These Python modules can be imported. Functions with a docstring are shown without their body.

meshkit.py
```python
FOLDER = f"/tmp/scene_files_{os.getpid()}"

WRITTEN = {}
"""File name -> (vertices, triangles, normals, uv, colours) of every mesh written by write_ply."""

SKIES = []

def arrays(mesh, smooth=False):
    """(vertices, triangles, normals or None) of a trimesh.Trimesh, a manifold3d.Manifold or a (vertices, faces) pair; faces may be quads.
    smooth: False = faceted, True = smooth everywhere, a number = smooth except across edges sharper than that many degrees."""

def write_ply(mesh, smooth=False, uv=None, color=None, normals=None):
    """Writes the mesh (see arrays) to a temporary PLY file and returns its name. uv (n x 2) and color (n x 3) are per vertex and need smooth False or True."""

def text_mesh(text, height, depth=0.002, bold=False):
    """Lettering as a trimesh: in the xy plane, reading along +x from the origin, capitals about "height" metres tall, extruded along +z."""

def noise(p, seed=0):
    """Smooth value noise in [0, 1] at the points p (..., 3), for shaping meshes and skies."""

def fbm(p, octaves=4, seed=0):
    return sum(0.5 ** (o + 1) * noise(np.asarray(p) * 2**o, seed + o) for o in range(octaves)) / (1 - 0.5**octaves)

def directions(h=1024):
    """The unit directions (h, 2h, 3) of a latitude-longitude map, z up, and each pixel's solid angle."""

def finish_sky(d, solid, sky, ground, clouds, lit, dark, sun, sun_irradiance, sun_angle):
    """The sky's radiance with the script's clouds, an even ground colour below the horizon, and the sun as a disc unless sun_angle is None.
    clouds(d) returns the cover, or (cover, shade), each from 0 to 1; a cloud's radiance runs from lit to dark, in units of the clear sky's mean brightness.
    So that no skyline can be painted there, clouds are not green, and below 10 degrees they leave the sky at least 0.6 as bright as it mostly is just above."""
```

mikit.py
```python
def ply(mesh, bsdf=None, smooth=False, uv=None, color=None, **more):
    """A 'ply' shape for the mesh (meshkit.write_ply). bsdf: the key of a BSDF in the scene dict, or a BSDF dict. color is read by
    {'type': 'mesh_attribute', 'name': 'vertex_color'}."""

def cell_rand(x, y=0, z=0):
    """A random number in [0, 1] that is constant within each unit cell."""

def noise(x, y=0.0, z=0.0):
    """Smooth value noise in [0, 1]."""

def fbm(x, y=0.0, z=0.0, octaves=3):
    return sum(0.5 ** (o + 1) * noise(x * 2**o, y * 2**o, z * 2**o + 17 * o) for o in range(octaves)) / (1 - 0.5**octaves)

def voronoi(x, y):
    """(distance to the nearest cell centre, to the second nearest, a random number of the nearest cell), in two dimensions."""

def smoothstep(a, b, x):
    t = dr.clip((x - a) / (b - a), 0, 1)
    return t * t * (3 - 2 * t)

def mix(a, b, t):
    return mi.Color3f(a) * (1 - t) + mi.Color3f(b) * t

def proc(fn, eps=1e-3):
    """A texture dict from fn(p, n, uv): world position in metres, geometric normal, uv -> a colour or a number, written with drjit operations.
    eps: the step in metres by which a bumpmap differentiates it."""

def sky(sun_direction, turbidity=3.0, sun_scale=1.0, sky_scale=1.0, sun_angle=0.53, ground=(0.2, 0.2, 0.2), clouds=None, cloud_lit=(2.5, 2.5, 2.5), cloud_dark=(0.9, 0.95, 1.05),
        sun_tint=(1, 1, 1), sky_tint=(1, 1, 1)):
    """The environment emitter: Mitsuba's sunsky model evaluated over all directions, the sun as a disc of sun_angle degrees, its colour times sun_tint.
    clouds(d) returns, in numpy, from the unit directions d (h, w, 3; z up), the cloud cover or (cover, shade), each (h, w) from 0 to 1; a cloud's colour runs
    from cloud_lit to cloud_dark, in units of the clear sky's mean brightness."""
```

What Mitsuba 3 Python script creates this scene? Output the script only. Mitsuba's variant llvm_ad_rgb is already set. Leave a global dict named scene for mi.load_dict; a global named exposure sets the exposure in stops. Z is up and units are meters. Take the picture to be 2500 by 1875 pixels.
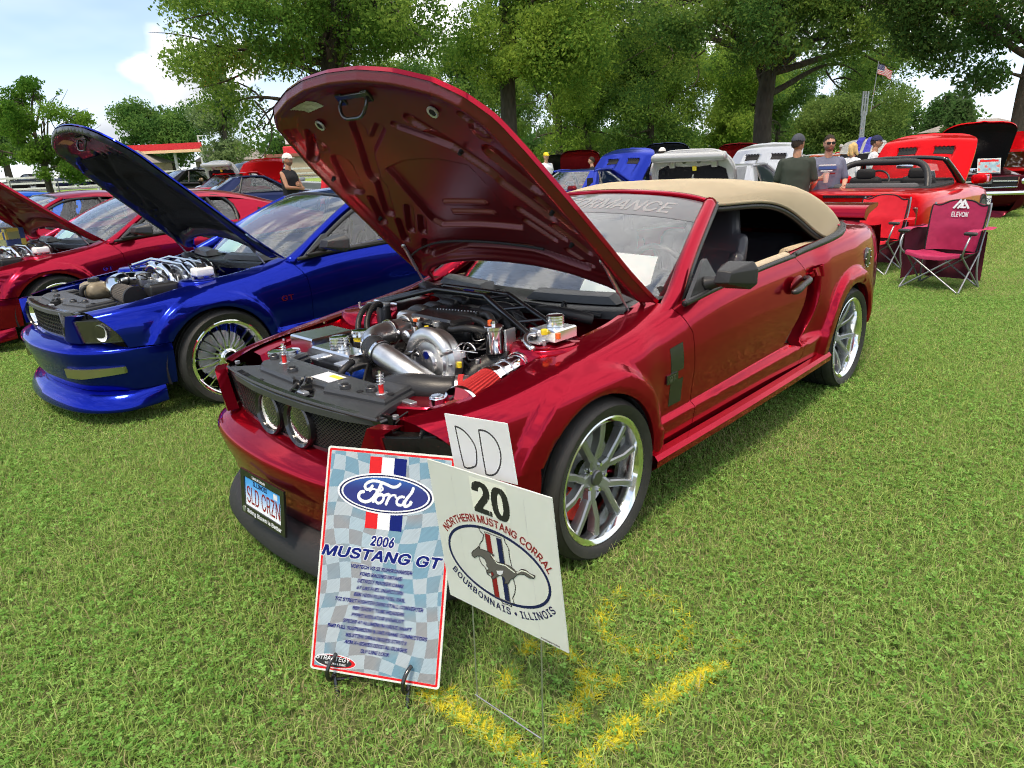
import math, random, numpy as np, trimesh, manifold3d, shapely, mitsuba as mi, drjit as dr, mikit, meshkit
from shapely.geometry import Polygon, LineString, Point, MultiPolygon, box as sbox
from shapely import affinity
from scipy.spatial import Delaunay
from scipy.interpolate import PchipInterpolator, CubicSpline
T = mi.ScalarTransform4f
A = np.array
scene, labels, place, used = {}, {}, {}, {}
rng = np.random.default_rng(7)

# ------------------------------------------------------------------ camera, sky, exposure
CAM_H = 1.576
FW = A([0.0, 0.95072, -0.31005]); UP = A([0.04719, 0.30970, 0.94966])
scene['camera'] = {'type': 'perspective', 'fov': 2 * math.degrees(math.atan(1250 / 1690)), 'fov_axis': 'x', 'near_clip': 0.05, 'far_clip': 2000.0,
                   'to_world': T().look_at(origin=[0, 0, CAM_H], target=(A([0, 0, CAM_H]) + FW).tolist(), up=UP.tolist())}
exposure = 2.45
SUN = A([-0.28, -0.55, 1.25])

def _blob(d, az, el, r, sx=1.0):
    """distance-like field of a cloud puff at azimuth az (from +y towards +x) and elevation el, in degrees"""
    a = np.degrees(np.arctan2(d[..., 0], d[..., 1])); e = np.degrees(np.arcsin(np.clip(d[..., 2], -1, 1)))
    da = (a - az + 180) % 360 - 180
    return 1 - np.sqrt((da * np.cos(np.radians(e)) / sx) ** 2 + (e - el) ** 2) / r

def clouds(d):
    n = meshkit.fbm(d * 9, 5, 3); n2 = meshkit.fbm(d * A([26, 26, 34.0]), 4, 9)
    puffs = [(-23.2, 7.6, 2.3, 1.1), (-24.9, 7.0, 1.7, 1.0), (-21.6, 7.8, 2.2, 1.1), (-20.0, 6.8, 3.0, 1.2), (-23.2, 5.6, 2.6, 1.2), (-21.5, 4.6, 3.0, 1.5), (-27.4, 3.2, 1.7, 1.3), (-26.0, 2.4, 2.0, 1.8), (-29.0, 2.3, 1.3, 1.6), (-34.2, 4.8, 1.0, 1.3), (-47, 5, 3.4, 1.8)]
    c = np.full(d.shape[:2], -9.0); low = np.zeros(d.shape[:2])
    for az, el, r, sx in puffs:
        b = _blob(d, az, el, r, sx); c = np.maximum(c, b)
    puff = np.clip((c + 1.5 * (n2 - 0.52)) * 1.9, 0, 1)
    e = np.degrees(np.arcsin(np.clip(d[..., 2], -1, 1))); a = np.degrees(np.arctan2(d[..., 0], d[..., 1]))
    right = np.clip((a + 14) / 10, 0, 1) * np.clip((130 - a) / 20, 0, 1)
    n3 = meshkit.fbm(d * A([5, 5, 11.0]), 5, 21)
    general = np.clip((n3 - 0.40) * 4.5 + 1.2 * right * np.clip(e / 4, 0, 1), 0, 1) * np.clip((e - 2) / 6, 0, 1) * (1 - np.clip((a + 75) / 15, 0, 1) * np.clip((-12 - a) / 8, 0, 1) * np.clip((34 - e) / 10, 0, 1))
    haze = np.maximum(np.clip(1 - e / 11, 0, 1) * 0.75, 0.30 * meshkit.fbm(d * A([14, 14, 30.0]), 3, 31) + .08)
    cover = np.maximum(np.maximum(puff, general), haze)
    shade = np.clip(0.42 + 1.8 * (n2 - 0.5) - 0.20 * (e - 6), 0, 1) * puff + np.clip((n3 - 0.55) * 3, 0, .8) * (1 - puff)
    return cover, shade

scene['sky_light'] = mikit.sky(SUN, turbidity=3.2, sun_scale=0.50, sky_scale=1.0, sun_angle=14.0, ground=(0.10, 0.13, 0.05), clouds=clouds, cloud_lit=(2.9, 2.9, 2.9), cloud_dark=(1.5, 1.58, 1.72), sky_tint=(0.95, 1.0, 1.08))

# ------------------------------------------------------------------ scene helpers
def num(key):
    n = used.get(key, 0); used[key] = n + 1
    return key if n == 0 else f'{key}_{n:03d}'
def mat(loc=(0, 0, 0), rz=0.0, R=None, s=1.0):
    m = np.eye(4); c, q = math.cos(rz), math.sin(rz)
    m[:3, :3] = (A([[c, -q, 0], [q, c, 0], [0, 0, 1.0]]) if R is None else A(R)) * s; m[:3, 3] = loc
    return m
def tw(m): return T(m.tolist())
def thing(name, label, cat, loc=(0, 0, 0), rz=0.0, group=None, m=None):
    key = num(name); place[key] = mat(loc, rz) if m is None else m
    labels[key] = {'label': label, 'category': cat}
    if group: labels[key]['group'] = group
    return key
CACHE = {}
def part(parent, name, mesh, bsdf, smooth=35, label=None, local=None, cache=None, stuff=False, **kw):
    """one mesh under a thing (or under a part of it)"""
    key = num(parent + '__' + name); root = parent.split('__')[0]
    if cache is not None and cache in CACHE: d = dict(CACHE[cache])
    else:
        d = mikit.ply(mesh() if callable(mesh) else mesh, None, smooth, **kw)
        if cache is not None: CACHE[cache] = dict(d)
    d['bsdf'] = {'type': 'ref', 'id': bsdf}
    m = place[root] if local is None else place[root] @ local
    d['to_world'] = tw(m); scene[key] = d
    if label: labels.setdefault(key, {})['label'] = label
    if stuff: labels.setdefault(key, {})['kind'] = 'stuff'
    return key
def single(name, mesh, bsdf, label, cat, smooth=35, loc=(0, 0, 0), rz=0.0, group=None, m=None, **kw):
    key = num(name); d = mikit.ply(mesh, bsdf, smooth, **kw); d['to_world'] = tw(mat(loc, rz) if m is None else m); scene[key] = d
    labels[key] = {'label': label, 'category': cat}
    if group: labels[key]['group'] = group
    return key
def struct(name, mesh, bsdf, smooth=False, kind='structure', label=None, cat=None, **kw):
    key = num(name); scene[key] = mikit.ply(mesh, bsdf, smooth, **kw); labels[key] = {'kind': kind}
    if label: labels[key]['label'] = label
    if cat: labels[key]['category'] = cat
    return key
def dup(root, loc, rz, label, group=None, m=None, swap=None):
    base = root.rsplit('_', 1)[0] if root[-3:].isdigit() else root
    r = thing(base, label, labels[root]['category'], loc, rz, group or labels[root].get('group'), m)
    for k in [k for k in scene if k.startswith(root + '__')]:
        d = dict(scene[k]); d['to_world'] = tw(place[r] @ np.linalg.inv(place[root]) @ A(T(d['to_world']).matrix, float))
        if swap and d['bsdf']['id'] in swap: d['bsdf'] = {'type': 'ref', 'id': swap[d['bsdf']['id']]}
        scene[r + k[len(root):]] = d
    return r

# ------------------------------------------------------------------ mesh helpers
def cat_(*ms):
    ms = [m for m in ms if m is not None]
    return trimesh.util.concatenate(ms) if len(ms) > 1 else ms[0]
def tm(v, f): return trimesh.Trimesh(A(v, float), A(f, int), process=False)
def mv(m, t=(0, 0, 0), R=None, s=None):
    m = m.copy()
    if s is not None: m.apply_scale(s)
    if R is not None: m.vertices = m.vertices @ A(R, float).T
    m.vertices = m.vertices + A(t, float)
    return m
def rotx(a): c, s = math.cos(a), math.sin(a); return A([[1, 0, 0], [0, c, -s], [0, s, c]])
def roty(a): c, s = math.cos(a), math.sin(a); return A([[c, 0, s], [0, 1, 0], [-s, 0, c]])
def rotz(a): c, s = math.cos(a), math.sin(a); return A([[c, -s, 0], [s, c, 0], [0, 0, 1.0]])
def flipy(m):
    m = m.copy(); m.vertices = m.vertices * A([1, -1, 1]); m.faces = m.faces[:, ::-1]; return m
def box(c, s, b=0.004, R=None):
    """chamfered box, centre c, full sizes s"""
    h = A(s, float) / 2; b = min(b, 0.45 * h.min() * 2 / 2)
    pts = [(sx * (h[0] - (b if k != 0 else 0)), sy * (h[1] - (b if k != 1 else 0)), sz * (h[2] - (b if k != 2 else 0))) for sx in (-1, 1) for sy in (-1, 1) for sz in (-1, 1) for k in range(3)]
    m = trimesh.Trimesh(vertices=A(pts), process=False).convex_hull
    return mv(m, c, R)
def rbox(c, s, r, R=None, n=8):
    h = A(s, float) / 2 - r; ms = manifold3d.Manifold.sphere(r, n)
    m = manifold3d.Manifold.batch_hull([ms.translate((sx * h[0], sy * h[1], sz * h[2])) for sx in (-1, 1) for sy in (-1, 1) for sz in (-1, 1)])
    return mv(m3(m), c, R)
def m3(m):
    q = m.to_mesh(); return trimesh.Trimesh(A(q.vert_properties[:, :3], float), A(q.tri_verts), process=False)
def spl(pts, n, closed=False):
    p = A(pts, float); t = np.r_[0, np.cumsum(np.linalg.norm(np.diff(p, axis=0), axis=1))]
    return CubicSpline(t, p)(np.linspace(0, t[-1], n))
def tube(pts, r, n=10, smooth=0, cap=True):
    """round bar along points; r a number or one per point"""
    p = A(pts, float); rr = np.broadcast_to(A(r, float), (len(p),))
    if smooth:
        t = np.r_[0, np.cumsum(np.linalg.norm(np.diff(p, axis=0), axis=1))]; q = np.linspace(0, t[-1], smooth)
        rr = np.interp(q, t, rr); p = CubicSpline(t, p)(q)
    tan = np.gradient(p, axis=0); tan /= np.maximum(np.linalg.norm(tan, axis=1, keepdims=True), 1e-12)
    u = np.cross(tan[0], [0.0, 0, 1]);
    if np.linalg.norm(u) < 1e-3: u = np.cross(tan[0], [1.0, 0, 0])
    rings = []; a = np.arange(n) * 2 * np.pi / n
    for i in range(len(p)):
        u = u - tan[i] * (u @ tan[i]); u /= np.linalg.norm(u); w = np.cross(tan[i], u)
        rings.append(p[i] + rr[i] * (np.cos(a)[:, None] * u + np.sin(a)[:, None] * w))
    v = np.vstack(rings); f = []
    k = np.arange(n); k2 = (k + 1) % n
    for i in range(len(p) - 1):
        f.append(np.stack([i * n + k, i * n + k2, (i + 1) * n + k2], 1)); f.append(np.stack([i * n + k, (i + 1) * n + k2, (i + 1) * n + k], 1))
    f = np.vstack(f)
    if cap:
        a0, a1 = len(v), len(v) + 1; v = np.vstack([v, p[0], p[-1]]); e = (len(p) - 1) * n
        f = np.vstack([f, np.stack([k2, k, k * 0 + a0], 1), np.stack([e + k, e + k2, k * 0 + a1], 1)])
    return tm(v, f)
def lathe(prof, n=48, axis='y', full=2 * np.pi):
    """revolve (radius, height) pairs; axis y: wheel axle"""
    p = A(prof, float); a = np.linspace(0, full, n, endpoint=full < 6.28); m = len(p)
    c, s = np.cos(a)[:, None], np.sin(a)[:, None]
    if axis == 'y': v = np.stack([c * p[:, 0], np.broadcast_to(p[:, 1], (n, m)), s * p[:, 0]], -1)
    else: v = np.stack([c * p[:, 0], s * p[:, 0], np.broadcast_to(p[:, 1], (n, m))], -1)
    return grid(v, wrap=full > 6.28, flip=axis == 'y')
def grid(v, wrap=False, flip=False, wrap2=False):
    v = A(v, float); n, m = v.shape[:2]; i, j = np.meshgrid(np.arange(n if wrap else n - 1), np.arange(m if wrap2 else m - 1), indexing='ij')
    i, j = i.ravel(), j.ravel(); i2, j2 = (i + 1) % n, (j + 1) % m
    q = np.stack([i * m + j, i2 * m + j, i2 * m + j2, i * m + j2], 1)
    f = np.vstack([q[:, [0, 1, 2]], q[:, [0, 2, 3]]])
    if flip: f = f[:, ::-1]
    return tm(v.reshape(-1, 3), f)
def loft(rows, n, m, flip=False):
    """rows: list of curves (each a list of 3D points); cubic through the rows and along them"""
    r = A([spl(c, m) for c in rows]); t = np.linspace(0, 1, len(r))
    d = np.r_[0, np.cumsum(np.linalg.norm(np.diff(r[:, m // 2], axis=0), axis=1))]; d /= d[-1]
    return grid(PchipInterpolator(d, r, axis=0)(np.linspace(0, 1, n)), flip=flip)
def dens(ring, ds):
    l = LineString(ring); n = max(int(l.length / ds), 8); out = []
    pts = A(ring, float)
    for a, b in zip(pts[:-1], pts[1:]):
        k = max(int(np.ceil(np.linalg.norm(b - a) / ds)), 1); out.append(a + (b - a) * (np.arange(k) / k)[:, None])
    return np.vstack(out)
def tri2(poly, ds, extra=None):
    """triangulates a shapely polygon with a near-regular grid inside it"""
    poly = shapely.geometry.polygon.orient(poly); rings = [dens(A(poly.exterior.coords), ds)] + [dens(A(h.coords), ds) for h in poly.interiors]
    x0, y0, x1, y1 = poly.bounds
    gx, gy = np.meshgrid(np.arange(x0, x1, ds), np.arange(y0, y1, ds * 0.87)); gx = gx + (np.arange(len(gx)) % 2)[:, None] * ds * 0.5
    g = np.stack([gx.ravel(), gy.ravel()], 1); inner = poly.buffer(-0.55 * ds); g = g[shapely.contains_xy(inner, g[:, 0], g[:, 1])]
    pts = [*rings]
    if extra is not None and len(extra):
        e = A(extra); e = e[shapely.contains_xy(poly.buffer(-0.2 * ds), e[:, 0], e[:, 1])]
        if len(e) and len(g): 
            from scipy.spatial import cKDTree
            g = g[cKDTree(e).query(g)[0] > 0.5 * ds]
        pts.append(e)
    p = np.vstack(pts + [g]); t = Delaunay(p).simplices
    c = p[t].mean(1); t = t[shapely.contains_xy(poly.buffer(1e-6), c[:, 0], c[:, 1])]
    a = p[t]; e1, e2 = a[:, 1] - a[:, 0], a[:, 2] - a[:, 0]; area = e1[:, 0] * e2[:, 1] - e1[:, 1] * e2[:, 0]; t = t[np.abs(area) > 1e-10]; area = area[np.abs(area) > 1e-10]
    t[area < 0] = t[area < 0][:, ::-1]
    return p, t, [len(r) for r in rings]
def panel(poly, fn, ds, flange=None, extra=None, flip=False):
    """skin over poly mapped by fn (n,2)->(n,3); flange: vector or length pushing the rim back so that panel gaps are real"""
    p, t, rn = tri2(poly, ds, extra); v = A(fn(p), float); f = t[:, ::-1] if flip else t
    ms = [tm(v, f)]
    if flange is not None:
        at = 0
        for n in rn:
            r = v[at:at + n]; at += n; b = r + A(flange, float)
            k = np.arange(n); k2 = (k + 1) % n; q = np.vstack([np.stack([k, k + n, k2 + n], 1), np.stack([k, k2 + n, k2], 1)])
            ms.append(tm(np.vstack([r, b]), q if flip else q[:, ::-1] if False else q))
    return cat_(*ms)
def ext(poly, h, engine='earcut'):
    gs = getattr(poly, 'geoms', [poly])
    return cat_(*[trimesh.creation.extrude_polygon(g, h, engine=engine) for g in gs if g.area > 1e-9])
def plate(poly, thick, origin, ex, ey):
    """flat sheet: shapely polygon in the plane of ex, ey; front face on the plane, body behind it"""
    m = ext(poly, thick); ex, ey = A(ex, float), A(ey, float); n = np.cross(ex, ey)
    return mv(m, A(origin) - n * thick, np.stack([ex, ey, n], 1))
def onplane(m, origin, ex, ey, off=0.0):
    ex, ey = A(ex, float), A(ey, float); n = np.cross(ex, ey); return mv(m, A(origin) + n * off, np.stack([ex, ey, n], 1))
def caps(pts, radii, refine=0.02, smooth=6, extra=()):
    """chains of hulled spheres joined into one smooth body"""
    S = manifold3d.Manifold.sphere; out = []
    for a, b, ra, rb in pts:
        out.append(manifold3d.Manifold.batch_hull([S(ra, 12).translate(tuple(map(float, a))), S(rb, 12).translate(tuple(map(float, b)))]))
    out += list(extra)
    m = manifold3d.Manifold.batch_boolean(out, manifold3d.OpType.Add).refine_to_length(refine); m = m3(m); m.merge_vertices()
    if smooth: trimesh.smoothing.filter_taubin(m, lamb=0.5, nu=0.52, iterations=smooth)
    return m
def outline(pts): return Polygon(pts)
def text(s, h, shear=0.0, bold=False, depth=0.0004, center=True, sx=1.0, fit=None):
    m = meshkit.text_mesh(s, h, depth, bold); v = m.vertices.copy(); v[:, 0] = v[:, 0] * sx + shear * v[:, 1]
    if fit: v[:, 0] *= fit / np.ptp(v[:, 0])
    if center: v[:, 0] -= (v[:, 0].min() + v[:, 0].max()) / 2
    m.vertices = v; return m
def stroke(lines, w):
    return shapely.union_all([LineString(l).buffer(w / 2, cap_style='round') for l in lines])
def curve2(pts, n=24): 
    p = spl([(*q, 0) for q in pts], n); return p[:, :2]
# ------------------------------------------------------------------ materials
def mt(key, d): scene[key] = {'type': 'twosided', 'bsdf': d}; return key
def rgb(c): return {'type': 'rgb', 'value': list(map(float, c))}
def tex(c): return c if isinstance(c, dict) else rgb(c)
def pr(key, color, rough=0.5, metal=0.0, spec=0.5, cc=0.0, ccg=0.9, sheen=0.0, bump=None):
    d = {'type': 'principled', 'base_color': tex(color), 'roughness': rough, 'metallic': metal, 'specular': spec, 'clearcoat': cc, 'clearcoat_gloss': ccg, 'sheen': sheen}
    if bump: d = {'type': 'bumpmap', 'arbitrary': bump[0], 'scale': bump[1], 'bsdf': d}
    return mt(key, d)
def paint(key, base, flake, ior=1.5, w=0.30, rough=0.24, coat=0.20):
    """metallic car paint: tinted body and flake under a glossy clear coat"""
    body = {'type': 'blendbsdf', 'weight': w, 'first': {'type': 'plastic', 'diffuse_reflectance': tex(base), 'int_ior': ior, 'nonlinear': True}, 'second': {'type': 'principled', 'base_color': tex(flake), 'metallic': 0.95, 'roughness': rough}}
    return mt(key, {'type': 'blendbsdf', 'weight': coat, 'first': body, 'second': {'type': 'conductor', 'material': 'none'}})
def mod(c, amt, sc, c2=None, oct=3):
    """colour with soft variation"""
    c = list(c); c2 = list(c2) if c2 is not None else [x * (1 - amt) for x in c]
    def fn(p, n, uv): return mikit.mix(c, c2, mikit.smoothstep(0.3, 0.7, mikit.fbm(p.x * sc, p.y * sc, p.z * sc, oct)))
    return mikit.proc(fn)
paint('red_paint', (0.185, 0.0025, 0.011), (0.50, 0.012, 0.040))
paint('blue_paint', (0.004, 0.010, 0.185), (0.010, 0.028, 0.44))
paint('maroon_paint', (0.20, 0.004, 0.016), (0.50, 0.014, 0.05))
paint('bright_red_paint', (0.58, 0.006, 0.012), (0.70, 0.008, 0.014), w=0.25, coat=.08)
paint('azure_paint', (0.004, 0.08, 0.50), (0.01, 0.15, 0.65))
paint('navy_paint', (0.010, 0.014, 0.045), (0.03, 0.04, 0.11))
paint('sonic_paint', (0.012, 0.03, 0.33), (0.04, 0.07, 0.50))
paint('silver_paint', (0.50, 0.52, 0.55), (0.62, 0.64, 0.68))
paint('white_paint', (0.56, 0.57, 0.57), (0.6, 0.6, 0.6), w=0.1, coat=.06)
paint('cream_paint', (0.70, 0.66, 0.52), (0.7, 0.66, 0.5), w=0.1, coat=.06)
paint('wine_paint', (0.055, 0.006, 0.014), (0.10, 0.01, 0.02), w=.4, coat=.06)
paint('black_paint', (0.006, 0.006, 0.007), (0.02, 0.02, 0.022), w=0.2)
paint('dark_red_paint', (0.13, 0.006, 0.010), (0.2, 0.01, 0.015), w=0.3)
paint('orange_paint', (0.55, 0.10, 0.03), (0.6, 0.15, 0.05), w=0.2)
paint('tan_paint', (0.38, 0.27, 0.18), (0.4, 0.3, 0.2), w=0.2)
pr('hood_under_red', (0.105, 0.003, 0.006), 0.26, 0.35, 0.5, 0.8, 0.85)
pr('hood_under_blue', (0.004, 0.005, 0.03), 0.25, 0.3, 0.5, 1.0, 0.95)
def _felt(p, n, uv): return mikit.mix((0.008, 0.008, 0.010), (0.022, 0.022, 0.024), mikit.noise(p.x * 300, p.y * 300, p.z * 300))
pr('felt', mikit.proc(_felt), 0.95, 0, 0.1)
pr('black_plastic', (0.018, 0.018, 0.019), 0.42, 0, 0.45)
pr('satin_plastic', mod((0.030, 0.031, 0.033), 0.15, 40), 0.38, 0, 0.5)
pr('gloss_black', (0.008, 0.008, 0.009), 0.12, 0, 0.6, 1.0, 0.95)
pr('grey_plastic', mod((0.055, 0.058, 0.062), 0.12, 50), 0.50, 0, 0.5)
pr('cover_plastic', mod((0.032, 0.034, 0.037), 0.04, 60), 0.40, 0, 0.5)
pr('textured_plastic', (0.020, 0.0205, 0.022), 0.62, 0, 0.35, bump=(mikit.proc(lambda p, n, uv: mikit.noise(p.x * 900, p.y * 900, p.z * 900), 5e-4), 0.0004))
def _tread(p, n, uv): return mikit.mix((0.016, 0.016, 0.016), (0.028, 0.027, 0.025), mikit.fbm(p.x * 25, p.y * 25, p.z * 25))
pr('tyre', mikit.proc(_tread), 0.55, 0, 0.4)
pr('wheel_silver', (0.40, 0.41, 0.42), 0.28, 0.75, 0.5, 0.5)
pr('wheel_grey', (0.33, 0.335, 0.345), 0.32, 0.8, 0.5, 0.4)
pr('polished', (0.88, 0.88, 0.87), 0.07, 1.0)
pr('chrome', (0.90, 0.90, 0.90), 0.03, 1.0)
pr('cast_alloy', mod((0.74, 0.745, 0.75), 0.16, 30), 0.36, 1.0)
pr('brushed', (0.82, 0.82, 0.83), 0.27, 1.0)
pr('tank_alloy', (0.88, 0.88, 0.89), 0.20, 1.0)
pr('steel_dark', (0.16, 0.16, 0.17), 0.35, 0.9)
pr('zinc', (0.50, 0.51, 0.53), 0.38, 0.9)
pr('brake_red', (0.55, 0.015, 0.01), 0.3, 0, 0.5, 0.8)
pr('hose', (0.014, 0.014, 0.015), 0.5, 0, 0.4)
pr('silicone_blue', (0.01, 0.06, 0.42), 0.35, 0, 0.5)
pr('filter_red', (0.42, 0.03, 0.03), 0.75, 0, 0.2)
pr('filter_grey', (0.10, 0.09, 0.08), 0.75, 0, 0.2)
pr('yellow_plastic', (0.70, 0.52, 0.02), 0.4)
pr('orange_plastic', (0.75, 0.12, 0.02), 0.4)
pr('red_plastic', (0.6, 0.02, 0.02), 0.35)
pr('white_plastic', (0.72, 0.72, 0.70), 0.4)
pr('murky_plastic', mod((0.24, 0.20, 0.13), 0.45, 14), 0.45)
def _canvas(p, n, uv):
    w = 0.5 + 0.25 * dr.sin(p.x * 2400) + 0.25 * dr.sin(p.y * 2400)
    return mikit.mix((0.255, 0.212, 0.142), (0.305, 0.258, 0.178), mikit.fbm(p.x * 5, p.y * 5, p.z * 5) * 0.8 + 0.2 * w)
pr('soft_top_canvas', mikit.proc(_canvas), 0.9, 0, 0.15, sheen=0.3)
pr('tan_vinyl', mod((0.45, 0.36, 0.24), 0.12, 20), 0.5)
pr('tan_dark', (0.16, 0.125, 0.08), 0.8)
pr('leather', (0.042, 0.042, 0.050), 0.30, 0, 0.5)
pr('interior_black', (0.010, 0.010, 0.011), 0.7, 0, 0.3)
pr('grey_cloth', (0.07, 0.07, 0.075), 0.8, 0, 0.3)
pr('paper', (0.58, 0.59, 0.61), 0.75)
pr('sign_white', mod((0.56, 0.59, 0.55), 0.06, 3), 0.42, 0, 0.4)
pr('ink_black', (0.012, 0.012, 0.013), 0.6)
pr('marker', (0.035, 0.035, 0.04), 0.6)
pr('ink_blue', (0.003, 0.010, 0.125), 0.5, 0, 0.15)
pr('ink_navy', (0.009, 0.014, 0.060), 0.5, 0, 0.2)
pr('ink_red', (0.55, 0.012, 0.016), 0.5, 0, 0.2)
pr('ink_maroon', (0.20, 0.012, 0.012), 0.5, 0, 0.2)
pr('ink_white', (0.60, 0.62, 0.65), 0.4)
pr('ink_grey', (0.09, 0.085, 0.08), 0.5)
pr('ink_yellow', (0.75, 0.60, 0.04), 0.5)
pr('lens_dark', (0.006, 0.007, 0.006), 0.06, 0, 0.7, 1.0, 0.98)
pr('lens_red', (0.10, 0.004, 0.006), 0.08, 0, 0.6, 1.0, 0.98)
pr('reflector', (0.95, 0.95, 0.95), 0.38, 0.45, bump=(mikit.proc(lambda p, n, uv: 0.5 + 0.5 * dr.sin(uv.x * 90), 1e-3), 0.004))
scene['glass'] = {'type': 'thindielectric', 'int_ior': 2.1, 'specular_transmittance': {'type': 'rgb', 'value': [0.80, 0.86, 0.82]}}
scene['clear_lens'] = {'type': 'thindielectric', 'int_ior': 1.5}
scene['tint_glass'] = {'type': 'thindielectric', 'int_ior': 1.6, 'specular_transmittance': {'type': 'rgb', 'value': [0.22, 0.25, 0.27]}}
mt('strip_tint', {'type': 'plastic', 'diffuse_reflectance': rgb((0.10, 0.105, 0.115)), 'int_ior': 1.6})
def _ps(p, n, uv): return mikit.mix((0.72, 0.76, 0.80), (0.06, 0.30, 0.68), mikit.smoothstep(0.30, 0.41, p.z + 0.03 * mikit.fbm(p.x * 40, p.y * 40, p.z * 10)))
pr('plate_blue_sky', mikit.proc(_ps), 0.4)
pr('label_paper', mod((0.42, 0.46, 0.36), 0.35, 60), 0.6)
pr('decal_black', (0.012, 0.014, 0.012), 0.30, 0, 0.5, 0.5)
pr('strip_letters', (0.20, 0.205, 0.21), 0.5)
pr('grass_tint_lens', (0.34, 0.34, 0.20), 0.10, 0.9, 0.6, 1.0)  # yellow-green reflection of the grass put into the lens colour
pr('paper_green', (0.42, 0.62, 0.55), 0.75)
pr('orange_label', (0.45, 0.20, 0.12), 0.6)
def _cy(p, n, uv):
    k = mikit.cell_rand(p.x * 9, p.y * 9, p.z * 13)
    return mikit.mix(mikit.mix((0.55, 0.40, 0.06), (0.30, 0.30, 0.12), dr.select(k > 0.6, 1.0, 0.0)), (0.03, 0.05, 0.16), dr.select(k < 0.28, 1.0, 0.0))
pr('carton_yellow', mikit.proc(_cy), 0.55)
pr('pin_ring_zinc', (0.42, 0.43, 0.38), 0.4, 0.6)
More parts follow.
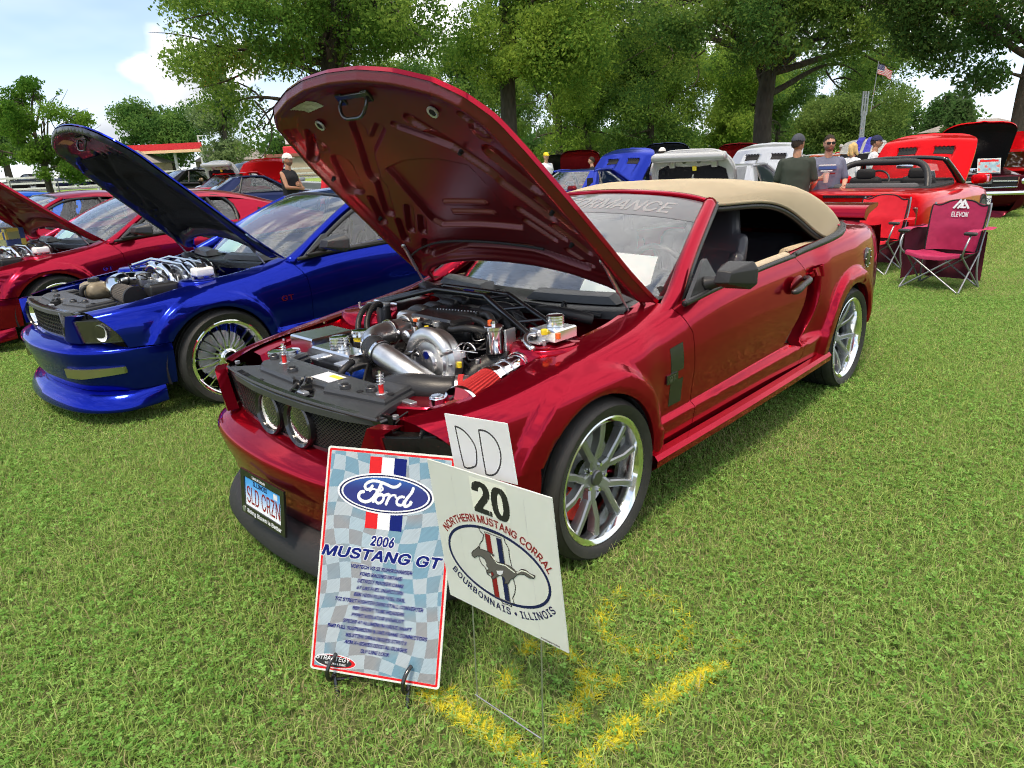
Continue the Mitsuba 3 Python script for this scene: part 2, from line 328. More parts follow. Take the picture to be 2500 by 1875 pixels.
# ------------------------------------------------------------------ the pony car: front axle at x = 0, nose towards +x, driver's side +y
FA, RA, WR = (0.04, 0.335, 0.372), (-2.69, 0.335, 0.378), 0.337
_w = PchipInterpolator([-3.82, -3.78, -3.72, -3.6, -3.4, -3.1, -2.7, -2.2, -1.5, -.8, -.3, 0, .25, .45, .6, .72, .80, .86], [.50, .60, .68, .775, .845, .90, .925, .925, .918, .915, .912, .905, .89, .862, .82, .765, .705, .62])
_zs = PchipInterpolator([-3.8, -3.6, -3.0, -2.57, -1.9, -1.35, -1.0, -.75, -.6, -.3, 0, .42, .7, .86], [.95, 1.00, 1.065, 1.085, 1.055, 1.035, 1.01, .975, .945, .892, .858, .805, .772, .745])
_lo = PchipInterpolator([.1, .2, .3, .4, .5, .62], [-.09, -.05, -.03, -.012, -.003, 0])
_tz = PchipInterpolator([0, .25, .5, .7, .82, .9, .96, 1], [0, .30, .58, .79, .90, .955, .985, 1.0])
_to = PchipInterpolator([0, .25, .5, .7, .82, .9, .96, 1], [0, -.006, -.018, -.04, -.066, -.10, -.145, -.20])
def ss(a, b, x): t = np.clip((x - a) / (b - a), 0, 1); return t * t * (3 - 2 * t)
def qz(x, q):
    x, q = np.broadcast_arrays(A(x, float), A(q, float)); t = np.clip((q - .62) / .4, 0, 1.0)
    return np.where(q <= .62, q, .62 + (_zs(x) - .62) * _tz(t)), np.where(q <= .62, _lo(np.minimum(q, .62)), _to(t) * (1 - .38 * ss(.1, .62, x)))
def zq(x, z):
    """the panel coordinate q of height z at station x"""
    tt = np.linspace(0, 1, 60)
    return A([zz if zz <= .62 else .62 + .4 * np.interp((zz - .62) / (_zs(xx) - .62), _tz(tt), tt) for xx, zz in zip(np.ravel(x), np.ravel(z))])
def side(p):
    x, q = p[:, 0], p[:, 1]; z, o = qz(x, q); y = _w(x) + o
    for (ax, az, r), amp in ((FA, .036), (RA, .034)):
        d = np.hypot(x - ax - .02, (z - az - .02)); k = amp * (1 - ss(.445, .478, d)) * np.clip((x + 4) * 9, 0, 1)
        y = y + k * (1 - ss(.75, .84, z)) - .016 * (1 - ss(r - .004, r + .016, np.hypot(x - ax, z - az)))
    zc = .440 - .012 * (x + .35); dz = z - zc; fade = ss(-.28, -.45, x) * ss(-2.3, -2.05, x)
    dep = (.020 + .022 * ss(-.5, -1.9, x)) * fade
    y = y - dep * ss(0, .030, dz) * (1 - .75 * ss(.06, .30, dz)) - .006 * fade * ss(0, .03, dz)
    return np.stack([x, y, z], 1)
def arch_ring(c, n=60, d=0.0):
    a = np.linspace(0, 2 * np.pi, n, endpoint=False); x = c[0] + (c[2] + d) * np.cos(a); z = c[1] + (c[2] + d) * np.sin(a)
    ok = z > .12
    return Polygon(np.stack([x[ok], zq(x[ok], z[ok])], 1)).union(sbox(c[0] - c[2] - d, -.2, c[0] + c[2] + d, .335))
XS = lambda n: np.linspace(-.36, -2.0, n)
CREASE = np.vstack([np.stack([XS(90), .440 - .012 * (XS(90) + .35) + dz], 1) for dz in (0, .010, .02, .03)])
def ring_pts(c, rs=(.445, .4555, .467, .478)):
    a = np.linspace(-.2, 3.34, 90); out = []
    for r in rs:
        x = c[0] + .02 + r * np.cos(a); z = c[1] + .02 + r * np.sin(a); ok = (z > .3) & (z < .86); out.append(np.stack([x[ok], zq(x[ok], z[ok])], 1))
    return np.vstack(out)
DOOR_F = [(-.69, .30), (-.70, .62), (-.685, zq([-.68], [.80])[0]), (-.60, .948)]
DOOR_R = [(-1.80, .948), (-1.93, zq([-1.93], [.91])[0]), (-2.005, zq([-2], [.82])[0]), (-2.02, .66), (-1.99, .52), (-1.93, .40), (-1.88, .30)]
gap = .0025
fend_poly = Polygon([(-.69 + gap, .30), (-.70 + gap, .62), (-.685 + gap, DOOR_F[2][1]), (-.60 + gap, .948), (-.585, 1.02), (.75, 1.02), (.735, .93), (.69, zq([.69], [.70])[0]), (.635, .62), (.60, .532), (.30, .532), (.30, .30)]).difference(arch_ring(FA))
scoop_hole = Polygon(np.vstack([curve2([(-2.10, .805), (-2.10, .74), (-2.07, .62), (-2.0, .53), (-1.90, .465)], 30), curve2([(-1.765, .505), (-1.87, .60), (-1.95, .72), (-1.985, .815)], 30)])).buffer(0.003)
door_poly = Polygon([(-.69 - gap, .30), (-.70 - gap, .62), (-.685 - gap, DOOR_F[2][1]), (-.60 - gap, .948), (-1.80 + gap, .948)] + [(x + gap, q) for x, q in DOOR_R[1:]]).difference(scoop_hole)
quart_poly = Polygon([(x - gap, q) for x, q in DOOR_R[1:]][::-1] + [(-1.80 - gap, .948), (-2.66, .955), (-2.75, 1.02), (-3.70, 1.02), (-3.74, .80), (-3.72, .55), (-3.2, .50), (-3.0, .30), (-2.0, .30)]).difference(arch_ring(RA)).difference(scoop_hole)
FL = (0, -.02, 0)
# bumper plan curve, from the left wheel arch round the nose
_bp = spl([(.36, .885, 0), (.55, .848, 0), (.69, .785, 0), (.80, .695, 0), (.875, .58, 0), (.925, .42, 0), (.955, .22, 0), (.968, 0, 0)], 60)[:, :2]
_bp = np.vstack([_bp, _bp[-2::-1] * A([1, -1])]); _ba = np.r_[0, np.cumsum(np.linalg.norm(np.diff(_bp, axis=0), axis=1))]; BU = _ba[-1]
_bn = np.gradient(_bp, axis=0); _bn = np.stack([-_bn[:, 1], _bn[:, 0]], 1); _bn /= -np.linalg.norm(_bn, axis=1, keepdims=True); _bn = np.where((_bn * _bp).sum(1, keepdims=True) < 0, -_bn, _bn)
def bump_base(u): return np.stack([np.interp(u, _ba, _bp[:, k]) for k in (0, 1)], 1), np.stack([np.interp(u, _ba, _bn[:, k]) for k in (0, 1)], 1)
_fz = [(-.150, .584), (-.105, .573), (-.060, .558), (-.022, .541), (-.005, .526), (0, .508), (-.004, .482), (-.018, .43), (-.036, .38), (-.052, .315), (-.085, .245)]
_sz = [(-.014, .525), (-.006, .5245), (-.002, .523), (0, .520), (0, .514), (0, .500), (0, .478), (-.004, .43), (-.014, .38), (-.029, .315), (-.050, .245)]
def bumper_mesh():
    us = np.linspace(0, BU, 140); b, n = bump_base(us); s = ss(.56, .84, b[:, 0])
    tt = np.linspace(0, 1, 11); t2 = np.unique(np.r_[np.linspace(0, 1, 41), .38, .42, .46, .5, .54])
    F, G = PchipInterpolator(tt, A(_fz), axis=0)(t2), PchipInterpolator(tt, A(_sz), axis=0)(t2)
    o = (1 - s)[:, None, None] * G + s[:, None, None] * F
    v = np.concatenate([b[:, None, :] + n[:, None, :] * o[..., :1], o[..., 1:]], -1)
    return grid(v, flip=False)
def chin_mesh():
    us = np.linspace(.08, BU - .08, 120); b, n = bump_base(us); e = np.minimum(us - .08, BU - .08 - us); k = ss(-.10, .30, e)
    prof = A([(-.17, .250), (-.10, .246), (-.035, .222), (.006, .160), (.012, .128), (.004, .114), (-.03, .110), (-.12, .12)])
    prof = PchipInterpolator(np.linspace(0, 1, 8), prof, axis=0)(np.linspace(0, 1, 24))
    o = np.repeat(prof[None], len(us), 0); o[..., 0] = o[..., 0] * k[:, None] - .045 * (1 - k)[:, None]; o[..., 1] = o[..., 1] + (.03 * (1 - k))[:, None] * (o[..., 1] < .2)
    return grid(np.concatenate([b[:, None, :] + n[:, None, :] * o[..., :1], o[..., 1:]], -1))
def xg(y): return .852 - .22 * y * y
def grille_surf(p, dx=0.0):
    y, z = p[:, 0], p[:, 1]; return np.stack([xg(y) - .012 + .16 * (z - .60) * .5 + dx, y, z], 1)
GR = Polygon([(-.545, .748), (-.3, .757), (0, .760), (.3, .757), (.545, .748), (.515, .66), (.455, .592), (.3, .582), (0, .578), (-.3, .582), (-.455, .592), (-.515, .66)])
def grille_mesh(kind='diamond'):
    ls = []
    if kind == 'diamond':
        for k in np.arange(-1.2, 1.2, .021): ls += [LineString([(k, .56), (k + .30, .78)]), LineString([(k, .56), (k - .30, .78)])]
    else:
        r = .019
        for i in range(-22, 23):
            for j in range(0, 9):
                c = (i * r * 1.732 + (j % 2) * r * .866, .57 + j * r * 1.5); a = np.radians([30, 90, 150, 210]); ls.append(LineString([(c[0] + r * math.cos(t), c[1] + r * math.sin(t)) for t in a]))
    g = shapely.union_all(ls).intersection(GR.buffer(.004)).buffer(.0017 if kind == 'diamond' else .0026, quad_segs=1)
    m = ext(g, .006); m = m.subdivide_to_size(.12) if False else m
    v = m.vertices; q = grille_surf(v[:, :2]); q[:, 0] += v[:, 2] - .006; return tm(q, m.faces)
def surf_strip(poly, dx, thick, ds=.02):
    m = panel(poly, lambda p: grille_surf(p, dx), ds, (-thick, 0, 0)); return m
# hood, closed; hinge line at x = HX, z = HZ0
HX, HZ0 = -.58, .905
HOUT = [(-.56, .765), (-.13, .745), (.18, .722), (.43, .695), (.60, .660), (.70, .615), (.775, .52), (.83, .35), (.862, .18), (.872, 0)]
HREAR = [(-.36, 0), (-.365, .20), (-.385, .40), (-.43, .58), (-.50, .70)]
hood_poly = Polygon([(x, y) for x, y in HOUT] + [(x, -y) for x, y in HOUT[-2::-1]] + [(x, -y) for x, y in HREAR[:0:-1]] + HREAR)
_hc = PchipInterpolator([-.7, -.35, 0, .4, .7, .9], [.975, .962, .935, .895, .850, .80])
def hoodz(x, y):
    e = _zs(np.clip(x, -.7, .8)) + .006; c = _hc(np.clip(x, -.7, .9)); k = np.clip(1 - (np.abs(y) / .74) ** 2.2, 0, 1)
    xe = x + .42 * y * y
    return e + (c - e) * k - .022 * ss(.72, .92, xe) ** 1.3
def seg_d(p, a, b):
    a, b = A(a), A(b); t = np.clip(((p - a) @ (b - a)) / ((b - a) @ (b - a)), 0, 1); return np.linalg.norm(p - a - t[:, None] * (b - a), axis=1)
RIBS = [([(.58, .18), (.30, .385), (.27, .40)], .034), ([(.40, .50), (.24, .585)], .050), ([(.235, .40), (.035, .535)], .028), ([(.06, .37), (-.11, .51)], .020), ([(.15, .55), (-.02, .63)], .020), ([(-.03, .52), (-.18, .61)], .020), ([(-.20, .48), (-.29, .56)], .016),
        ([(-.02, .35), (-.13, .44)], .018), ([(-.30, .52), (-.225, .22), (-.225, 0)], .022), ([(.60, .50), (.47, .61)], .018), ([(.43, .28), (.56, .055)], .020)]
CTR = Polygon([(.32, .27), (.355, .12), (.36, 0), (.355, -.12), (.32, -.27), (-.05, -.30), (-.09, -.27), (-.085, 0), (-.09, .27), (-.05, .30)])
def hood_under(p):
    x, y = p[:, 0], p[:, 1]; z = hoodz(x, y) - .030; q = np.stack([x, np.abs(y)], 1); dent = np.zeros(len(p))
    for l, r in RIBS:
        d = np.min([seg_d(q, a, b) for a, b in zip(l[:-1], l[1:])], 0); dent = np.maximum(dent, 1 - ss(r - .006, r + .004, d)); 
    bd = shapely.distance(shapely.points(p), CTR.exterior); ins = shapely.contains_xy(CTR, x, y)
    z = z + .026 * dent + .024 * ss(-.006, .006, np.where(ins, bd, -bd))
    for xx in (.06, -.01): z = z - .014 * (1 - ss(.010, .018, seg_d(np.stack([x, y], 1), (xx, -.12), (xx, .14))))
    for c, r in (((.52, .53), .04),): d = np.hypot(x - c[0], np.abs(y) - c[1]); z = z + .010 * (1 - ss(.004, .010, np.abs(d - r)))
    b = shapely.distance(shapely.points(p), hood_poly.exterior); z = z - .012 * ss(.10, .075, b) - .016 * ss(.075, .045, b) + .040 * ss(.032, .0, b)
    return np.stack([x, y, z], 1)
def hood_parts(t, ang, skin, under, pad=False, fine=.0125, latch=True):
    L = mat((HX, 0, HZ0)) @ mat(R=roty(-math.radians(ang))) @ mat((-HX, 0, -HZ0))
    h = part(t, 'hood', lambda: panel(hood_poly, lambda p: np.c_[p, hoodz(p[:, 0], p[:, 1])],   .03, (0, 0, -.010 if pad else -.020)), skin, 40, local=L, cache=f'hoodskin{pad}')
    part(h, 'inner_panel', lambda: panel(hood_poly.buffer(-.004), hood_under, fine, flip=True), under, True, local=L, cache=f'hoodunder{fine}')
    if pad:
        pp = hood_poly.buffer(-.11).intersection(sbox(-.6, -.7, .56, .7)); part(h, 'insulation_pad', lambda: panel(pp, lambda p: hood_under(p) - A([0, 0, .012]), .04, (0, 0, .02), flip=True), 'felt', 40, local=L, cache='hoodpad')
    if latch:
        P = lambda x, y, d=.0: (x, y, hoodz(A([x]), A([y]))[0] - .04 - d)
        part(h, 'latch_loop', tube([P(.735, -.085), P(.715, -.085, .035), P(.695, -.065, .060), P(.685, 0, .066), P(.695, .065, .060), P(.715, .085, .035), P(.735, .085)], .007, 8, 30), 'gloss_black', local=L, cache='latchloop')
        part(h, 'latch_mount', lambda: cat_(box(P(.735, -.085), (.05, .04, .012)), box(P(.735, .085), (.05, .04, .012)), box(P(.745, 0), (.02, .20, .010))), 'gloss_black', local=L, cache='latchmount')
    return h, L
# ---- wheels: axle along y, outer face towards +y, wheel centre at the origin
def tyre_mesh(R=WR, rim=.268, w=.255, groove=True):
    h = w / 2; pr_ = [(rim - .012, -h + .02), (rim, -h + .008), (rim + .018, -h - .004), (R - .035, -h - .010), (R - .012, -h + .006), (R - .002, -h + .028)]
    for k in range(4):
        c = -h + .055 + k * (w - .11) / 3
        pr_ += [(R, c - .006), (R - .007, c - .0045), (R - .007, c + .0045), (R, c + .006)]
    pr_ += [(R - .002, h - .028), (R - .012, h - .006), (R - .030, h + .008), (rim + .045, h + .012), (rim + .020, h + .006), (rim, h - .006), (rim - .012, h - .02)]
    m = lathe(pr_, 84)
    if groove:
        bl = []
        for k in range(64):
            a = k * 2 * np.pi / 64
            for sgn in (-1, 1): bl.append(mv(box((0, sgn * (h - .020), R - .0035), (.0035, .038, .010), .0005), R=roty(a)))
        m = cat_(m, *bl) if False else m
    return m
def rim_mesh(R=.268, dish=.05, w=.24):
    h = w / 2
    return lathe([(R - .014, -h), (R - .03, -h + .03), (R - .045, 0), (R - .040, h - dish), (R - .030, h - .02), (R - .024, h - .004), (R - .018, h), (R - .006, h + .006), (R, h + .004), (R + .002, h - .004), (R - .008, h - .014)], 96)
def hullseg(a, b): return manifold3d.Manifold.hull_points(np.vstack([a, b]))
def bar_sec(x, wid, y0, y1, z, nose=.6):
    return A([(x - wid, y0, z), (x + wid, y0, z), (x - wid, y1 - .006, z), (x + wid, y1 - .006, z), (x - wid * nose, y1, z), (x + wid * nose, y1, z)])
def yspoke(R, yf, th=.05, dishy=0.0):
    """one split spoke pointing up (+z): trunk from the hub, two arms to the rim"""
    s1 = bar_sec(0, .030, yf - .040 - dishy, yf - .012 - dishy, .030); s2 = bar_sec(0, .026, yf - .036 - dishy * .7, yf - .004 - dishy * .7, .092); out = [hullseg(s1, s2)]
    for sg in (-1, 1):
        s3 = bar_sec(sg * .012, .018, yf - .036 - dishy * .7, yf - .004 - dishy * .7, .092); s4 = bar_sec(sg * .048, .0165, yf - .040 - dishy * .3, yf + .000 - dishy * .3, .165); s5 = bar_sec(sg * .070, .0170, yf - .052, yf - .006, R)
        out += [hullseg(s3, s4), hullseg(s4, s5)]
    return manifold3d.Manifold.batch_boolean(out, manifold3d.OpType.Add)
def wheel_y5(R=.268, w=.25, dishy=0.0, inset=.012, phase=0.0):
    yf = w / 2 - inset; sp = [mv(m3(yspoke(R - .034, yf, dishy=dishy)), R=roty(phase + k * 2 * np.pi / 5)) for k in range(5)]
    hub = lathe([(.0, yf - .05 - dishy), (.066, yf - .05 - dishy), (.066, yf - .022 - dishy), (.058, yf - .012 - dishy), (.034, yf - .008 - dishy), (.0, yf - .008 - dishy)], 40)
    cap = lathe([(.033, yf - .010 - dishy), (.033, yf + .000 - dishy), (.028, yf + .004 - dishy), (0, yf + .004 - dishy)], 32)
    nuts = []
    for k in range(5):
        a = phase + (k + .5) * 2 * np.pi / 5; c = A([math.sin(a) * .057, 0, math.cos(a) * .057]); n = lathe([(.0105, yf - .03 - dishy), (.0105, yf - .004 - dishy), (.008, yf + .002 - dishy), (0, yf + .002 - dishy)], 6); nuts.append(mv(n, c))
    return sp, hub, cap, nuts
def wheel_mesh10(R=.268, w=.25):
    """ten slim forked spokes in pairs, all bright"""
    yf = w / 2 - .012; out = []
    for k in range(10):
        s = [];
        for sg in (-1, 1):
            a = bar_sec(sg * .010, .006, yf - .040, yf - .014, .058); b = bar_sec(sg * .016, .006, yf - .036, yf - .006, .125); c = bar_sec(sg * .042, .0065, yf - .050, yf - .006, R - .036); s += [hullseg(a, b), hullseg(b, c)]
        s.append(hullseg(bar_sec(0, .016, yf - .04, yf - .012, .048), bar_sec(0, .017, yf - .04, yf - .012, .080)))
        out.append(mv(m3(manifold3d.Manifold.batch_boolean(s, manifold3d.OpType.Add)), R=roty(k * 2 * np.pi / 10)))
    hub = lathe([(0, yf - .05), (.062, yf - .05), (.062, yf - .010), (.050, yf - .002), (.046, yf - .002), (.044, yf + .010), (0, yf + .012)], 40)
    return out, hub
def wheel(t, pos, kind, sgn=1, phase=0.0, rear=False, steer=0.0, caliper=None):
    """one wheel with tyre, rim, spokes and brake as parts"""
    Lm = mat(pos) @ mat(R=rotz(steer)) @ (np.eye(4) if sgn > 0 else mat(R=rotz(np.pi)))
    W = part(t, 'wheel', lambda: rim_mesh(dish=.085 if rear else .05), 'polished' if kind != 'mesh10' else 'chrome', 30, local=Lm, cache=f'rim{rear}')
    part(W, 'tyre', lambda: tyre_mesh(), 'tyre', 30, local=Lm, cache='tyre')
    if kind == 'y5':
        ck = f'y5{rear}{phase:.2f}'
        if ck not in CACHE: CACHE[ck] = wheel_y5(phase=phase, dishy=.055 if rear else .028, inset=.03 if rear else .016)
        sp, hub, cap, nuts = CACHE[ck]
        for k, s in enumerate(sp): part(W, 'spoke', s, 'wheel_grey', 25, local=Lm, cache=f'{ck}s{k}')
        part(W, 'hub', hub, 'wheel_grey', 30, local=Lm, cache=ck + 'h'); part(W, 'centre_cap', cap, 'steel_dark', 30, local=Lm, cache=ck + 'c')
        for k, s in enumerate(nuts): part(W, 'lug_nut', s, 'chrome', 30, local=Lm, cache=f'{ck}n{k}')
    else:
        if 'm10' not in CACHE: CACHE['m10'] = wheel_mesh10()
        sp, hub = CACHE['m10']
        for k, s in enumerate(sp): part(W, 'spoke', s, 'chrome', 25, local=Lm, cache=f'm10s{k}')
        part(W, 'centre_cap', hub, 'chrome', 30, local=Lm, cache='m10h')
    part(W, 'brake_disc', lambda: lathe([(.06, -.02), (.178, -.02), (.178, .004), (.06, .004)], 48), 'zinc', 30, local=Lm, cache='disc')
    if caliper:
        a = np.linspace(-.45, .45, 10); v = []
        for x in a: v.append([(r * math.cos(x), y, r * math.sin(x)) for r, y in ((.10, .03), (.19, .03), (.195, .022), (.195, -.05), (.10, -.05), (.10, .03))])
        part(W, 'brake_caliper', grid(v), caliper, 30, local=Lm @ mat(R=roty(math.radians(38))), cache='caliper')
    return W
def arch_liner(c):
    a = np.linspace(-.25, np.pi + .25, 40); v = [[(c[0] + r * math.cos(x), y, c[1] + r * math.sin(x)) for r, y in ((c[2] + .004, .88), (c[2] + .012, .80), (c[2] + .012, .56), (.05, .56))] for x in a]
    return grid(v)
def mirror_mesh():
    Sp = lambda x, y, z, r=.016: manifold3d.Manifold.sphere(r, 16).translate((x, y, z))
    m = manifold3d.Manifold.batch_hull([Sp(-.695, .990, 1.000), Sp(-.695, .998, 1.062), Sp(-.700, 1.03, 1.078), Sp(-.715, 1.155, 1.080), Sp(-.718, 1.172, 1.06), Sp(-.718, 1.172, 1.005), Sp(-.712, 1.15, .988), Sp(-.700, 1.02, .985), Sp(-.580, 1.03, 1.018, .010), Sp(-.590, 1.10, 1.020, .010), Sp(-.600, 1.105, 1.055, .012), Sp(-.590, 1.04, 1.058, .012)])
    return m3(m)
def seat_mesh(reclined=.30):
    h = []
    S = lambda p, r: manifold3d.Manifold.sphere(r, 14).translate(p)
    c, s = math.cos(reclined), math.sin(reclined); B = lambda u, y: (-.02 - u * s, y, .12 + u * c)
    hull = manifold3d.Manifold.batch_hull
    cush = hull([S((x, y, 0), .07) for x in (0, .46) for y in (-.2, .2)]); back = hull([S(B(.05, y), .06) for y in (-.22, .22)] + [S(B(.60, y), .045) for y in (-.19, .19)])
    head = hull([S(B(.72, y), .05) for y in (-.10, .10)] + [S(B(.86, y), .045) for y in (-.08, .08)]); neck = hull([S(B(.55, y), .05) for y in (-.15, .15)] + [S(B(.80, y), .05) for y in (-.09, .09)])
    bol = [hull([S((B(.1, y)[0] + .06, y, B(.1, y)[2]), .05), S((B(.5, y)[0] + .05, y * .92, B(.5, y)[2]), .045)]) for y in (-.23, .23)]
    m = m3(manifold3d.Manifold.batch_boolean([cush, back, head, neck] + bol, manifold3d.OpType.Add).refine_to_length(.04)); m.merge_vertices(); trimesh.smoothing.filter_taubin(m, iterations=6); return m
def plate_text(t, s, h, bsdf, m, name='lettering', bold=True, shear=0.0, sx=1.0, fit=None):
    return part(t, name, text(s, h, shear, bold, .0006, sx=sx, fit=fit), bsdf, False, local=m)
def frame_at(o, ex, ey):
    ex = A(ex, float); ex /= np.linalg.norm(ex); ey = A(ey, float); ey = ey - ex * (ex @ ey); ey /= np.linalg.norm(ey); return mat(o, R=np.stack([ex, ey, np.cross(ex, ey)], 1))
WS_B = [(-.785, .705, .905), (-.63, .56, .925), (-.53, .30, .945), (-.50, 0, .95)]
WS_T = [(-1.385, .555, 1.305), (-1.36, .40, 1.335), (-1.335, .2, 1.352), (-1.33, 0, 1.358)]
sym = lambda c: c + [(x, -y, z) for x, y, z in c[-2::-1]]
def windshield(): 
    b, t_ = spl(sym(WS_B), 41), spl(sym(WS_T), 41); s = np.linspace(0, 1, 14)[:, None, None]
    bow = A([.035, 0, .04]) * (4 * s * (1 - s)); return grid(b[None] * (1 - s) + t_[None] * s + bow)
def pillar(pts, w1, w2):
    """bar of flattened section along pts"""
    p = spl(pts, 16); return cat_(*[tube(p, np.linspace(w1, w2, 16), 10)])
def shell(t, skin, arch=True, rear=True, both=True, fine=.022, sides=(1, -1)):
    """fenders, doors, quarters, sills, bumper, arch liners"""
    for s in sides:
        fx = (lambda m: m) if s > 0 else flipy; tag = f'{s}{fine}'; vecs = (0, -.02, 0)
        e1 = np.vstack([CREASE, ring_pts(FA)]); e2 = np.vstack([CREASE, ring_pts(RA)])
        part(t, 'fender', lambda: fx(panel(fend_poly, side, fine, vecs, e1, flip=True)), skin, 32, cache='fend' + tag)
        part(t, 'door', lambda: fx(panel(door_poly, side, fine, vecs, CREASE, flip=True)), skin, 32, cache='door' + tag)
        part(t, 'quarter_panel', lambda: fx(panel(quart_poly, side, fine, vecs, e2, flip=True)), skin, 32, cache='quart' + tag)
        xs = np.linspace(-.315, -2.32, 30); sec = [(.905, .345), (.935, .338), (.950, .318), (.945, .285), (.915, .262), (.80, .25)]
        part(t, 'sill', lambda: fx(grid([[(x, y + .008 * math.sin((x + .3) * -1.57), z) for y, z in sec] for x in xs])), skin, 30, cache='sill' + tag)
        part(t, 'wheel_arch_liner', lambda: fx(cat_(arch_liner(FA), arch_liner(RA))), 'interior_black', 30, cache='liner' + tag)
    part(t, 'front_bumper', bumper_mesh, skin, 28, cache='bumper')
    part(t, 'underbody', lambda: cat_(box((-1.4, 0, .22), (2.1, 1.66, .04)), box((-.35, 0, .45), (.02, 1.2, .5)), box((.55, 0, .24), (.3, .9, .03)), box((-3.2, 0, .38), (.9, 1.3, .3)), box((-2.3, 0, .5), (.02, 1.4, .5))), 'interior_black', 30, cache='under')
# ------------------------------------------------------------------ under the bonnet
def bev(poly, z0, z1, b=.005, ds=.03):
    """extruded plate with a softened top edge"""
    p, t, rn = tri2(poly, ds); top = shapely.geometry.polygon.orient(poly); v = []; f = []; at = 0
    n_ = len(p); out = np.zeros_like(p)
    for n in rn:
        r = p[at:at + n]; e = np.roll(r, -1, 0) - np.roll(r, 1, 0); nn = np.stack([-e[:, 1], e[:, 0]], 1); out[at:at + n] = nn / np.maximum(np.linalg.norm(nn, axis=1, keepdims=True), 1e-9); at += n
    edge = np.arange(n_) < at
    a = np.c_[p + out * b * edge[:, None], np.full(n_, z1)]; m = [tm(a, t)]; at = 0
    for n in rn:
        r1 = a[at:at + n]; r2 = np.c_[p[at:at + n], np.full(n, z1 - b)]; r3 = np.c_[p[at:at + n], np.full(n, z0)]; k = np.arange(n); k2 = (k + 1) % n
        for x, y in ((r1, r2), (r2, r3)): m.append(tm(np.vstack([x, y]), np.vstack([np.stack([k, k + n, k2 + n], 1), np.stack([k, k2 + n, k2], 1)])))
        at += n
    return cat_(*m)
COVER = Polygon([(.795, .530), (.835, .40), (.862, .20), (.868, 0), (.862, -.20), (.835, -.40), (.795, -.53), (.70, -.44), (.50, -.46), (.49, -.365), (.575, -.335), (.58, .25), (.50, .27), (.49, .40), (.70, .48)])
STEP = Polygon([(.752, -.34), (.70, -.425), (.51, -.445), (.50, -.375), (.585, -.345), (.59, .255), (.51, .28), (.50, .39), (.695, .455), (.752, .15), (.722, .11), (.738, -.08), (.765, -.05)])
LATCH = Polygon([(.835, .03), (.745, -.05), (.695, -.015), (.735, .04), (.755, .09), (.80, .15), (.832, .14)])
def knurl(r, h, n=5):
    p = [(0, 0), (r * .9, 0)]
    for k in range(n): p += [(r, h * (k + .15) / n), (r, h * (k + .7) / n), (r * .93, h * (k + .75) / n), (r * .93, h * (k + .98) / n)]
    return lathe(p + [(r * .85, h * 1.03), (0, h * 1.03)], 32, 'z')
def cyl(c, r, h, n=28): return mv(lathe([(0, 0), (r * .94, 0), (r, r * .06), (r, h - r * .06), (r * .94, h), (0, h)], n, 'z'), c)
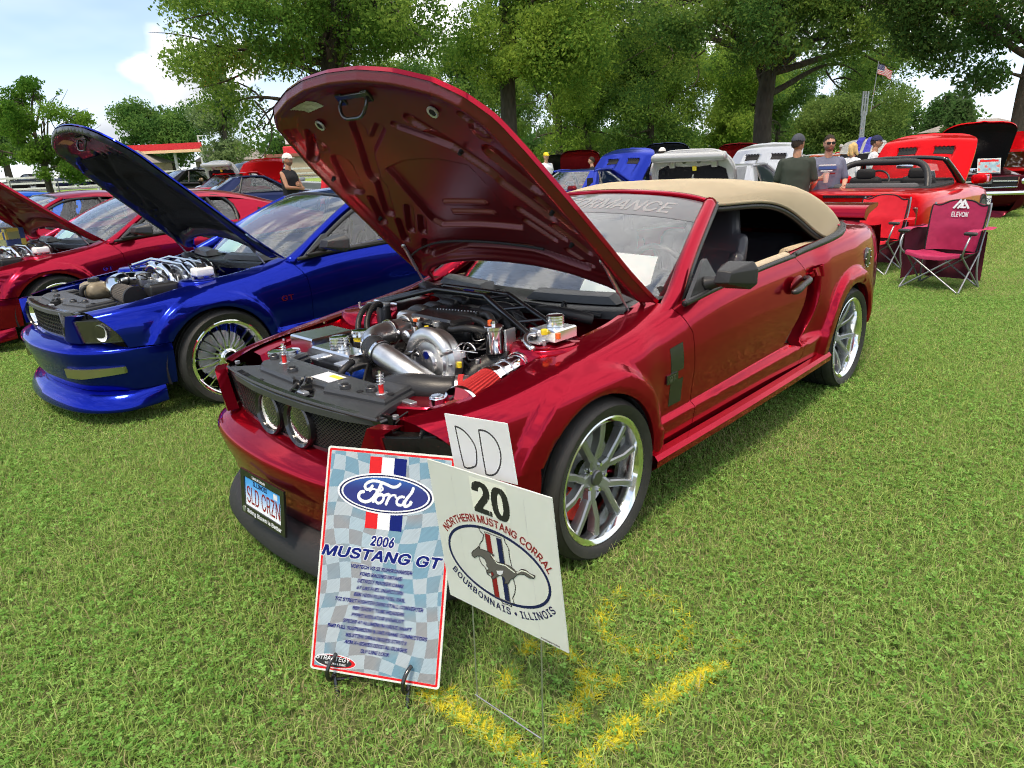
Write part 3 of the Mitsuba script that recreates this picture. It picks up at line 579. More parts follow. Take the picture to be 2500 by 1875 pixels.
def bay(t, skin, plastic='cover_plastic'):
    """inner wings, towers, bulkhead, cowl, radiator cover: common to these cars"""
    for s in (1, -1):
        sg = lambda m: m if s > 0 else flipy(m)
        xs = np.linspace(.62, -.54, 24)
        part(t, 'inner_wing', lambda: sg(grid([[(x, .745 + .0 * x + min(0, (_w(x) - .905) * .95), qz(x, 1.02)[0] - .012), (x, .690 + min(0, (_w(x) - .905)), qz(x, 1.02)[0] - .020), (x, .672 + min(0, (_w(x) - .905)), qz(x, 1.02)[0] - .055), (x, .640 + min(0, (_w(x) - .905)), .66), (x, .60 + min(0, (_w(x) - .905)), .40)] for x in xs], flip=True)), skin, 40, cache=f'wing{s}')
        for k, x in enumerate((.45, .2, -.05, -.3)): part(t, 'wing_bolt', cyl((x, s * (.715 + min(0, float(_w(x)) - .905)), float(qz(x, 1.02)[0]) - .016), .010, .010, 6), 'chrome', 30)
        tw_ = part(t, 'strut_tower', lambda: sg(mv(lathe([(.18, -.30), (.165, -.06), (.150, -.012), (.135, .0), (.06, .004), (.055, -.004), (0, -.004)], 36, 'z'), (-.02, .60, .868))), skin, 40, cache=f'tower{s}')
        part(tw_, 'tower_nut', cyl((-.02, s * .60, .866), .022, .03, 6), 'zinc', 30)
        for a in (.6, 2.7, 4.8): part(tw_, 'tower_stud', cyl((-.02 + .09 * math.cos(a), s * .60 + .09 * math.sin(a), .868), .008, .022, 6), 'zinc', 30)
    part(t, 'bulkhead', lambda: panel(Polygon([(-.70, .3), (.70, .3), (.70, .88), (.3, .91), (-.3, .91), (-.70, .88)]), lambda q: np.stack([-.40 - .12 * q[:, 0] ** 2, q[:, 0], q[:, 1]], 1), .06), skin, 40, cache='bulk')
    cw = lambda: grid([[(-.335 - .14 * (y / .72) ** 2 - dx, y, z) for dx, z in ((-.05, .885), (-.045, .918), (-.01, .930), (.03, .926), (.06, .912), (.14, .918), (.22, .925), (.30, .93))] for y in np.linspace(.70, -.70, 40)], flip=False)
    part(t, 'cowl_panel', cw, 'black_plastic', 40, cache='cowl')
    for y0, y1 in ((-.60, -.16), (.14, .60)):
        yy = np.linspace(y0, y1, 14); rows = []
        for y in yy:
            e = min(1, min(y - y0, y1 - y) / .035); x0 = -.40 - .14 * (y / .72) ** 2; rows.append([(x0, y, .925), (x0 - .01, y, .925 + .035 * e), (x0 - .06, y, .925 + .048 * e), (x0 - .12, y, .925 + .036 * e), (x0 - .17, y, .925)])
        part(t, 'cowl_vent', grid(rows, flip=True), 'satin_plastic', 30)
    part(t, 'bay_floor', lambda: cat_(box((.12, 0, .52), (1.0, 1.1, .22), .02), box((.42, -.2, .64), (.22, .7, .10), .02), box((.05, .44, .62), (.5, .14, .16), .03), box((.05, -.44, .62), (.5, .14, .16), .03)), 'interior_black', 30, cache='bayfloor')
    part(t, 'radiator_cover', lambda: bev(COVER.difference(LATCH), .735, .764, .005), plastic, 30, cache='cover0')
    part(t, 'radiator_cover_step', lambda: bev(STEP.difference(LATCH), .750, .784, .010), plastic, 30, cache='cover1')
    part(t, 'bonnet_latch', lambda: cat_(box((.765, .04, .735), (.13, .10, .03), .005), tube([(.80, .03, .75), (.76, .035, .785), (.735, .0, .795)], .008, 8, 12), box((.775, .065, .770), (.05, .012, .035), .003), box((.75, .02, .772), (.05, .012, .05), .003)), 'gloss_black', 30, cache='latch')
    part(t, 'latch_handle', lambda: box((.80, .085, .765), (.028, .05, .018), .004), 'zinc', 30, cache='latchh')
    for x, y, z in ((.70, -.16, .784), (.70, .22, .784), (.645, -.41, .784), (.66, .33, .784)):
        b = part(t, 'bumper_stop', cyl((x, y, z), .021, .016), 'steel_dark', 30); part(b, 'stop_pad', cyl((x, y, z + .016), .014, .003), 'interior_black', 30)
    for x, y, z in ((.815, -.22, .764), (.815, .30, .764), (.64, .42, .784), (.69, .30, .784), (.81, -.36, .764)): part(t, 'push_clip', cyl((x, y, z), .013, .003), 'interior_black', 30)
def wires(t, n, seed, zone, bs='hose', r=(.003, .008), name='cable'):
    g = np.random.default_rng(seed)
    for k in range(n):
        x0, x1, y0, y1, z0, z1 = zone; a = A([g.uniform(x0, x1), g.uniform(y0, y1), g.uniform(z0, z1)]); d = g.normal(0, .10, 3); d[2] *= .3
        p = [a, a + d * .5 + A([0, 0, .03]), a + d + g.normal(0, .03, 3), a + d * 1.7 - A([0, 0, .02])]; part(t, name, tube(p, g.uniform(*r), 7, 16), bs, True)
def pleated_filter(a, b, r0, r1, n=34):
    """cone air filter with pleats, from a (wide end) to b"""
    a, b = A(a, float), A(b, float); ax = (b - a) / np.linalg.norm(b - a); L = np.linalg.norm(b - a); u = np.cross(ax, [0, 0, 1.0]); u /= np.linalg.norm(u); w = np.cross(ax, u); th = np.linspace(0, 2 * np.pi, n * 4, endpoint=False)
    k = np.tile([1, 1, .90, .90], n); rows = []
    for s in (0.06, .94): rows.append(a + ax * L * s + ((r0 * (1 - s) + r1 * s) * k)[:, None] * (np.cos(th)[:, None] * u + np.sin(th)[:, None] * w))
    R = np.stack([u, w, ax], 1); ends = cat_(mv(lathe([(0, 0), (r0 * 1.02, 0), (r0 * 1.05, .008), (r0 * 1.02, L * .08), (0, L * .08)], 40, 'z'), a, R), mv(lathe([(0, L * .92), (r1 * 1.05, L * .92), (r1 * 1.08, L * .96), (r1, L), (0, L)], 40, 'z'), a, R))
    return grid(A(rows), wrap2=True, flip=True), ends
def clamp(c, d, r, w=.014):
    d = A(d, float) / np.linalg.norm(d); u = np.cross(d, [0, 0, 1.0]); u /= np.linalg.norm(u); return mv(lathe([(r, -w / 2), (r * 1.04, -w / 2), (r * 1.04, w / 2), (r, w / 2)], 36, 'z'), c, np.stack([u, np.cross(d, u), d], 1))
# ------------------------------------------------------------------ red convertible in the foreground
RC = thing('convertible_car', 'dark red convertible with a tan soft top and its bonnet raised, in the foreground', 'car', (-.29592, 3.12842, 0), math.radians(-134.098))
shell(RC, 'red_paint', fine=.02)
for s in (1, -1):
    for x, rear in ((0, False), (-2.72, True)):
        wheel(RC, (x, s * .785, WR), 'y5', s, phase=math.radians(12) if not rear else .5, rear=rear, steer=0.0, caliper='brake_red')
# front end
part(RC, 'chin_spoiler', chin_mesh(), 'textured_plastic', 40)
part(RC, 'lower_intake', box((.70, 0, .24), (.06, 1.0, .09), .01), 'interior_black')
g = part(RC, 'grille', lambda: cat_(surf_strip(GR.buffer(.012).difference(GR.buffer(-.010)), .006, .03), surf_strip(GR.buffer(.004), -.055, .01)), 'gloss_black', 35)
part(g, 'grille_mesh', grille_mesh('diamond'), 'black_plastic', False)
part(g, 'trim_edge', tube([(*grille_surf(A([[y, z]]))[0] + A([.012, 0, .012]),) for y, z in [(-.55, .748), (-.3, .758), (0, .762), (.3, .758), (.55, .748)]], .006, 8, 40), 'satin_plastic', 40)
for y in (-.112, .112):
    c = mat((.846, y, .662), R=rotz(0) @ roty(-.02) @ rotz(-math.pi / 2))
    f = part(RC, 'fog_lamp', lathe([(.070, -.05), (.090, -.045), (.095, -.01), (.094, .012), (.088, .018), (.078, .010), (.073, -.02)], 48), 'gloss_black', 40, local=c)
    part(f, 'reflector', lathe([(.0, -.036), (.03, -.034), (.055, -.026), (.070, -.010), (.074, -.002)], 48), 'reflector', True, local=c, uv=np.stack([lathe([(.0, -.036), (.03, -.034), (.055, -.026), (.070, -.010), (.074, -.002)], 48).vertices[:, 0], lathe([(.0, -.036), (.03, -.034), (.055, -.026), (.070, -.010), (.074, -.002)], 48).vertices[:, 2]], 1))
    part(f, 'lens', lathe([(0, .014), (.04, .012), (.074, .004)], 48), 'clear_lens', True, local=c)
def head_lamp(t, s, lens='lens_dark', lamps=True, skin='red_paint'):
    fx = (lambda m: m) if s > 0 else flipy
    yz = Polygon([(.600, .725), (.70, .722), (.79, .705), (.825, .665), (.822, .585), (.60, .580)]) if False else Polygon([(.598, .722), (.735, .722), (.775, .700), (.806, .640), (.800, .572), (.615, .572)])
    def fn(p, d=0.0): y, z = p[:, 0], p[:, 1]; return np.stack([.845 - .30 * (y - .52) - 1.55 * (y - .52) ** 2 + .10 * (z - .6) + d, y, z], 1)
    b = part(t, 'headlight', fx(panel(yz, lambda p: fn(p, -.012), .02, (-.05, 0, 0))), 'gloss_black' if lamps else lens, 35)
    part(b, 'lens', fx(panel(yz.buffer(-.004), lambda p: fn(p, .0), .02, (-.02, 0, 0))), lens, 35)
    pil = Polygon([(.562, .752), (.640, .752), (.600, .722), (.612, .572), (.535, .575), (.480, .585)])
    part(t, 'nose_pillar', fx(panel(pil, lambda p: fn(p, .006) - A([.0, 0, 0]), .02, (-.05, 0, 0))), skin, 35)
    if lamps:
        c = mat((fn(A([[.735, .64]]))[0][0] + .004, s * .735, .64), R=rotz(-math.pi / 2 + s * .35)); part(b, 'lamp_bowl', lathe([(0, -.02), (.03, -.016), (.052, .0), (.056, .004)], 32), 'reflector', True, local=c, uv=np.zeros((32 * 4, 2)))
for s in (1, -1): head_lamp(RC, s, lamps=False)
# number plate in its black frame
m = frame_at((.972, -.025, .350), (0, 1, 0), (-.12, 0, 1))
pf = part(RC, 'number_plate', ext(sbox(-.152, -.076, .152, .076), .004), 'plate_blue_sky', False, local=m)
part(pf, 'plate_frame', ext(sbox(-.172, -.098, .172, .088).buffer(0).difference(sbox(-.143, -.060, .143, .062)), .009), 'gloss_black', 30, local=m)
ml = m @ mat((0, 0, .0043))
plate_text(pf, 'SLD CRZN', .070, 'ink_maroon', ml @ mat((0, -.046, 0)), bold=False, fit=.262)
plate_text(pf, 'ILLINOIS', .018, 'ink_navy', ml @ mat((-.02, .036, 0)), bold=True)
part(pf, 'tag', ext(sbox(.085, .030, .115, .052), .0008), 'ink_white', False, local=ml)
plate_text(pf, 'Being Blown is Better', .0165, 'ink_white', m @ mat((.012, -.087, .0095)), bold=True, fit=.27)
plate_text(pf, 'Land of Lincoln', .0105, 'ink_white', m @ mat((-.02, .069, .0095)), bold=True)
part(pf, 'emblem', lathe([(0, 0), (.013, 0), (.013, .002), (0, .002)], 24, 'z'), 'zinc', 30, local=m @ mat((-.150, -.080, .009)))
# bonnet
H, HL = hood_parts(RC, 48.5, 'red_paint', 'hood_under_red', fine=.0075)
P = lambda x, y, d=.0: A((x, y, hoodz(A([x]), A([y]))[0] - .046 - d))
for x, y in ((.63, -.37), (.63, .37)):
    part(H, 'pin_ring', mv(lathe([(.015, -.003), (.023, -.005), (.025, .0), (.023, .004), (.015, .002)], 28, 'z'), P(x, y, -.004)), 'pin_ring_zinc', 35, local=HL)
    part(H, 'pin_hole', mv(lathe([(0, -.001), (.017, -.001), (.017, .003), (0, .003)], 20, 'z'), P(x, y, -.003)), 'interior_black', 35, local=HL)
part(H, 'sticker', panel(Polygon([(.755, -.40), (.77, -.27), (.715, -.24), (.70, -.37)]), lambda p: hood_under(p) - A([0, 0, .002]), .02, flip=True), 'label_paper', 35, local=HL)
part(H, 'hose', tube([P(-.27, -.62, .02), P(-.215, -.45), P(-.19, -.2, .0), P(-.19, .05, .0), P(-.20, .34, .0)], .006, 8, 40), 'hose', 40, local=HL)
for x, y in ((.10, .60), (.02, -.60), (.33, -.62), (.42, .33), (-.12, .56)): part(H, 'bumper_stop', mv(lathe([(0, -.012), (.008, -.012), (.010, .006), (0, .008)], 12, 'z'), P(x, y)), 'interior_black', local=HL)
for s in (1, -1):
    top = (HL @ A([-.22, s * .665, hoodz(A([-.22]), A([.665]))[0] - .03, 1]))[:3]; bot = A([-.50, s * .70, .86])
    mid = bot + (top - bot) * .5
    st = part(RC, 'gas_strut', tube([mid, top], .0105, 12), 'zinc'); part(st, 'strut_rod', tube([bot, mid], .0055, 10), 'zinc')
    part(st, 'ball_joint', mv(trimesh.creation.icosphere(2, .016), top), 'zinc', True)
    a = (HL @ A([-.53, s * .715, .90, 1]))[:3]; b = (HL @ A([-.30, s * .70, .905, 1]))[:3]; q = A([-.56, s * .74, .865])
    part(RC, 'bonnet_hinge', cat_(tube([q, a, b], .012, 6), box(tuple(q), (.12, .03, .05))), 'hood_under_red')
# soft top
C_ = [(-1.365, 0, 1.366), (-1.75, 0, 1.404), (-2.2, 0, 1.392), (-2.60, 0, 1.335), (-2.93, 0, 1.17), (-3.13, 0, 1.03)]
H1 = [(-1.37, .28, 1.360), (-1.75, .30, 1.397), (-2.2, .32, 1.384), (-2.60, .34, 1.325), (-2.93, .36, 1.162), (-3.12, .36, 1.025)]
H2 = [(-1.385, .47, 1.340), (-1.75, .52, 1.368), (-2.2, .56, 1.356), (-2.60, .60, 1.285), (-2.90, .635, 1.125), (-3.07, .61, 1.015)]
H3 = [(-1.395, .55, 1.320), (-1.75, .625, 1.332), (-2.2, .665, 1.312), (-2.53, .71, 1.232), (-2.78, .755, 1.095), (-2.93, .725, 1.015)]
E_ = [(-1.405, .590, 1.292), (-1.72, .665, 1.285), (-2.02, .705, 1.238), (-2.22, .745, 1.145), (-2.36, .785, 1.058), (-2.50, .822, 1.008)]
def soft_rows():
    R_ = [C_, H1, H2, H3, E_]; F_ = [[(x, -y, z) for x, y, z in c] for c in R_]; return F_[::-1] + R_[1:] if False else F_[:0:-1] + R_
stm = loft(soft_rows(), 72, 60); v = stm.vertices
v = v + A([0, 0, 1.0]) * (.0025 * np.sin(v[:, :1] * 17) * (np.abs(v[:, 1:2]) < .6)); v[:, 2] += .004 * (meshkit.fbm(v * 7, 3) - .5) ; stm.vertices = v
part(RC, 'soft_top', stm, 'soft_top_canvas', True)
for s in (1, -1):
    e = A(E_) * A([1, s, 1]); part(RC, 'roof_seam', tube(e + A([0, 0, .004]), .009, 8, 40), 'soft_top_canvas', True)
    part(RC, 'window_seal', tube(e - A([0, s * .012, .020]), .016, 8, 40), 'black_plastic', True)
inner = loft([[(x * .99 - .02, y * .95, z - .03) for x, y, z in c] for c in soft_rows()], 30, 40, flip=True); part(RC, 'headliner', inner, 'interior_black', True)
part(RC, 'windscreen_header', loft([sym([(-1.395, .575, 1.288), (-1.37, .42, 1.322), (-1.345, .2, 1.342), (-1.34, 0, 1.348)]), sym([(-1.385, .578, 1.312), (-1.365, .42, 1.346), (-1.345, .2, 1.364), (-1.335, 0, 1.370)]), sym([(-1.41, .57, 1.322), (-1.40, .42, 1.356), (-1.385, .2, 1.374), (-1.38, 0, 1.380)])], 8, 40, flip=True), 'red_paint', 50)
for s in (1, -1):
    p = A([(-.46, .80, .872), (-.66, .785, .925), (-.82, .738, 1.012), (-1.10, .655, 1.165), (-1.40, .568, 1.305)]) * A([1, s, 1])
    ap = tube(p, [.030, .042, .039, .036, .034], 12, 30); part(RC, 'windscreen_pillar', ap, 'red_paint', True)
    part(RC, 'pillar_seal', tube(p + A([-.035, s * .016, -.010]), .019, 8, 24), 'black_plastic', True)
    tri = Polygon([(-.66, .925), (-1.00, .955), (-.93, 1.09), (-.90, 1.085)]); part(RC, 'mirror_sail', panel(tri, lambda q: np.stack([q[:, 0], s * (.868 - .35 * (q[:, 1] - .93)), q[:, 1]], 1), .03, (0, -s * .02, 0), flip=s > 0), 'satin_plastic')
    mm = mirror_mesh(); mm = mm if s > 0 else flipy(mm)
    mk = part(RC, 'door_mirror', mv(mm, (-.19, .12 * s, 0), s=(1, .80, 1)), 'black_plastic', 40); part(mk, 'mirror_stalk', tube([(-.86, s * .84, .985), (-.87, s * .90, 1.0), (-.87, s * .97, 1.02)], [.035, .026, .026], 12, 12), 'black_plastic', True)
    bt = [(-.64, .868, .935), (-1.0, .868, .962), (-1.35, .868, .980), (-1.80, .872, .995)]; part(RC, 'belt_seal', tube(A(bt) * A([1, s, 1]), .014, 8, 24), 'black_plastic', True)
    part(RC, 'door_inner_top', tube(A(bt)[1:] * A([1, s, 1]) - A([0, s * .045, .006]), .030, 8, 24), 'tan_vinyl', True)
    qb = A([(-1.80, .872, 1.000), (-2.2, .868, 1.022), (-2.55, .845, 1.040), (-2.80, .775, 1.046), (-3.02, .665, 1.040), (-3.13, .45, 1.036), (-3.16, 0, 1.035)]) * A([1, s, 1]); part(RC, 'belt_moulding', tube(qb, [.016, .020, .026, .030, .028, .026, .026], 10, 50), 'black_plastic', True)
    hd = mat((-1.775, s * .916, .842), R=rotz(0 if s > 0 else math.pi) @ roty(.10))
    d = part(RC, 'door_handle', tube([(-.105, -.01, .012), (-.095, .022, .012), (0, .034, .004), (.085, .028, -.010), (.105, .012, -.013)], [.014, .017, .016, .018, .012], 10, 20), 'satin_plastic', True, local=hd)
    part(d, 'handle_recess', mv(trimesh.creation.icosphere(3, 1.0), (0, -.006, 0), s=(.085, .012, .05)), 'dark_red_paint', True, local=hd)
    # quarter scoop: red pocket, black shade sheet and the blade behind it
    sc = lambda m: m if s > 0 else flipy(m)
    outc = A([(-2.10, .80), (-2.10, .74), (-2.07, .62), (-2.0, .53), (-1.90, .465)]); lc = curve2([(-1.985, .815), (-1.95, .72), (-1.87, .60), (-1.765, .505)], 40)
    dpt = lambda q, k: np.c_[q[:, :1] * 0, k[:, None], q[:, :1] * 0]; rx = lambda q: np.interp(q[:, 1], lc[::-1, 1], lc[::-1, 0]) - q[:, 0]
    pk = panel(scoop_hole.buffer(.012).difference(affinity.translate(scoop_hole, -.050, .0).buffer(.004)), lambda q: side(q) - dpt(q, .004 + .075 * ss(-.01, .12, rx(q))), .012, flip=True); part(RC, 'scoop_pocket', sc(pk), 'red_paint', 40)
    part(RC, 'scoop_duct', sc(panel(scoop_hole.buffer(.02), lambda q: side(q) - dpt(q, .10 + 0 * q[:, 0]), .03, flip=True)), 'interior_black', 40)  # black sheet stands in for the shade deep inside the red scoop
    bl = []
    for (x, q), dy in zip(PchipInterpolator(np.linspace(0, 1, 5), outc, axis=0)(np.linspace(0, 1, 16)), np.linspace(.022, .004, 16)):
        b0 = side(A([[x, q]]))[0]; b1 = side(A([[x - .055, q + .004]]))[0]; bl.append([b0 - A([0, .06, 0]), b0 + A([.004, dy, 0]), b0 + A([-.012, dy + .004, 0]), (b0 + b1) / 2 + A([0, dy * .8, 0]), b1 + A([0, -.002, 0])])
    part(RC, 'scoop_blade', sc(grid(bl, flip=True)), 'red_paint', 35)
    tp = A([side(A([[x, .82 + dq]]))[0] + A([0, dy, 0]) for x, dq, dy in ((-1.985, -.004, -.05), (-1.99, 0, .012), (-2.02, .016, .020), (-2.10, .022, .030), (-2.17, .018, .004))]); tq = A([side(A([[x, .80 + dq]]))[0] + A([0, dy, 0]) for x, dq, dy in ((-2.0, -.006, -.05), (-2.005, 0, .012), (-2.04, .002, .024), (-2.11, -.010, .032), (-2.165, -.020, .004))])
    part(RC, 'scoop_lip', sc(cat_(*[tube([a, b], .009, 8) for a, b in zip(tp[1:], tq[1:])], grid([tp, tq]))), 'red_paint', 40)
    fc = mat(side(A([[-2.965, zq([-2.965], [.835])[0]]]))[0] * A([1, s, 1]), R=rotz(.06 * s + (0 if s > 0 else math.pi)))
    fd = part(RC, 'fuel_cap', lathe([(0, .012), (.058, .010), (.066, .004), (.070, -.01)], 40), 'gloss_black', 35, local=fc)
    for k in range(8): a = k * math.pi / 4; part(fd, 'screw', mv(trimesh.creation.icosphere(1, .0045), (.060 * math.cos(a), .010, .060 * math.sin(a))), 'chrome', True, local=fc)
    # black stripe decal and badge on the fender, script on it
    for q0, q1 in ((.655, .785), (.50, .615)):
        dp = Polygon([(-.475 - .02 * math.sin(3 * z), z) for z in np.linspace(q0, q1, 6)] + [(-.58 - .02 * math.sin(3 * z), z) for z in np.linspace(q1, q0, 6)]); part(RC, 'stripe_decal', sc(panel(dp, lambda q: side(q) + A([0, .0012, 0]), .015, flip=True)), 'decal_black', 40)
    gb = mat(side(A([[-.50, .635]]))[0] * A([1, s, 1]) + A([0, s * .002, 0]), R=(rotz(math.pi) if s > 0 else np.eye(3)) @ rotx(math.pi / 2))
    b = part(RC, 'badge', mv(ext(sbox(-.042, -.018, .042, .018).buffer(.003), .005), (0, 0, 0)), 'gloss_black', 30, local=gb); plate_text(b, 'GT', .026, 'steel_dark', gb @ mat((0, -.013, .005)), bold=True, sx=1.15)
# tail
part(RC, 'boot_lid', loft([sym([(-3.10, .62, 1.035), (-3.12, .4, 1.05), (-3.13, .2, 1.055), (-3.13, 0, 1.056)]), sym([(-3.45, .62, 1.01), (-3.45, .4, 1.035), (-3.45, .2, 1.04), (-3.45, 0, 1.042)]), sym([(-3.76, .60, .96), (-3.78, .4, 1.0), (-3.80, .2, 1.01), (-3.80, 0, 1.01)])], 16, 40), 'red_paint', True)
part(RC, 'tonneau_deck', loft([sym([(-2.70, .79, 1.005), (-2.9, .5, 1.0), (-3.0, .25, 1.0), (-3.02, 0, 1.0)]), sym([(-3.1, .62, 1.035), (-3.12, .4, 1.048), (-3.13, .2, 1.052), (-3.13, 0, 1.054)])], 6, 30), 'black_plastic', True)
part(RC, 'rear_bumper', loft([sym([(-3.62, .775, .99), (-3.76, .6, .97), (-3.82, .3, 1.0), (-3.82, 0, 1.0)]), sym([(-3.70, .76, .80), (-3.83, .6, .80), (-3.88, .3, .82), (-3.89, 0, .82)]), sym([(-3.72, .75, .52), (-3.86, .6, .52), (-3.92, .3, .52), (-3.93, 0, .52)]), sym([(-3.60, .74, .30), (-3.76, .6, .28), (-3.82, .3, .28), (-3.83, 0, .28)])], 30, 40, flip=True), 'red_paint', True)
spw = [[(-3.50 + .14 * (1 - abs(y) / .70) * 0 + dx, y, z + dz * (1 - .0 * abs(y)) - (.055 if abs(y) > .665 else 0) * 0) for y in np.linspace(-.69, .69, 21)] for dx, z, dz in ((0, 1.045, 0), (-.02, 1.10, 0), (-.09, 1.125, 0), (-.27, 1.135, 0), (-.295, 1.125, 0), (-.28, 1.105, 0), (-.12, 1.085, 0), (-.05, 1.02, 0))]
part(RC, 'rear_spoiler', cat_(loft(spw, 34, 40, flip=True), *[tm(A([r[k] for r in spw]), [[0, i, i + 1] for i in range(1, 7)]) for k in (0, -1)]), 'red_paint', 35)
for s in (1, -1): part(RC, 'tail_light', mv(box((0, 0, 0), (.05, .34, .20), .01), (-3.85, s * .5, .82)), 'lens_red')
# windscreen, sunstrip lettering, papers
part(RC, 'windscreen', windshield(), 'glass', True)
def on_ws(s, y, d=.004):
    b, t_ = spl(sym(WS_B), 41), spl(sym(WS_T), 41); k = (1 - y / .70) / 2 * 40; i = np.clip(k, 0, 40); f = lambda c: A([np.interp(i, np.arange(41), c[:, j]) for j in range(3)])
    return f(b) * (1 - s) + f(t_) * s + A([.035, 0, .04]) * (4 * s * (1 - s)) + A([.6, 0, .8]) * d
part(RC, 'sunstrip', grid([[on_ws(s, y, .0015) for y in np.linspace(.695, -.695, 40)] for s in np.linspace(.72, .995, 6)], flip=True), 'strip_tint', True)
tx = meshkit.text_mesh('PERFORMANCE', .085, .0004, True); v = tx.vertices; u = .50 - (v[:, 0] + .18 * v[:, 1]) * (.98 / v[:, 0].max()); u = -u * 1.05 if False else -u
tx.vertices = A([on_ws(.775 + vv * 1.55, -uu * -1 if False else uu, .003) for uu, vv in zip(u * 1.08, v[:, 1])]); part(RC, 'sunstrip_lettering', tx, 'strip_letters', False)
ppr = grid([[on_ws(s, y, -.03) + A([.02, 0, -.01]) for y in np.linspace(.60 - .05 * s, .30 - .05 * s, 6)] for s in np.linspace(.05, .40, 6)], flip=True); part(RC, 'window_sheet', ppr, 'paper', True)
# cabin
for y in (.37, -.37): part(RC, 'front_seat', mv(seat_mesh(.32), (-1.58, y, .375)), 'leather', True)
part(RC, 'rear_seat', mv(cat_(rbox((0, 0, 0), (.5, 1.1, .2), .07), mv(rbox((-.32, 0, .3), (.16, 1.1, .55), .07), R=roty(-.2))), (-2.35, 0, .50)), 'leather', True)
part(RC, 'dashboard', cat_(rbox((-.93, 0, .90), (.38, 1.36, .16), .05), rbox((-1.02, .37, .955), (.22, .38, .07), .03)), 'interior_black', True)
part(RC, 'steering_wheel', mv(cat_(mv(trimesh.creation.torus(.180, .016, 32, 10)), tube([(-.17, 0, 0), (.17, 0, 0)], .014), tube([(0, -.17, 0), (0, 0, 0)], .014), mv(trimesh.creation.icosphere(2, .05), s=(1, 1, .5))), (-1.26, .37, .93), R=roty(-1.15)), 'leather', 40)
part(RC, 'rear_view_mirror', rbox((-1.25, 0, 1.25), (.03, .24, .06), .012), 'interior_black', True)
for s in (1, -1): part(RC, 'quarter_trim', mv(rbox((0, 0, 0), (.55, .16, .10), .04), (-2.28, s * .76, .955)), 'tan_vinyl', True)
part(RC, 'floor_panel', box((-1.5, 0, .32), (2.0, 1.5, .04)), 'interior_black')
for s in (1, -1): part(RC, 'door_lining', box((-1.35, s * .80, .62), (1.35, .03, .58), .01), 'tan_dark')
bay(RC, 'red_paint')
t = RC
lb = part(t, 'warning_label', box((.66, .045, .7855), (.08, .13, .002), .0005), 'paper'); part(lb, 'yellow_band', box((.645, .075, .787), (.024, .075, .001), .0002), 'ink_yellow')
for y in (-.305, .385):
    p = part(t, 'bonnet_pin', cyl((.655, y, .784), .006, .085, 12), 'chrome'); part(p, 'pin_sleeve', cyl((.655, y, .786), .0095, .032, 16), 'red_plastic')
    part(p, 'pin_spring', tube([(.655 + .013 * math.cos(k * .7), y + .013 * math.sin(k * .7), .822 + k * .0012) for k in range(32)], .0022, 6), 'chrome', True); part(p, 'pin_base', cyl((.655, y, .782), .022, .006), 'zinc')
# polished tanks
for c in ((.555, -.415), (.615, -.452)): part(t, 'filler_cap', mv(knurl(.036, .022, 2), (*c, .782)), 'polished', 30)
tk = part(t, 'polished_tank', bev(Polygon([(.26, -.54), (.26, -.35), (.485, -.355), (.485, -.545)]), .66, .842, .008), 'tank_alloy', 30)
t2 = part(t, 'polished_tank', bev(Polygon([(.435, -.27), (.435, .015), (.54, .015), (.54, -.27)]), .70, .838, .007), 'tank_alloy', 30)
part(t2, 'tank_cap', mv(knurl(.042, .052, 4), (.49, -.12, .838)), 'polished', 30); part(t2, 'tank_bracket', box((.555, -.20, .80), (.04, .06, .012), .003), 'zinc'); part(t2, 'tank_bracket', box((.555, -.02, .80), (.04, .06, .012), .003), 'zinc')
part(t2, 'tank_hose', tube([(.53, .02, .81), (.575, .035, .80), (.60, .03, .775), (.60, .02, .74)], .014, 10, 20), 'hose', True)
oc = part(t, 'oil_filler', cyl((.355, -.16, .78), .035, .06), 'black_plastic'); part(oc, 'yellow_collar', cyl((.355, -.16, .835), .033, .026), 'yellow_plastic'); part(oc, 'oil_cap', mv(knurl(.040, .026, 2), (.355, -.16, .860)), 'polished', 30)
cc = part(t, 'catch_can', cyl((.02, -.44, .80), .036, .105), 'steel_dark'); part(cc, 'can_lid', cyl((.02, -.44, .903), .038, .014), 'zinc')
for d in (0, .05): part(cc, 'can_hose', tube([(.03 + d, -.43, .90), (.09 + d, -.40, .925), (.16 + d, -.37, .89), (.20 + d, -.33, .82), (.20 + d, -.28, .77)], .014, 10, 28), 'hose', True)
part(t, 'polished_tank', bev(Polygon([(-.08, -.66), (-.08, -.46), (-.30, -.46), (-.30, -.66)]), .80, .895, .006), 'tank_alloy', 30)
# blower, charge pipe, throttle
pp = spl([(.12, -.10, .865), (.24, -.08, .870), (.36, -.05, .868), (.430, .035, .858), (.455, .15, .840), (.455, .27, .808), (.43, .37, .760), (.38, .43, .70)], 60)
cp = part(t, 'charge_pipe', tube(pp, .047, 28), 'cast_alloy', True); part(cp, 'coupler', tube(spl(pp[26:33], 12), .051, 28), 'hose', True)
for k in (26, 32, 10): part(cp, 'hose_clamp', clamp(pp[k], pp[k + 1] - pp[k], .0515), 'chrome', 30)
tb = part(t, 'throttle_body', cat_(rbox((.10, -.11, .865), (.07, .17, .12), .02), mv(lathe([(.052, 0), (.060, 0), (.060, .04), (.052, .04)], 30, 'z'), (.12, -.10, .865), roty(math.pi / 2))), 'cast_alloy', 40)
part(tb, 'idle_motor', mv(lathe([(0, 0), (.028, 0), (.030, .01), (.030, .07), (.02, .078), (0, .078)], 24, 'z'), (.16, .00, .85), roty(math.pi / 2)), 'brushed', 30)
part(tb, 'red_plug', cyl((.17, .00, .905), .010, .014), 'orange_plastic')
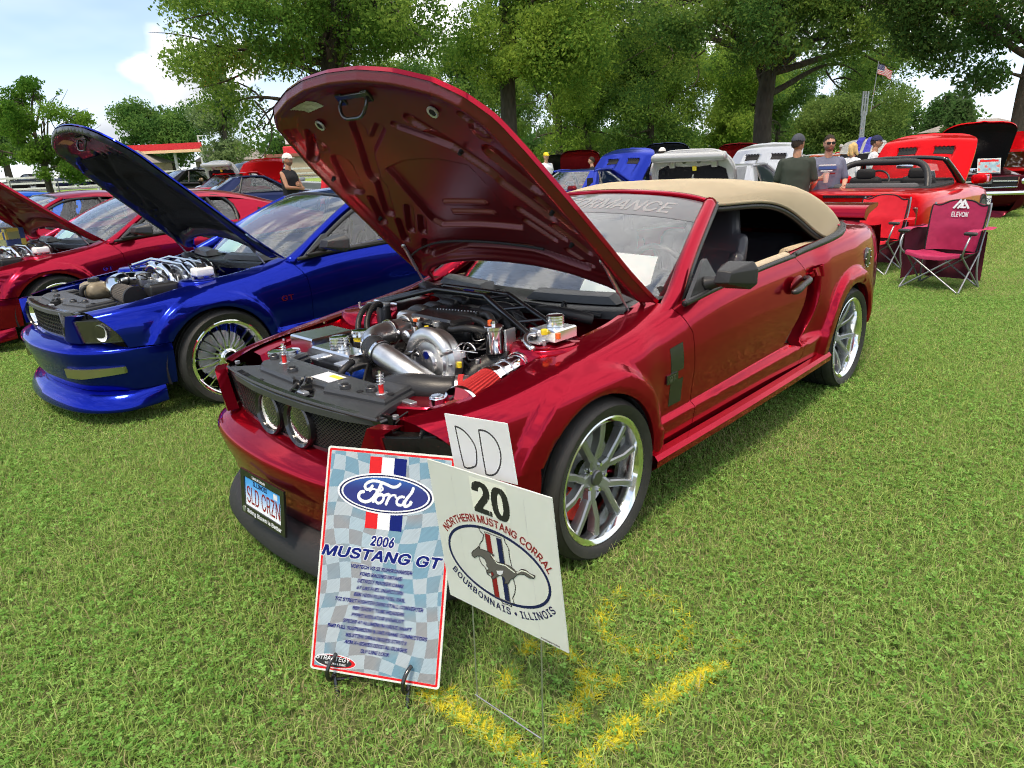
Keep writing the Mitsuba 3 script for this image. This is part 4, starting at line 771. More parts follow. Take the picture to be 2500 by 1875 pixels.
sc = part(t, 'supercharger', mv(lathe([(0, -.03), (.115, -.03), (.122, -.02), (.122, .02), (.105, .035), (.088, .036), (.085, .05), (.050, .055), (.046, .07), (0, .072)], 48, 'z'), (.30, .295, .815), roty(math.pi / 2)), 'cast_alloy', 30)
part(sc, 'volute', tube([(.33 + .0 * a, .295 + (.098 + .006 * a) * math.cos(a + .4), .815 + (.098 + .006 * a) * math.sin(a + .4)) for a in np.linspace(0, 5.4, 40)], np.linspace(.028, .046, 40), 16), 'cast_alloy', True)
for k in range(10): a = k * .628; part(sc, 'case_bolt', mv(lathe([(.006, 0), (.006, .01), (0, .01)], 6, 'z'), (.333, .295 + .113 * math.cos(a), .815 + .113 * math.sin(a)), roty(math.pi / 2)), 'chrome', 30)
part(sc, 'badge', mv(lathe([(0, 0), (.016, 0), (.016, .003), (0, .003)], 20, 'z'), (.374, .31, .85), roty(math.pi / 2)), 'ink_blue')
part(t, 'intake_manifold', cat_(rbox((-.10, .0, .85), (.36, .44, .11), .04), rbox((.02, .04, .895), (.20, .34, .05), .02)), 'black_plastic', 40)
for k in range(8): part(t, 'intake_runner', tube([(-.24 + .085 * (k % 4), (-.1 if k < 4 else .1), .905), (-.24 + .085 * (k % 4), (-.2 if k < 4 else .2), .90), (-.24 + .085 * (k % 4), (-.27 if k < 4 else .27), .83)], .030, 12, 12), 'black_plastic', True)
ic = part(t, 'intake_cover', bev(Polygon([(.15, -.05), (-.03, -.10), (-.12, .0), (-.08, .16), (.06, .26), (.16, .22)]), .90, .935, .010), 'gloss_black', 35)
for k in range(14): part(ic, 'vent_dot', cyl((.02 - .004 * k, -.02 + .016 * k, .935), .0035, .003, 10), 'chrome')
# tower brace
BL, BM, BN, BR = A([.03, -.56, .892]), A([-.13, -.20, .985]), A([-.13, .14, .985]), A([.06, .60, .892])
tbz = part(t, 'tower_brace', cat_(tube([BL, BM, BN, BR], .013, 10), tube([BN + A([-.10, .05, -.005]), BR + A([-.13, .06, 0])], .013, 10), tube([BM + A([-.10, -.05, -.005]), BL + A([-.13, -.06, 0])], .013, 10), tube([BM + A([-.1, -.05, -.005]), BN + A([-.1, .05, -.005])], .013, 10)), 'gloss_black', 40)
for f_ in (.05, .35, .65, .95):
    for a_, b_ in ((BN, BR), (BM, BL)): s_ = 1 if a_ is BN else -1; p0 = a_ + (b_ - a_) * f_; part(tbz, 'brace_rung', tube([p0, p0 + A([-.11, s_ * .055, -.004])], .008, 8), 'gloss_black')
part(tbz, 'brace_plate', bev(Polygon([(-.20, -.15), (-.20, .12), (-.14, .12), (-.14, -.15)]), .972, .990, .004), 'gloss_black'); part(tbz, 'oval_badge', mv(mv(lathe([(0, 0), (1, 0), (1, .003), (0, .003)], 30, 'z'), s=(.014, .036, 1)), (-.17, -.01, .990)), 'ink_blue')
for p0 in (BL, BR): part(tbz, 'brace_foot', mv(box((0, 0, 0), (.12, .10, .010), .003), p0 - A([.04, 0, .012])), 'zinc')
c2 = part(t, 'catch_can', cyl((.125, .445, .825), .037, .095), 'polished'); part(c2, 'can_lid', cyl((.125, .445, .920), .040, .018), 'polished'); part(c2, 'can_stem', cyl((.125, .445, .938), .008, .02), 'polished'); part(c2, 'can_bracket', box((.09, .50, .88), (.06, .012, .09), .003), 'zinc')
for k, p in enumerate([[(.10, .42, .93), (.04, .34, .945), (-.02, .24, .93), (-.04, .2, .91)], [(.11, .40, .915), (.06, .30, .925), (.05, .2, .925), (.06, .14, .92)], [(.16, .43, .915), (.20, .36, .93), (.19, .28, .91), (.16, .22, .90)]]): part(t, 'braided_hose', tube(p, .015, 10, 24), 'hose', True)
part(t, 'orange_fitting', cyl((.10, .40, .935), .010, .014), 'orange_plastic')
# ducts and filter
part(t, 'intake_duct', tube([(.50, .17, .70), (.515, .25, .735), (.49, .35, .752), (.45, .44, .752), (.40, .505, .752)], [.040, .056, .060, .058, .052], 20, 30), 'black_plastic', True)
part(t, 'duct_collar', tube([(.40, .505, .752), (.365, .545, .752)], .054, 24), 'brushed', 30); part(t, 'duct_collar_band', clamp((.385, .52, .752), (.035, -.04, 0), .056, .02), 'filter_red', 30)
d2 = part(t, 'rear_duct', tube([(.12, .585, .80), (.05, .575, .825), (.015, .52, .83), (.05, .45, .80), (.14, .40, .76), (.22, .36, .72)], .048, 20, 36), 'black_plastic', True)
fl, fe = pleated_filter((.515, .655, .752), (.315, .610, .782), .072, .058); af = part(t, 'air_filter', fl, 'filter_red', False, label='red pleated cone air filter'); part(af, 'filter_cap', fe, 'chrome', 30)
ip = part(t, 'filter_pipe', tube([(.315, .610, .782), (.20, .598, .795), (.12, .585, .80)], .050, 28), 'chrome', True)
for q in ((.27, .604, .787), (.225, .60, .792), (.14, .588, .80)): part(ip, 'hose_clamp', clamp(q, (.1, .012, -.01), .0515, .012), 'brushed', 30)
part(t, 'corrugated_hose', tube([(.20 + .05 * math.sin(x), .19 + .10 * x, .885 - .06 * x * x) for x in np.linspace(0, 1.5, 40)], .030 + .003 * np.sin(np.linspace(0, 75, 40)), 14), 'hose', True)
for c in ((.24, .30, .735), (.50, -.015, .745), (.42, -.30, .76)): part(t, 'blue_coupler', rbox(c, (.09, .07, .06), .02), 'silicone_blue', True)
# right front corner
part(t, 'radiator_support', cat_(bev(Polygon([(.665, .435), (.60, .36), (.545, .40), (.43, .60), (.50, .655), (.60, .56)]), .70, .748, .006), box((.62, .50, .68), (.06, .22, .06), .008)), 'red_paint', 30)
part(t, 'washer_cap', cat_(cyl((.545, .565, .746), .030, .030), cyl((.545, .565, .776), .024, .006)), 'chrome'); part(t, 'support_latch', box((.60, .47, .752), (.03, .06, .012), .003), 'zinc')
for sgn in (1, -1): part(t, 'support_bolt', cyl((.74, sgn * .575, .755), .012, .014, 6), 'zinc')
part(t, 'headlight_rib', cat_(*[box((.66 + .012 * k, .64 + .012 * k, .728), (.10, .006, .012), .001, rotz(.5)) for k in range(-4, 5)]), 'black_plastic')
if True:
    br = part(t, 'brake_reservoir', bev(Polygon([(-.09, .58), (-.09, .70), (.045, .70), (.045, .58)]), .885, .930, .006), 'tank_alloy', 30); part(br, 'reservoir_cap', mv(knurl(.036, .045, 4), (-.03, .64, .930)), 'polished', 30)
    part(br, 'brake_line', tube([(.05, .60, .905), (.11, .61, .915), (.15, .64, .905), (.17, .70, .89)], .010, 8, 16), 'brushed', True); part(br, 'yellow_fitting', cyl((.055, .655, .915), .014, .020), 'yellow_plastic'); part(br, 'orange_fitting', cyl((.05, .72, .905), .010, .022), 'orange_plastic'); part(br, 'brass_fitting', cyl((.02, .56, .90), .012, .022), 'brushed')
part(t, 'heater_hose', tube([(-.30, .30, .90), (-.26, .42, .925), (-.25, .52, .925), (-.30, .62, .90)], .024, 12, 24), 'hose', True)
for k, p in enumerate([[(.34, .14, .83), (.36, .20, .84), (.33, .26, .82)], [(.28, .17, .84), (.25, .22, .87), (.22, .30, .86)]]): part(t, 'fuel_line', tube(p, .009, 8, 16), 'brushed', True)
for k, (x, y, z, bs) in enumerate([(.24, .16, .90, 'yellow_plastic'), (.27, .12, .90, 'chrome'), (.20, .18, .915, 'zinc'), (.30, .42, .80, 'yellow_plastic'), (.26, .40, .83, 'brushed'), (.30, -.02, .80, 'zinc'), (.06, .36, .90, 'zinc'), (.22, .44, .80, 'brushed')]): part(t, 'fitting', cyl((x, y, z), .010 + .003 * (k % 3), .022, 12), bs)
wires(t, 26, 3, (.0, .45, -.3, .4, .74, .84)); wires(t, 18, 5, (-.3, .0, -.5, .6, .82, .90)); wires(t, 14, 9, (.30, .55, .3, .6, .64, .72)); wires(t, 7, 12, (.0, .4, .2, .5, .78, .88), 'brushed', (.003, .005), 'bright_line')
part(t, 'bulkhead_cable', tube([(-.34, -.60, .905), (-.30, -.3, .93), (-.29, 0, .935), (-.30, .3, .93), (-.36, .62, .905)], .010, 8, 30), 'hose', True)
part(t, 'red_cover', box((-.30, -.48, .915), (.04, .08, .022), .006), 'red_plastic')
# ------------------------------------------------------------------ the blue and maroon coupes beside it
RC_C = [(-1.335, 0, 1.372), (-1.75, 0, 1.402), (-2.15, 0, 1.392), (-2.55, 0, 1.318), (-3.0, 0, 1.185), (-3.40, 0, 1.060)]
RC_H = [(-1.385, .44, 1.345), (-1.75, .49, 1.372), (-2.15, .515, 1.355), (-2.55, .54, 1.280), (-3.0, .55, 1.150), (-3.38, .55, 1.045)]
RC_E = [(-1.405, .580, 1.300), (-1.75, .645, 1.312), (-2.15, .665, 1.285), (-2.55, .690, 1.205), (-2.95, .710, 1.085), (-3.25, .72, 1.025)]
def coupe_top(t, skin, glass='tint_glass', quarter=True):
    rows = [RC_C, [( (a[0] + b[0]) / 2, (a[1] + b[1]) / 2, (a[2] + b[2]) / 2 + .008) for a, b in zip(RC_C, RC_H)], RC_H, RC_E]; rows = [[(x, -y, z) for x, y, z in c] for c in rows][:0:-1] + rows
    def roof():
        m = loft(rows, 60, 70); c = m.triangles_center; k = ~((c[:, 0] < -2.42) & (c[:, 0] > -3.30) & (np.abs(c[:, 1]) < .50)); return tm(m.vertices, m.faces[k])
    part(t, 'roof', roof, skin, True, cache='croof')
    part(t, 'rear_window', lambda: mv(loft([[( x, y * .96, z - .006) for x, y, z in c] for c in rows], 40, 40), (0, 0, 0)), 'interior_black', True, cache='crw')
    part(t, 'windscreen', windshield, 'glass', True, cache='cws')
    part(t, 'windscreen_seal', lambda: tube([(x - .004, y, z + .006) for x, y, z in sym(WS_T)], .010, 8, 40), 'gloss_black', True, cache='cwseal')
    for s in (1, -1):
        sg = lambda m: m if s > 0 else flipy(m)
        p = A([(-.60, .81, .90), (-.80, .745, 1.005), (-1.10, .655, 1.165), (-1.42, .568, 1.310)]); part(t, 'windscreen_pillar', lambda: sg(tube(p, [.050, .036, .032, .030], 12, 24)), skin, True, cache=f'cap{s}')
        wn = Polygon(curve2([(-.72, .955), (-.95, 1.075), (-1.25, 1.215), (-1.50, 1.285), (-1.85, 1.298), (-2.10, 1.282), (-2.17, 1.20), (-2.16, 1.06), (-2.13, .985)], 50))
        sf = lambda q, d=0.0: np.stack([q[:, 0], .872 - .66 * (q[:, 1] - .96) - .15 * np.maximum(q[:, 1] - 1.15, 0) + d, q[:, 1]], 1)
        part(t, 'side_window', lambda: sg(panel(wn, lambda q: sf(q, -.012), .05, flip=True)), glass, True, cache=f'cwin{s}')
        fr = part(t, 'window_frame', lambda: sg(tube(sf(np.vstack([A(wn.exterior.coords)[:-1], A(wn.exterior.coords)[:2]])), .017, 8)), 'black_plastic', True, cache=f'cwf{s}')
        part(fr, 'frame_post', lambda: sg(tube(sf(A([(-1.98, .985), (-1.90, 1.29)])), .022, 8)), 'black_plastic', True, cache=f'cpost{s}')
        cp = Polygon([(-2.14, .965), (-2.20, 1.06), (-2.20, 1.20), (-2.14, 1.30), (-2.55, 1.215), (-2.95, 1.095), (-3.25, 1.03), (-2.66, .975)])
        part(t, 'rear_pillar', lambda: sg(panel(cp, lambda q: sf(q, .004 - .07 * 0), .05, (0, -.02, 0), flip=True)), skin, 40, cache=f'ccp{s}')
        if quarter:
            lv = Polygon([(-2.50, 1.14), (-2.42, 1.02), (-2.60, 1.01), (-2.64, 1.09)]); part(t, 'quarter_window', lambda: sg(panel(lv, lambda q: sf(q, .008), .05, (0, -.02, 0), flip=True)), 'interior_black', 40, cache=f'clv{s}')
        tri = Polygon([(-.66, .925), (-1.00, .955), (-.93, 1.09), (-.90, 1.085)]); part(t, 'mirror_sail', lambda: sg(panel(tri, lambda q: np.stack([q[:, 0], (.872 - .35 * (q[:, 1] - .93)), q[:, 1]], 1), .03, (0, -.02, 0), flip=True)), 'satin_plastic', cache=f'csail{s}')
        mk = part(t, 'door_mirror', lambda: sg(mv(mirror_mesh(), (-.19, -.035, 0))), 'satin_plastic', 45, cache=f'cmir{s}'); part(mk, 'mirror_stalk', lambda: sg(tube([(-.86, .84, .985), (-.87, .90, 1.0), (-.87, .97, 1.02)], [.035, .026, .026], 12, 12)), 'black_plastic', True, cache=f'cstk{s}')
        bt = [(-.64, .868, .935), (-1.0, .868, .962), (-1.35, .868, .980), (-1.80, .872, .985), (-2.15, .868, .985)]; part(t, 'belt_seal', lambda: sg(tube(bt, .014, 8, 24)), 'black_plastic', True, cache=f'cbelt{s}')
        part(t, 'door_handle', lambda: sg(tube([(-1.88, .906, .854), (-1.87, .938, .854), (-1.775, .950, .846), (-1.69, .944, .832), (-1.67, .928, .829)], [.014, .017, .016, .018, .012], 10, 20)), 'satin_plastic', True, cache=f'chan{s}')
        part(t, 'front_seat', lambda: mv(seat_mesh(.32), (-1.60, .37 * s, .37)), 'interior_black', True, cache=f'cseat{s}')
    part(t, 'dashboard', lambda: cat_(rbox((-.93, 0, .90), (.38, 1.36, .16), .05)), 'interior_black', True, cache='cdash')
    part(t, 'cabin_floor', lambda: box((-1.9, 0, .45), (2.4, 1.5, .04)), 'interior_black', cache='cfloor')
def parked(label, loc, rz, skin, under, ang, pad, wheels, chinbs, group, glass='tint_glass', fogs=True):
    t = thing('coupe_car', label, 'car', loc, rz, group); shell(t, skin, fine=.03)
    for s in (1, -1):
        for x, rear in ((0, False), (-2.72, True)): wheel(t, (x, s * .785, WR), wheels, s, phase=.2, rear=False)
        head_lamp(t, s, lens='clear_lens', skin=skin)
    coupe_top(t, skin, glass); H, HL = hood_parts(t, ang, skin, under, pad=pad, fine=.02); bay(t, skin, 'grey_plastic')
    part(t, 'chin_spoiler', chin_mesh, chinbs, 40, cache='chin'); part(t, 'lower_intake', lambda: box((.70, 0, .24), (.06, 1.0, .09), .01), 'interior_black', cache='lint')
    g = part(t, 'grille', lambda: cat_(surf_strip(GR.buffer(.012).difference(GR.buffer(-.010)), .006, .03), surf_strip(GR.buffer(.004), -.055, .01)), 'gloss_black', 35, cache='grl'); part(g, 'grille_mesh', lambda: grille_mesh('hex'), 'black_plastic', False, cache='ghex')
    for y in (-.36, .36):
        c = mat((xg(abs(y)) - .01, y, .662), R=rotz(-math.pi / 2 - y * .5)); f = part(t, 'fog_lamp', lambda: lathe([(.074, -.05), (.094, -.045), (.099, .0), (.097, .018), (.090, .022), (.083, .012), (.080, -.02)], 48), 'gloss_black', 40, local=c, cache='fogr')
        part(f, 'reflector', lambda: lathe([(.0, -.040), (.03, -.038), (.055, -.028), (.073, -.010), (.081, .002)], 48), 'chrome', True, local=c, cache='fogf')
    for s in (1, -1):
        if fogs:
            sl = Polygon([(.46, .405), (.47, .345), (.60, .345), (.80, .372), (.80, .415)]); bn = lambda q: np.stack([np.interp(q[:, 0], _bp[:60, 1][::-1], _bp[:60, 0][::-1]) - .010 * (q[:, 1] < 2) , q[:, 0] + .008, q[:, 1]], 1)
            m = panel(sl, bn, .02, (-.02, -.01, 0)); part(t, 'parking_light', m if s > 0 else flipy(m), 'grass_tint_lens', 35)
        top = (HL @ A([-.22, s * .665, hoodz(A([-.22]), A([.665]))[0] - .03, 1]))[:3]; bot = A([-.50, s * .70, .86]); mid = bot + (top - bot) * .5
        st = part(t, 'gas_strut', tube([mid, top], .0105, 10), 'steel_dark'); part(st, 'strut_rod', tube([bot, mid], .006, 8), 'zinc')
        gb = mat(side(A([[-.50, .66]]))[0] * A([1, s, 1]) + A([0, s * .002, 0]), R=(rotz(math.pi) if s > 0 else np.eye(3)) @ rotx(math.pi / 2)); plate_text(t, 'GT', .036, 'chrome', gb, name='badge', bold=True, sx=1.5)
    # bright engine
    rn = part(t, 'intake_manifold', lambda: rbox((-.10, 0, .80), (.42, .30, .12), .04), 'cast_alloy', 40, cache='bman')
    for k in range(8):
        x = -.27 + .10 * (k % 4); q = 1 if k < 4 else -1; part(rn, 'intake_runner', tube([(x, -.05 * q, .85), (x, .02 * q, .905), (x, .14 * q, .905), (x, .22 * q, .86), (x, .26 * q, .79)], .034, 12, 16), 'polished', True)
    part(t, 'tower_brace', tube([(.02, -.58, .885), (-.03, -.30, .945), (-.03, .30, .945), (.02, .58, .885)], .013, 10), 'polished', 40); part(t, 'tower_brace', tube([(-.10, -.58, .885), (-.17, -.30, .945), (-.17, .30, .945), (-.10, .58, .885)], .011, 10), 'polished', 40)
    part(t, 'throttle_body', cat_(rbox((.15, -.06, .83), (.10, .16, .11), .02)), 'cast_alloy', 40)
    pp = spl([(.18, -.08, .84), (.27, -.07, .85), (.35, .0, .85), (.40, .10, .835), (.42, .25, .815)], 40); ip = part(t, 'intake_pipe', tube(pp, .050, 24), 'chrome', True)
    for k in (8, 22): part(ip, 'hose_clamp', clamp(pp[k], pp[k + 1] - pp[k], .052), 'steel_dark', 30)
    fl, fe = pleated_filter((.40, .50, .79), (.42, .26, .812), .074, .058); f = part(t, 'air_filter', fl, 'filter_grey', False); part(f, 'filter_cap', fe, 'black_plastic', 30)
    tk = part(t, 'coolant_tank', rbox((.44, -.16, .79), (.18, .26, .12), .045), 'murky_plastic', True); part(tk, 'tank_cap', mv(knurl(.040, .03, 2), (.44, -.18, .845)), 'black_plastic', 30); part(tk, 'tank_hose', tube([(.50, -.10, .83), (.545, -.10, .82), (.555, -.10, .76)], .016, 10, 12), 'hose', True)
    br = part(t, 'brake_reservoir', rbox((-.03, .62, .915), (.13, .11, .06), .015), 'white_plastic', True); part(br, 'reservoir_cap', cyl((-.03, .62, .945), .03, .025), 'black_plastic')
    part(t, 'fuse_box', rbox((.22, .50, .82), (.20, .13, .09), .02), 'black_plastic', True); wires(t, 10, 3, (-.2, .35, -.3, .45, .78, .90)); wires(t, 7, 8, (-.3, .0, -.5, .6, .86, .93))
    for k in range(6): part(t, 'fitting', cyl((-.05 + .06 * k, .36 + .03 * (k % 2), .86 + .02 * (k % 3)), .018, .03), ('polished', 'zinc', 'black_plastic')[k % 3])
    part(t, 'windscreen_sheet', grid([[on_ws(s, y, -.03) + A([.02, 0, -.012]) for y in np.linspace(.05, -.30, 6)] for s in np.linspace(.06, .22, 5)], flip=True), 'paper_green', True)
    return t, H, HL
grp = 'cars parked beside the red convertible with bonnets up'
BC, BH, BHL = parked('glossy royal blue coupe with its bonnet raised over black padding, left of the red convertible', (-2.609, 5.323, 0), -2.339, 'blue_paint', 'hood_under_blue', 49, True, 'mesh10', 'blue_paint', grp)
part(BH, 'sticker', panel(Polygon([(.755, -.40), (.77, -.27), (.715, -.24), (.70, -.37)]), lambda p: hood_under(p) - A([0, 0, .002]), .02, flip=True), 'orange_label', 35, local=BHL)
MC, MH, MHL = parked('maroon coupe behind the blue one with a cardboard battery box beside its engine', (-5.16, 7.40, 0), -2.20, 'maroon_paint', 'hood_under_red', 46, False, 'mesh10', 'maroon_paint', grp, fogs=False)
bx = single('battery_box', box((0, 0, .09), (.20, .30, .18), .004), 'carton_yellow', 'yellow and blue printed cardboard box standing on the engine of the maroon coupe', 'box', loc=(place[MC] @ A([-.06, -.22, .93, 1]))[:3], rz=-2.0)
M2, _, _ = parked('second maroon coupe at the far left, bonnet up, mostly hidden by the nearer maroon one', (-7.75, 9.75, 0), -2.25, 'maroon_paint', 'hood_under_red', 44, False, 'mesh10', 'maroon_paint', grp, fogs=False, glass='clear_lens')
def plain_coupe(label, loc, rz, skin, group=None, glass='tint_glass', hood=True):
    t = thing('coupe_car', label, 'car', loc, rz, group); shell(t, skin, fine=.05)
    for s in (1, -1):
        for x in (0, -2.72): 
            W = part(t, 'wheel', lambda: rim_mesh(dish=.05), 'wheel_silver', 30, local=mat((x, s * .785, WR), 0 if s > 0 else math.pi), cache='rimplain'); part(W, 'tyre', tyre_mesh, 'tyre', 30, local=mat((x, s * .785, WR)), cache='tyre')
    coupe_top(t, skin, glass)
    return t
AZ = plain_coupe('bright azure blue coupe beyond the maroon coupes at the far left', (-10.4, 12.2, 0), -2.25, 'azure_paint', glass='tint_glass')
hood_parts(AZ, 0, 'azure_paint', 'black_plastic', fine=.05, latch=False)
# ------------------------------------------------------------------ lawn, road, trees, fences, far buildings
def ground_z(x, y):
    x, y = np.broadcast_arrays(A(x, float), A(y, float)); return .75 * ss(18, 44, y) * ss(-2, -22, x) - .10 * ss(14, 30, y) * ss(2, 14, x)
def _lawn(p, n, uv):
    a = mikit.fbm(p.x * 0.55, p.y * 0.55, 0, 4); b = mikit.fbm(p.x * 9, p.y * 9, 3, 3); c = mikit.noise(p.x * 70, p.y * 70, 0)
    g = mikit.mix((0.095, 0.165, 0.028), (0.165, 0.225, 0.055), mikit.smoothstep(0.35, 0.7, a)); g = mikit.mix(g, mi.Color3f(0.22, 0.23, 0.09), 0.35 * mikit.smoothstep(0.55, 0.8, b)); g = g * (0.62 + 0.5 * c)
    near = mikit.smoothstep(15.0, 6.0, p.y + 0 * p.x); return mikit.mix(g, mi.Color3f(0.100, 0.125, 0.042) * (0.6 + 0.6 * b), near)
pr('lawn_ground', mikit.proc(_lawn), 0.95, 0, 0.15)
gx = np.r_[-400, -150, np.linspace(-70, 70, 71), 150, 400]; gy = np.r_[-60, -10, np.linspace(0, 70, 71), 120, 250, 600]
GX, GY = np.meshgrid(gx, gy, indexing='ij'); struct('lawn', grid(np.stack([GX, GY, ground_z(GX, GY)], -1)), 'lawn_ground', True)
pr('asphalt', mod((0.10, 0.10, 0.10), 0.2, 2), 0.9)
struct('road', grid([[(x, y, .758) for y in (62, 70)] for x in (-300, -24)]), 'asphalt')
# ---- grass: tufts of blades and clover leaves, repeated over the near lawn
def leafcol(n, a, b, g): t = g.random((n, 1)) ** 1.3; return A(a) * (1 - t) + A(b) * t
def blades(n, size, hmin, hmax, wid, g, straw=.08, lean=.9):
    xy = g.uniform(-size / 2, size / 2, (n, 2)) + g.uniform(-size / 2, size / 2, (n, 2)); h = g.uniform(hmin, hmax, n); a = g.uniform(0, 2 * np.pi, n); d = np.stack([np.cos(a), np.sin(a)], 1); w = np.stack([-d[:, 1], d[:, 0]], 1) * (wid * g.uniform(.6, 1.2, (n, 1))) / 2; l = g.uniform(.2, lean, (n, 1)) * h[:, None]
    base = np.c_[xy, np.full(n, -.004)]; mid = np.c_[xy + d * l * .35, h * .62]; tip = np.c_[xy + d * l * 1.1, h * g.uniform(.75, 1.0, n)]; W = np.c_[w, np.zeros(n)]
    v = np.stack([base - W, base + W, mid - W * .85, mid + W * .85, tip], 1).reshape(-1, 3); k = np.arange(n)[:, None] * 5
    f = np.concatenate([k + A([[0, 1, 3]]), k + A([[0, 3, 2]]), k + A([[2, 3, 4]])], 1).reshape(-1, 3)
    c = leafcol(n, (0.160, 0.300, 0.050), (0.500, 0.640, 0.210), g); s = g.random(n) < straw; c[s] = leafcol(s.sum(), (0.36, 0.34, 0.16), (0.55, 0.50, 0.28), g)
    return v, f, np.repeat(c, 5, 0)
def clover(n, size, g, r0=.0040, r1=.0090):
    xy = g.uniform(-size / 2, size / 2, (n, 2)) + g.uniform(-size / 2, size / 2, (n, 2)); h = g.uniform(.014, .040, n); vs, fs, cs = [], [], []; col = leafcol(n, (0.125, 0.290, 0.050), (0.300, 0.510, 0.130), g)
    for i in range(n):
        c = A([*xy[i], h[i]]); a0 = g.uniform(0, 2 * np.pi); tl = g.normal(0, .25, 2); r = g.uniform(r0, r1)
        for k in range(3):
            a = a0 + k * 2.094; d = A([math.cos(a), math.sin(a), tl[0] * math.cos(a) + tl[1] * math.sin(a) + .15]); s = A([-math.sin(a), math.cos(a), -tl[0] * math.sin(a) + tl[1] * math.cos(a)])
            q = [c, c + r * (.75 * d + .62 * s), c + r * (1.35 * d + .42 * s) , c + r * 1.28 * d, c + r * (1.35 * d - .42 * s), c + r * (.75 * d - .62 * s)]; b = len(vs); vs += q; fs += [[b, b + 5, b + 3], [b, b + 3, b + 1], [b + 1, b + 3, b + 2], [b + 5, b + 4, b + 3]]; cs += [col[i] * g.uniform(.85, 1.15)] * 6
    return A(vs), A(fs), A(cs)
VC = {'type': 'mesh_attribute', 'name': 'vertex_color'}
scene['grass_leaf'] = {'type': 'principledthin', 'base_color': VC, 'roughness': 0.45, 'spec_trans': 0.0, 'diff_trans': 0.9, 'eta': 1.45}
scene['tree_leaf'] = {'type': 'principledthin', 'base_color': VC, 'roughness': 0.5, 'spec_trans': 0.0, 'diff_trans': 1.15, 'eta': 1.4}
def joinc(*ps):
    v, f, c, at = [], [], [], 0
    for a, b, d in ps: v.append(a); f.append(b + at); c.append(d); at += len(a)
    return np.vstack(v), np.vstack(f), np.vstack(c)
def tuft_group(key, *ps):
    v, f, c = joinc(*ps); scene[key] = {'type': 'shapegroup', 'tuft': mikit.ply(tm(v, f), 'grass_leaf', False, color=c)}
GS = .5
for k in range(6):
    g = np.random.default_rng(40 + k); clo = (60, 180, 330, 480, 120, 260)[k]; straw = (.14, .10, .08, .06, .30, .12)[k]
    tuft_group(f'tuft_near_{k}', blades(3300 - clo, GS, .016, .050, .0036, g, straw, 1.4), blades(500, GS, .006, .016, .0045, g, .5, 2.0), clover(int(clo * 1.5), GS, g))
for k in range(3):
    g = np.random.default_rng(60 + k); tuft_group(f'tuft_far_{k}', blades(3600, 1.0, .018, .046, .0065, g, .14, 1.3), clover((120, 240, 50)[k], 1.0, g, .007, .012))
labels['grass'] = {'kind': 'stuff', 'label': 'mown grass mixed with clover covering the field', 'category': 'grass'}
gi = 0
def tile(key, x, y, s=1.0, z=0.0):
    global gi; gi += 1
    scene[f'grass__{gi:04d}'] = {'type': 'instance', 'group': {'type': 'ref', 'id': key}, 'to_world': tw(mat((x, y, z), rng.uniform(0, 6.283)) @ np.diag([s, s, rng.uniform(.85, 1.2), 1]))}
def infrustum(x, y, m): return abs(x - y * 0.02) < .80 * y + m
for y in np.arange(1.1, 8.2, GS):
    for x in np.arange(-9, 8, GS):
        if infrustum(x, y, .9):
            q = meshkit.fbm(A([x * .8, y * .8, 0.0]), 3, 5) + .22 * ss(-1.5, 2.5, x) - .08; tile(f'tuft_near_{int(np.clip(rng.normal(q * 5.0, 1.2), 0, 5))}', x + rng.uniform(-.03, .03), y + rng.uniform(-.03, .03))
for y in np.arange(8.3, 24, 1.0):
    for x in np.arange(-22, 20, 1.0):
        if infrustum(x, y, 1.0): tile(f'tuft_far_{rng.integers(0, 3)}', x, y, z=float(ground_z(x, y)))
# yellow sprayed lines: painted blades
STROKES = [[(-.31, 1.77), (-.21, 1.67), (-.11, 1.58), (.01, 1.46), (.06, 1.40)], [(-.07, 1.75), (.01, 1.93), (.03, 1.96)], [(.10, 1.94), (.17, 1.85), (.20, 1.75), (.15, 1.66), (.11, 1.58)], [(.25, 1.73), (.31, 1.81)], [(.14, 1.43), (.32, 1.61), (.53, 1.76), (.74, 1.91)], [(.31, 2.16), (.44, 2.22), (.54, 2.11), (.56, 1.98), (.43, 1.88), (.30, 1.95), (.28, 2.08), (.31, 2.16)]]
WID, DEN = [.024, .017, .020, .015, .023, .021], [5200, 2300, 2700, 1200, 4000, 700]
vs = []
for st_, w_, n_ in zip(STROKES, WID, DEN):
    g = np.random.default_rng(len(vs) + 80); p = curve2(st_, 60); L = LineString(p).length; n = int(n_ * L * 1.35); i = g.uniform(0, 58.99, n); k = i.astype(int); c = p[k] + (p[k + 1] - p[k]) * (i - k)[:, None] + g.normal(0, w_ * .62, (n, 2))
    keep = meshkit.noise(np.c_[c * 30, np.zeros(n)], 4) > .42; c = c[keep]; n = len(c)
    b, f, _ = blades(n, .001, .006, .026, .0050, g, 0, 2.6); b[:, :2] += np.repeat(c, 5, 0); col = leafcol(n, (0.66, 0.60, 0.04), (0.95, 0.88, 0.10), g); vs.append((b, f, np.repeat(col, 5, 0)))
v, f, c = joinc(*vs); scene['painted_grass'] = mikit.ply(tm(v, f), 'grass_leaf', False, color=c); labels['painted_grass'] = {'kind': 'stuff', 'label': 'grass blades sprayed with yellow marking paint in front of the white sign', 'category': 'painted grass'}
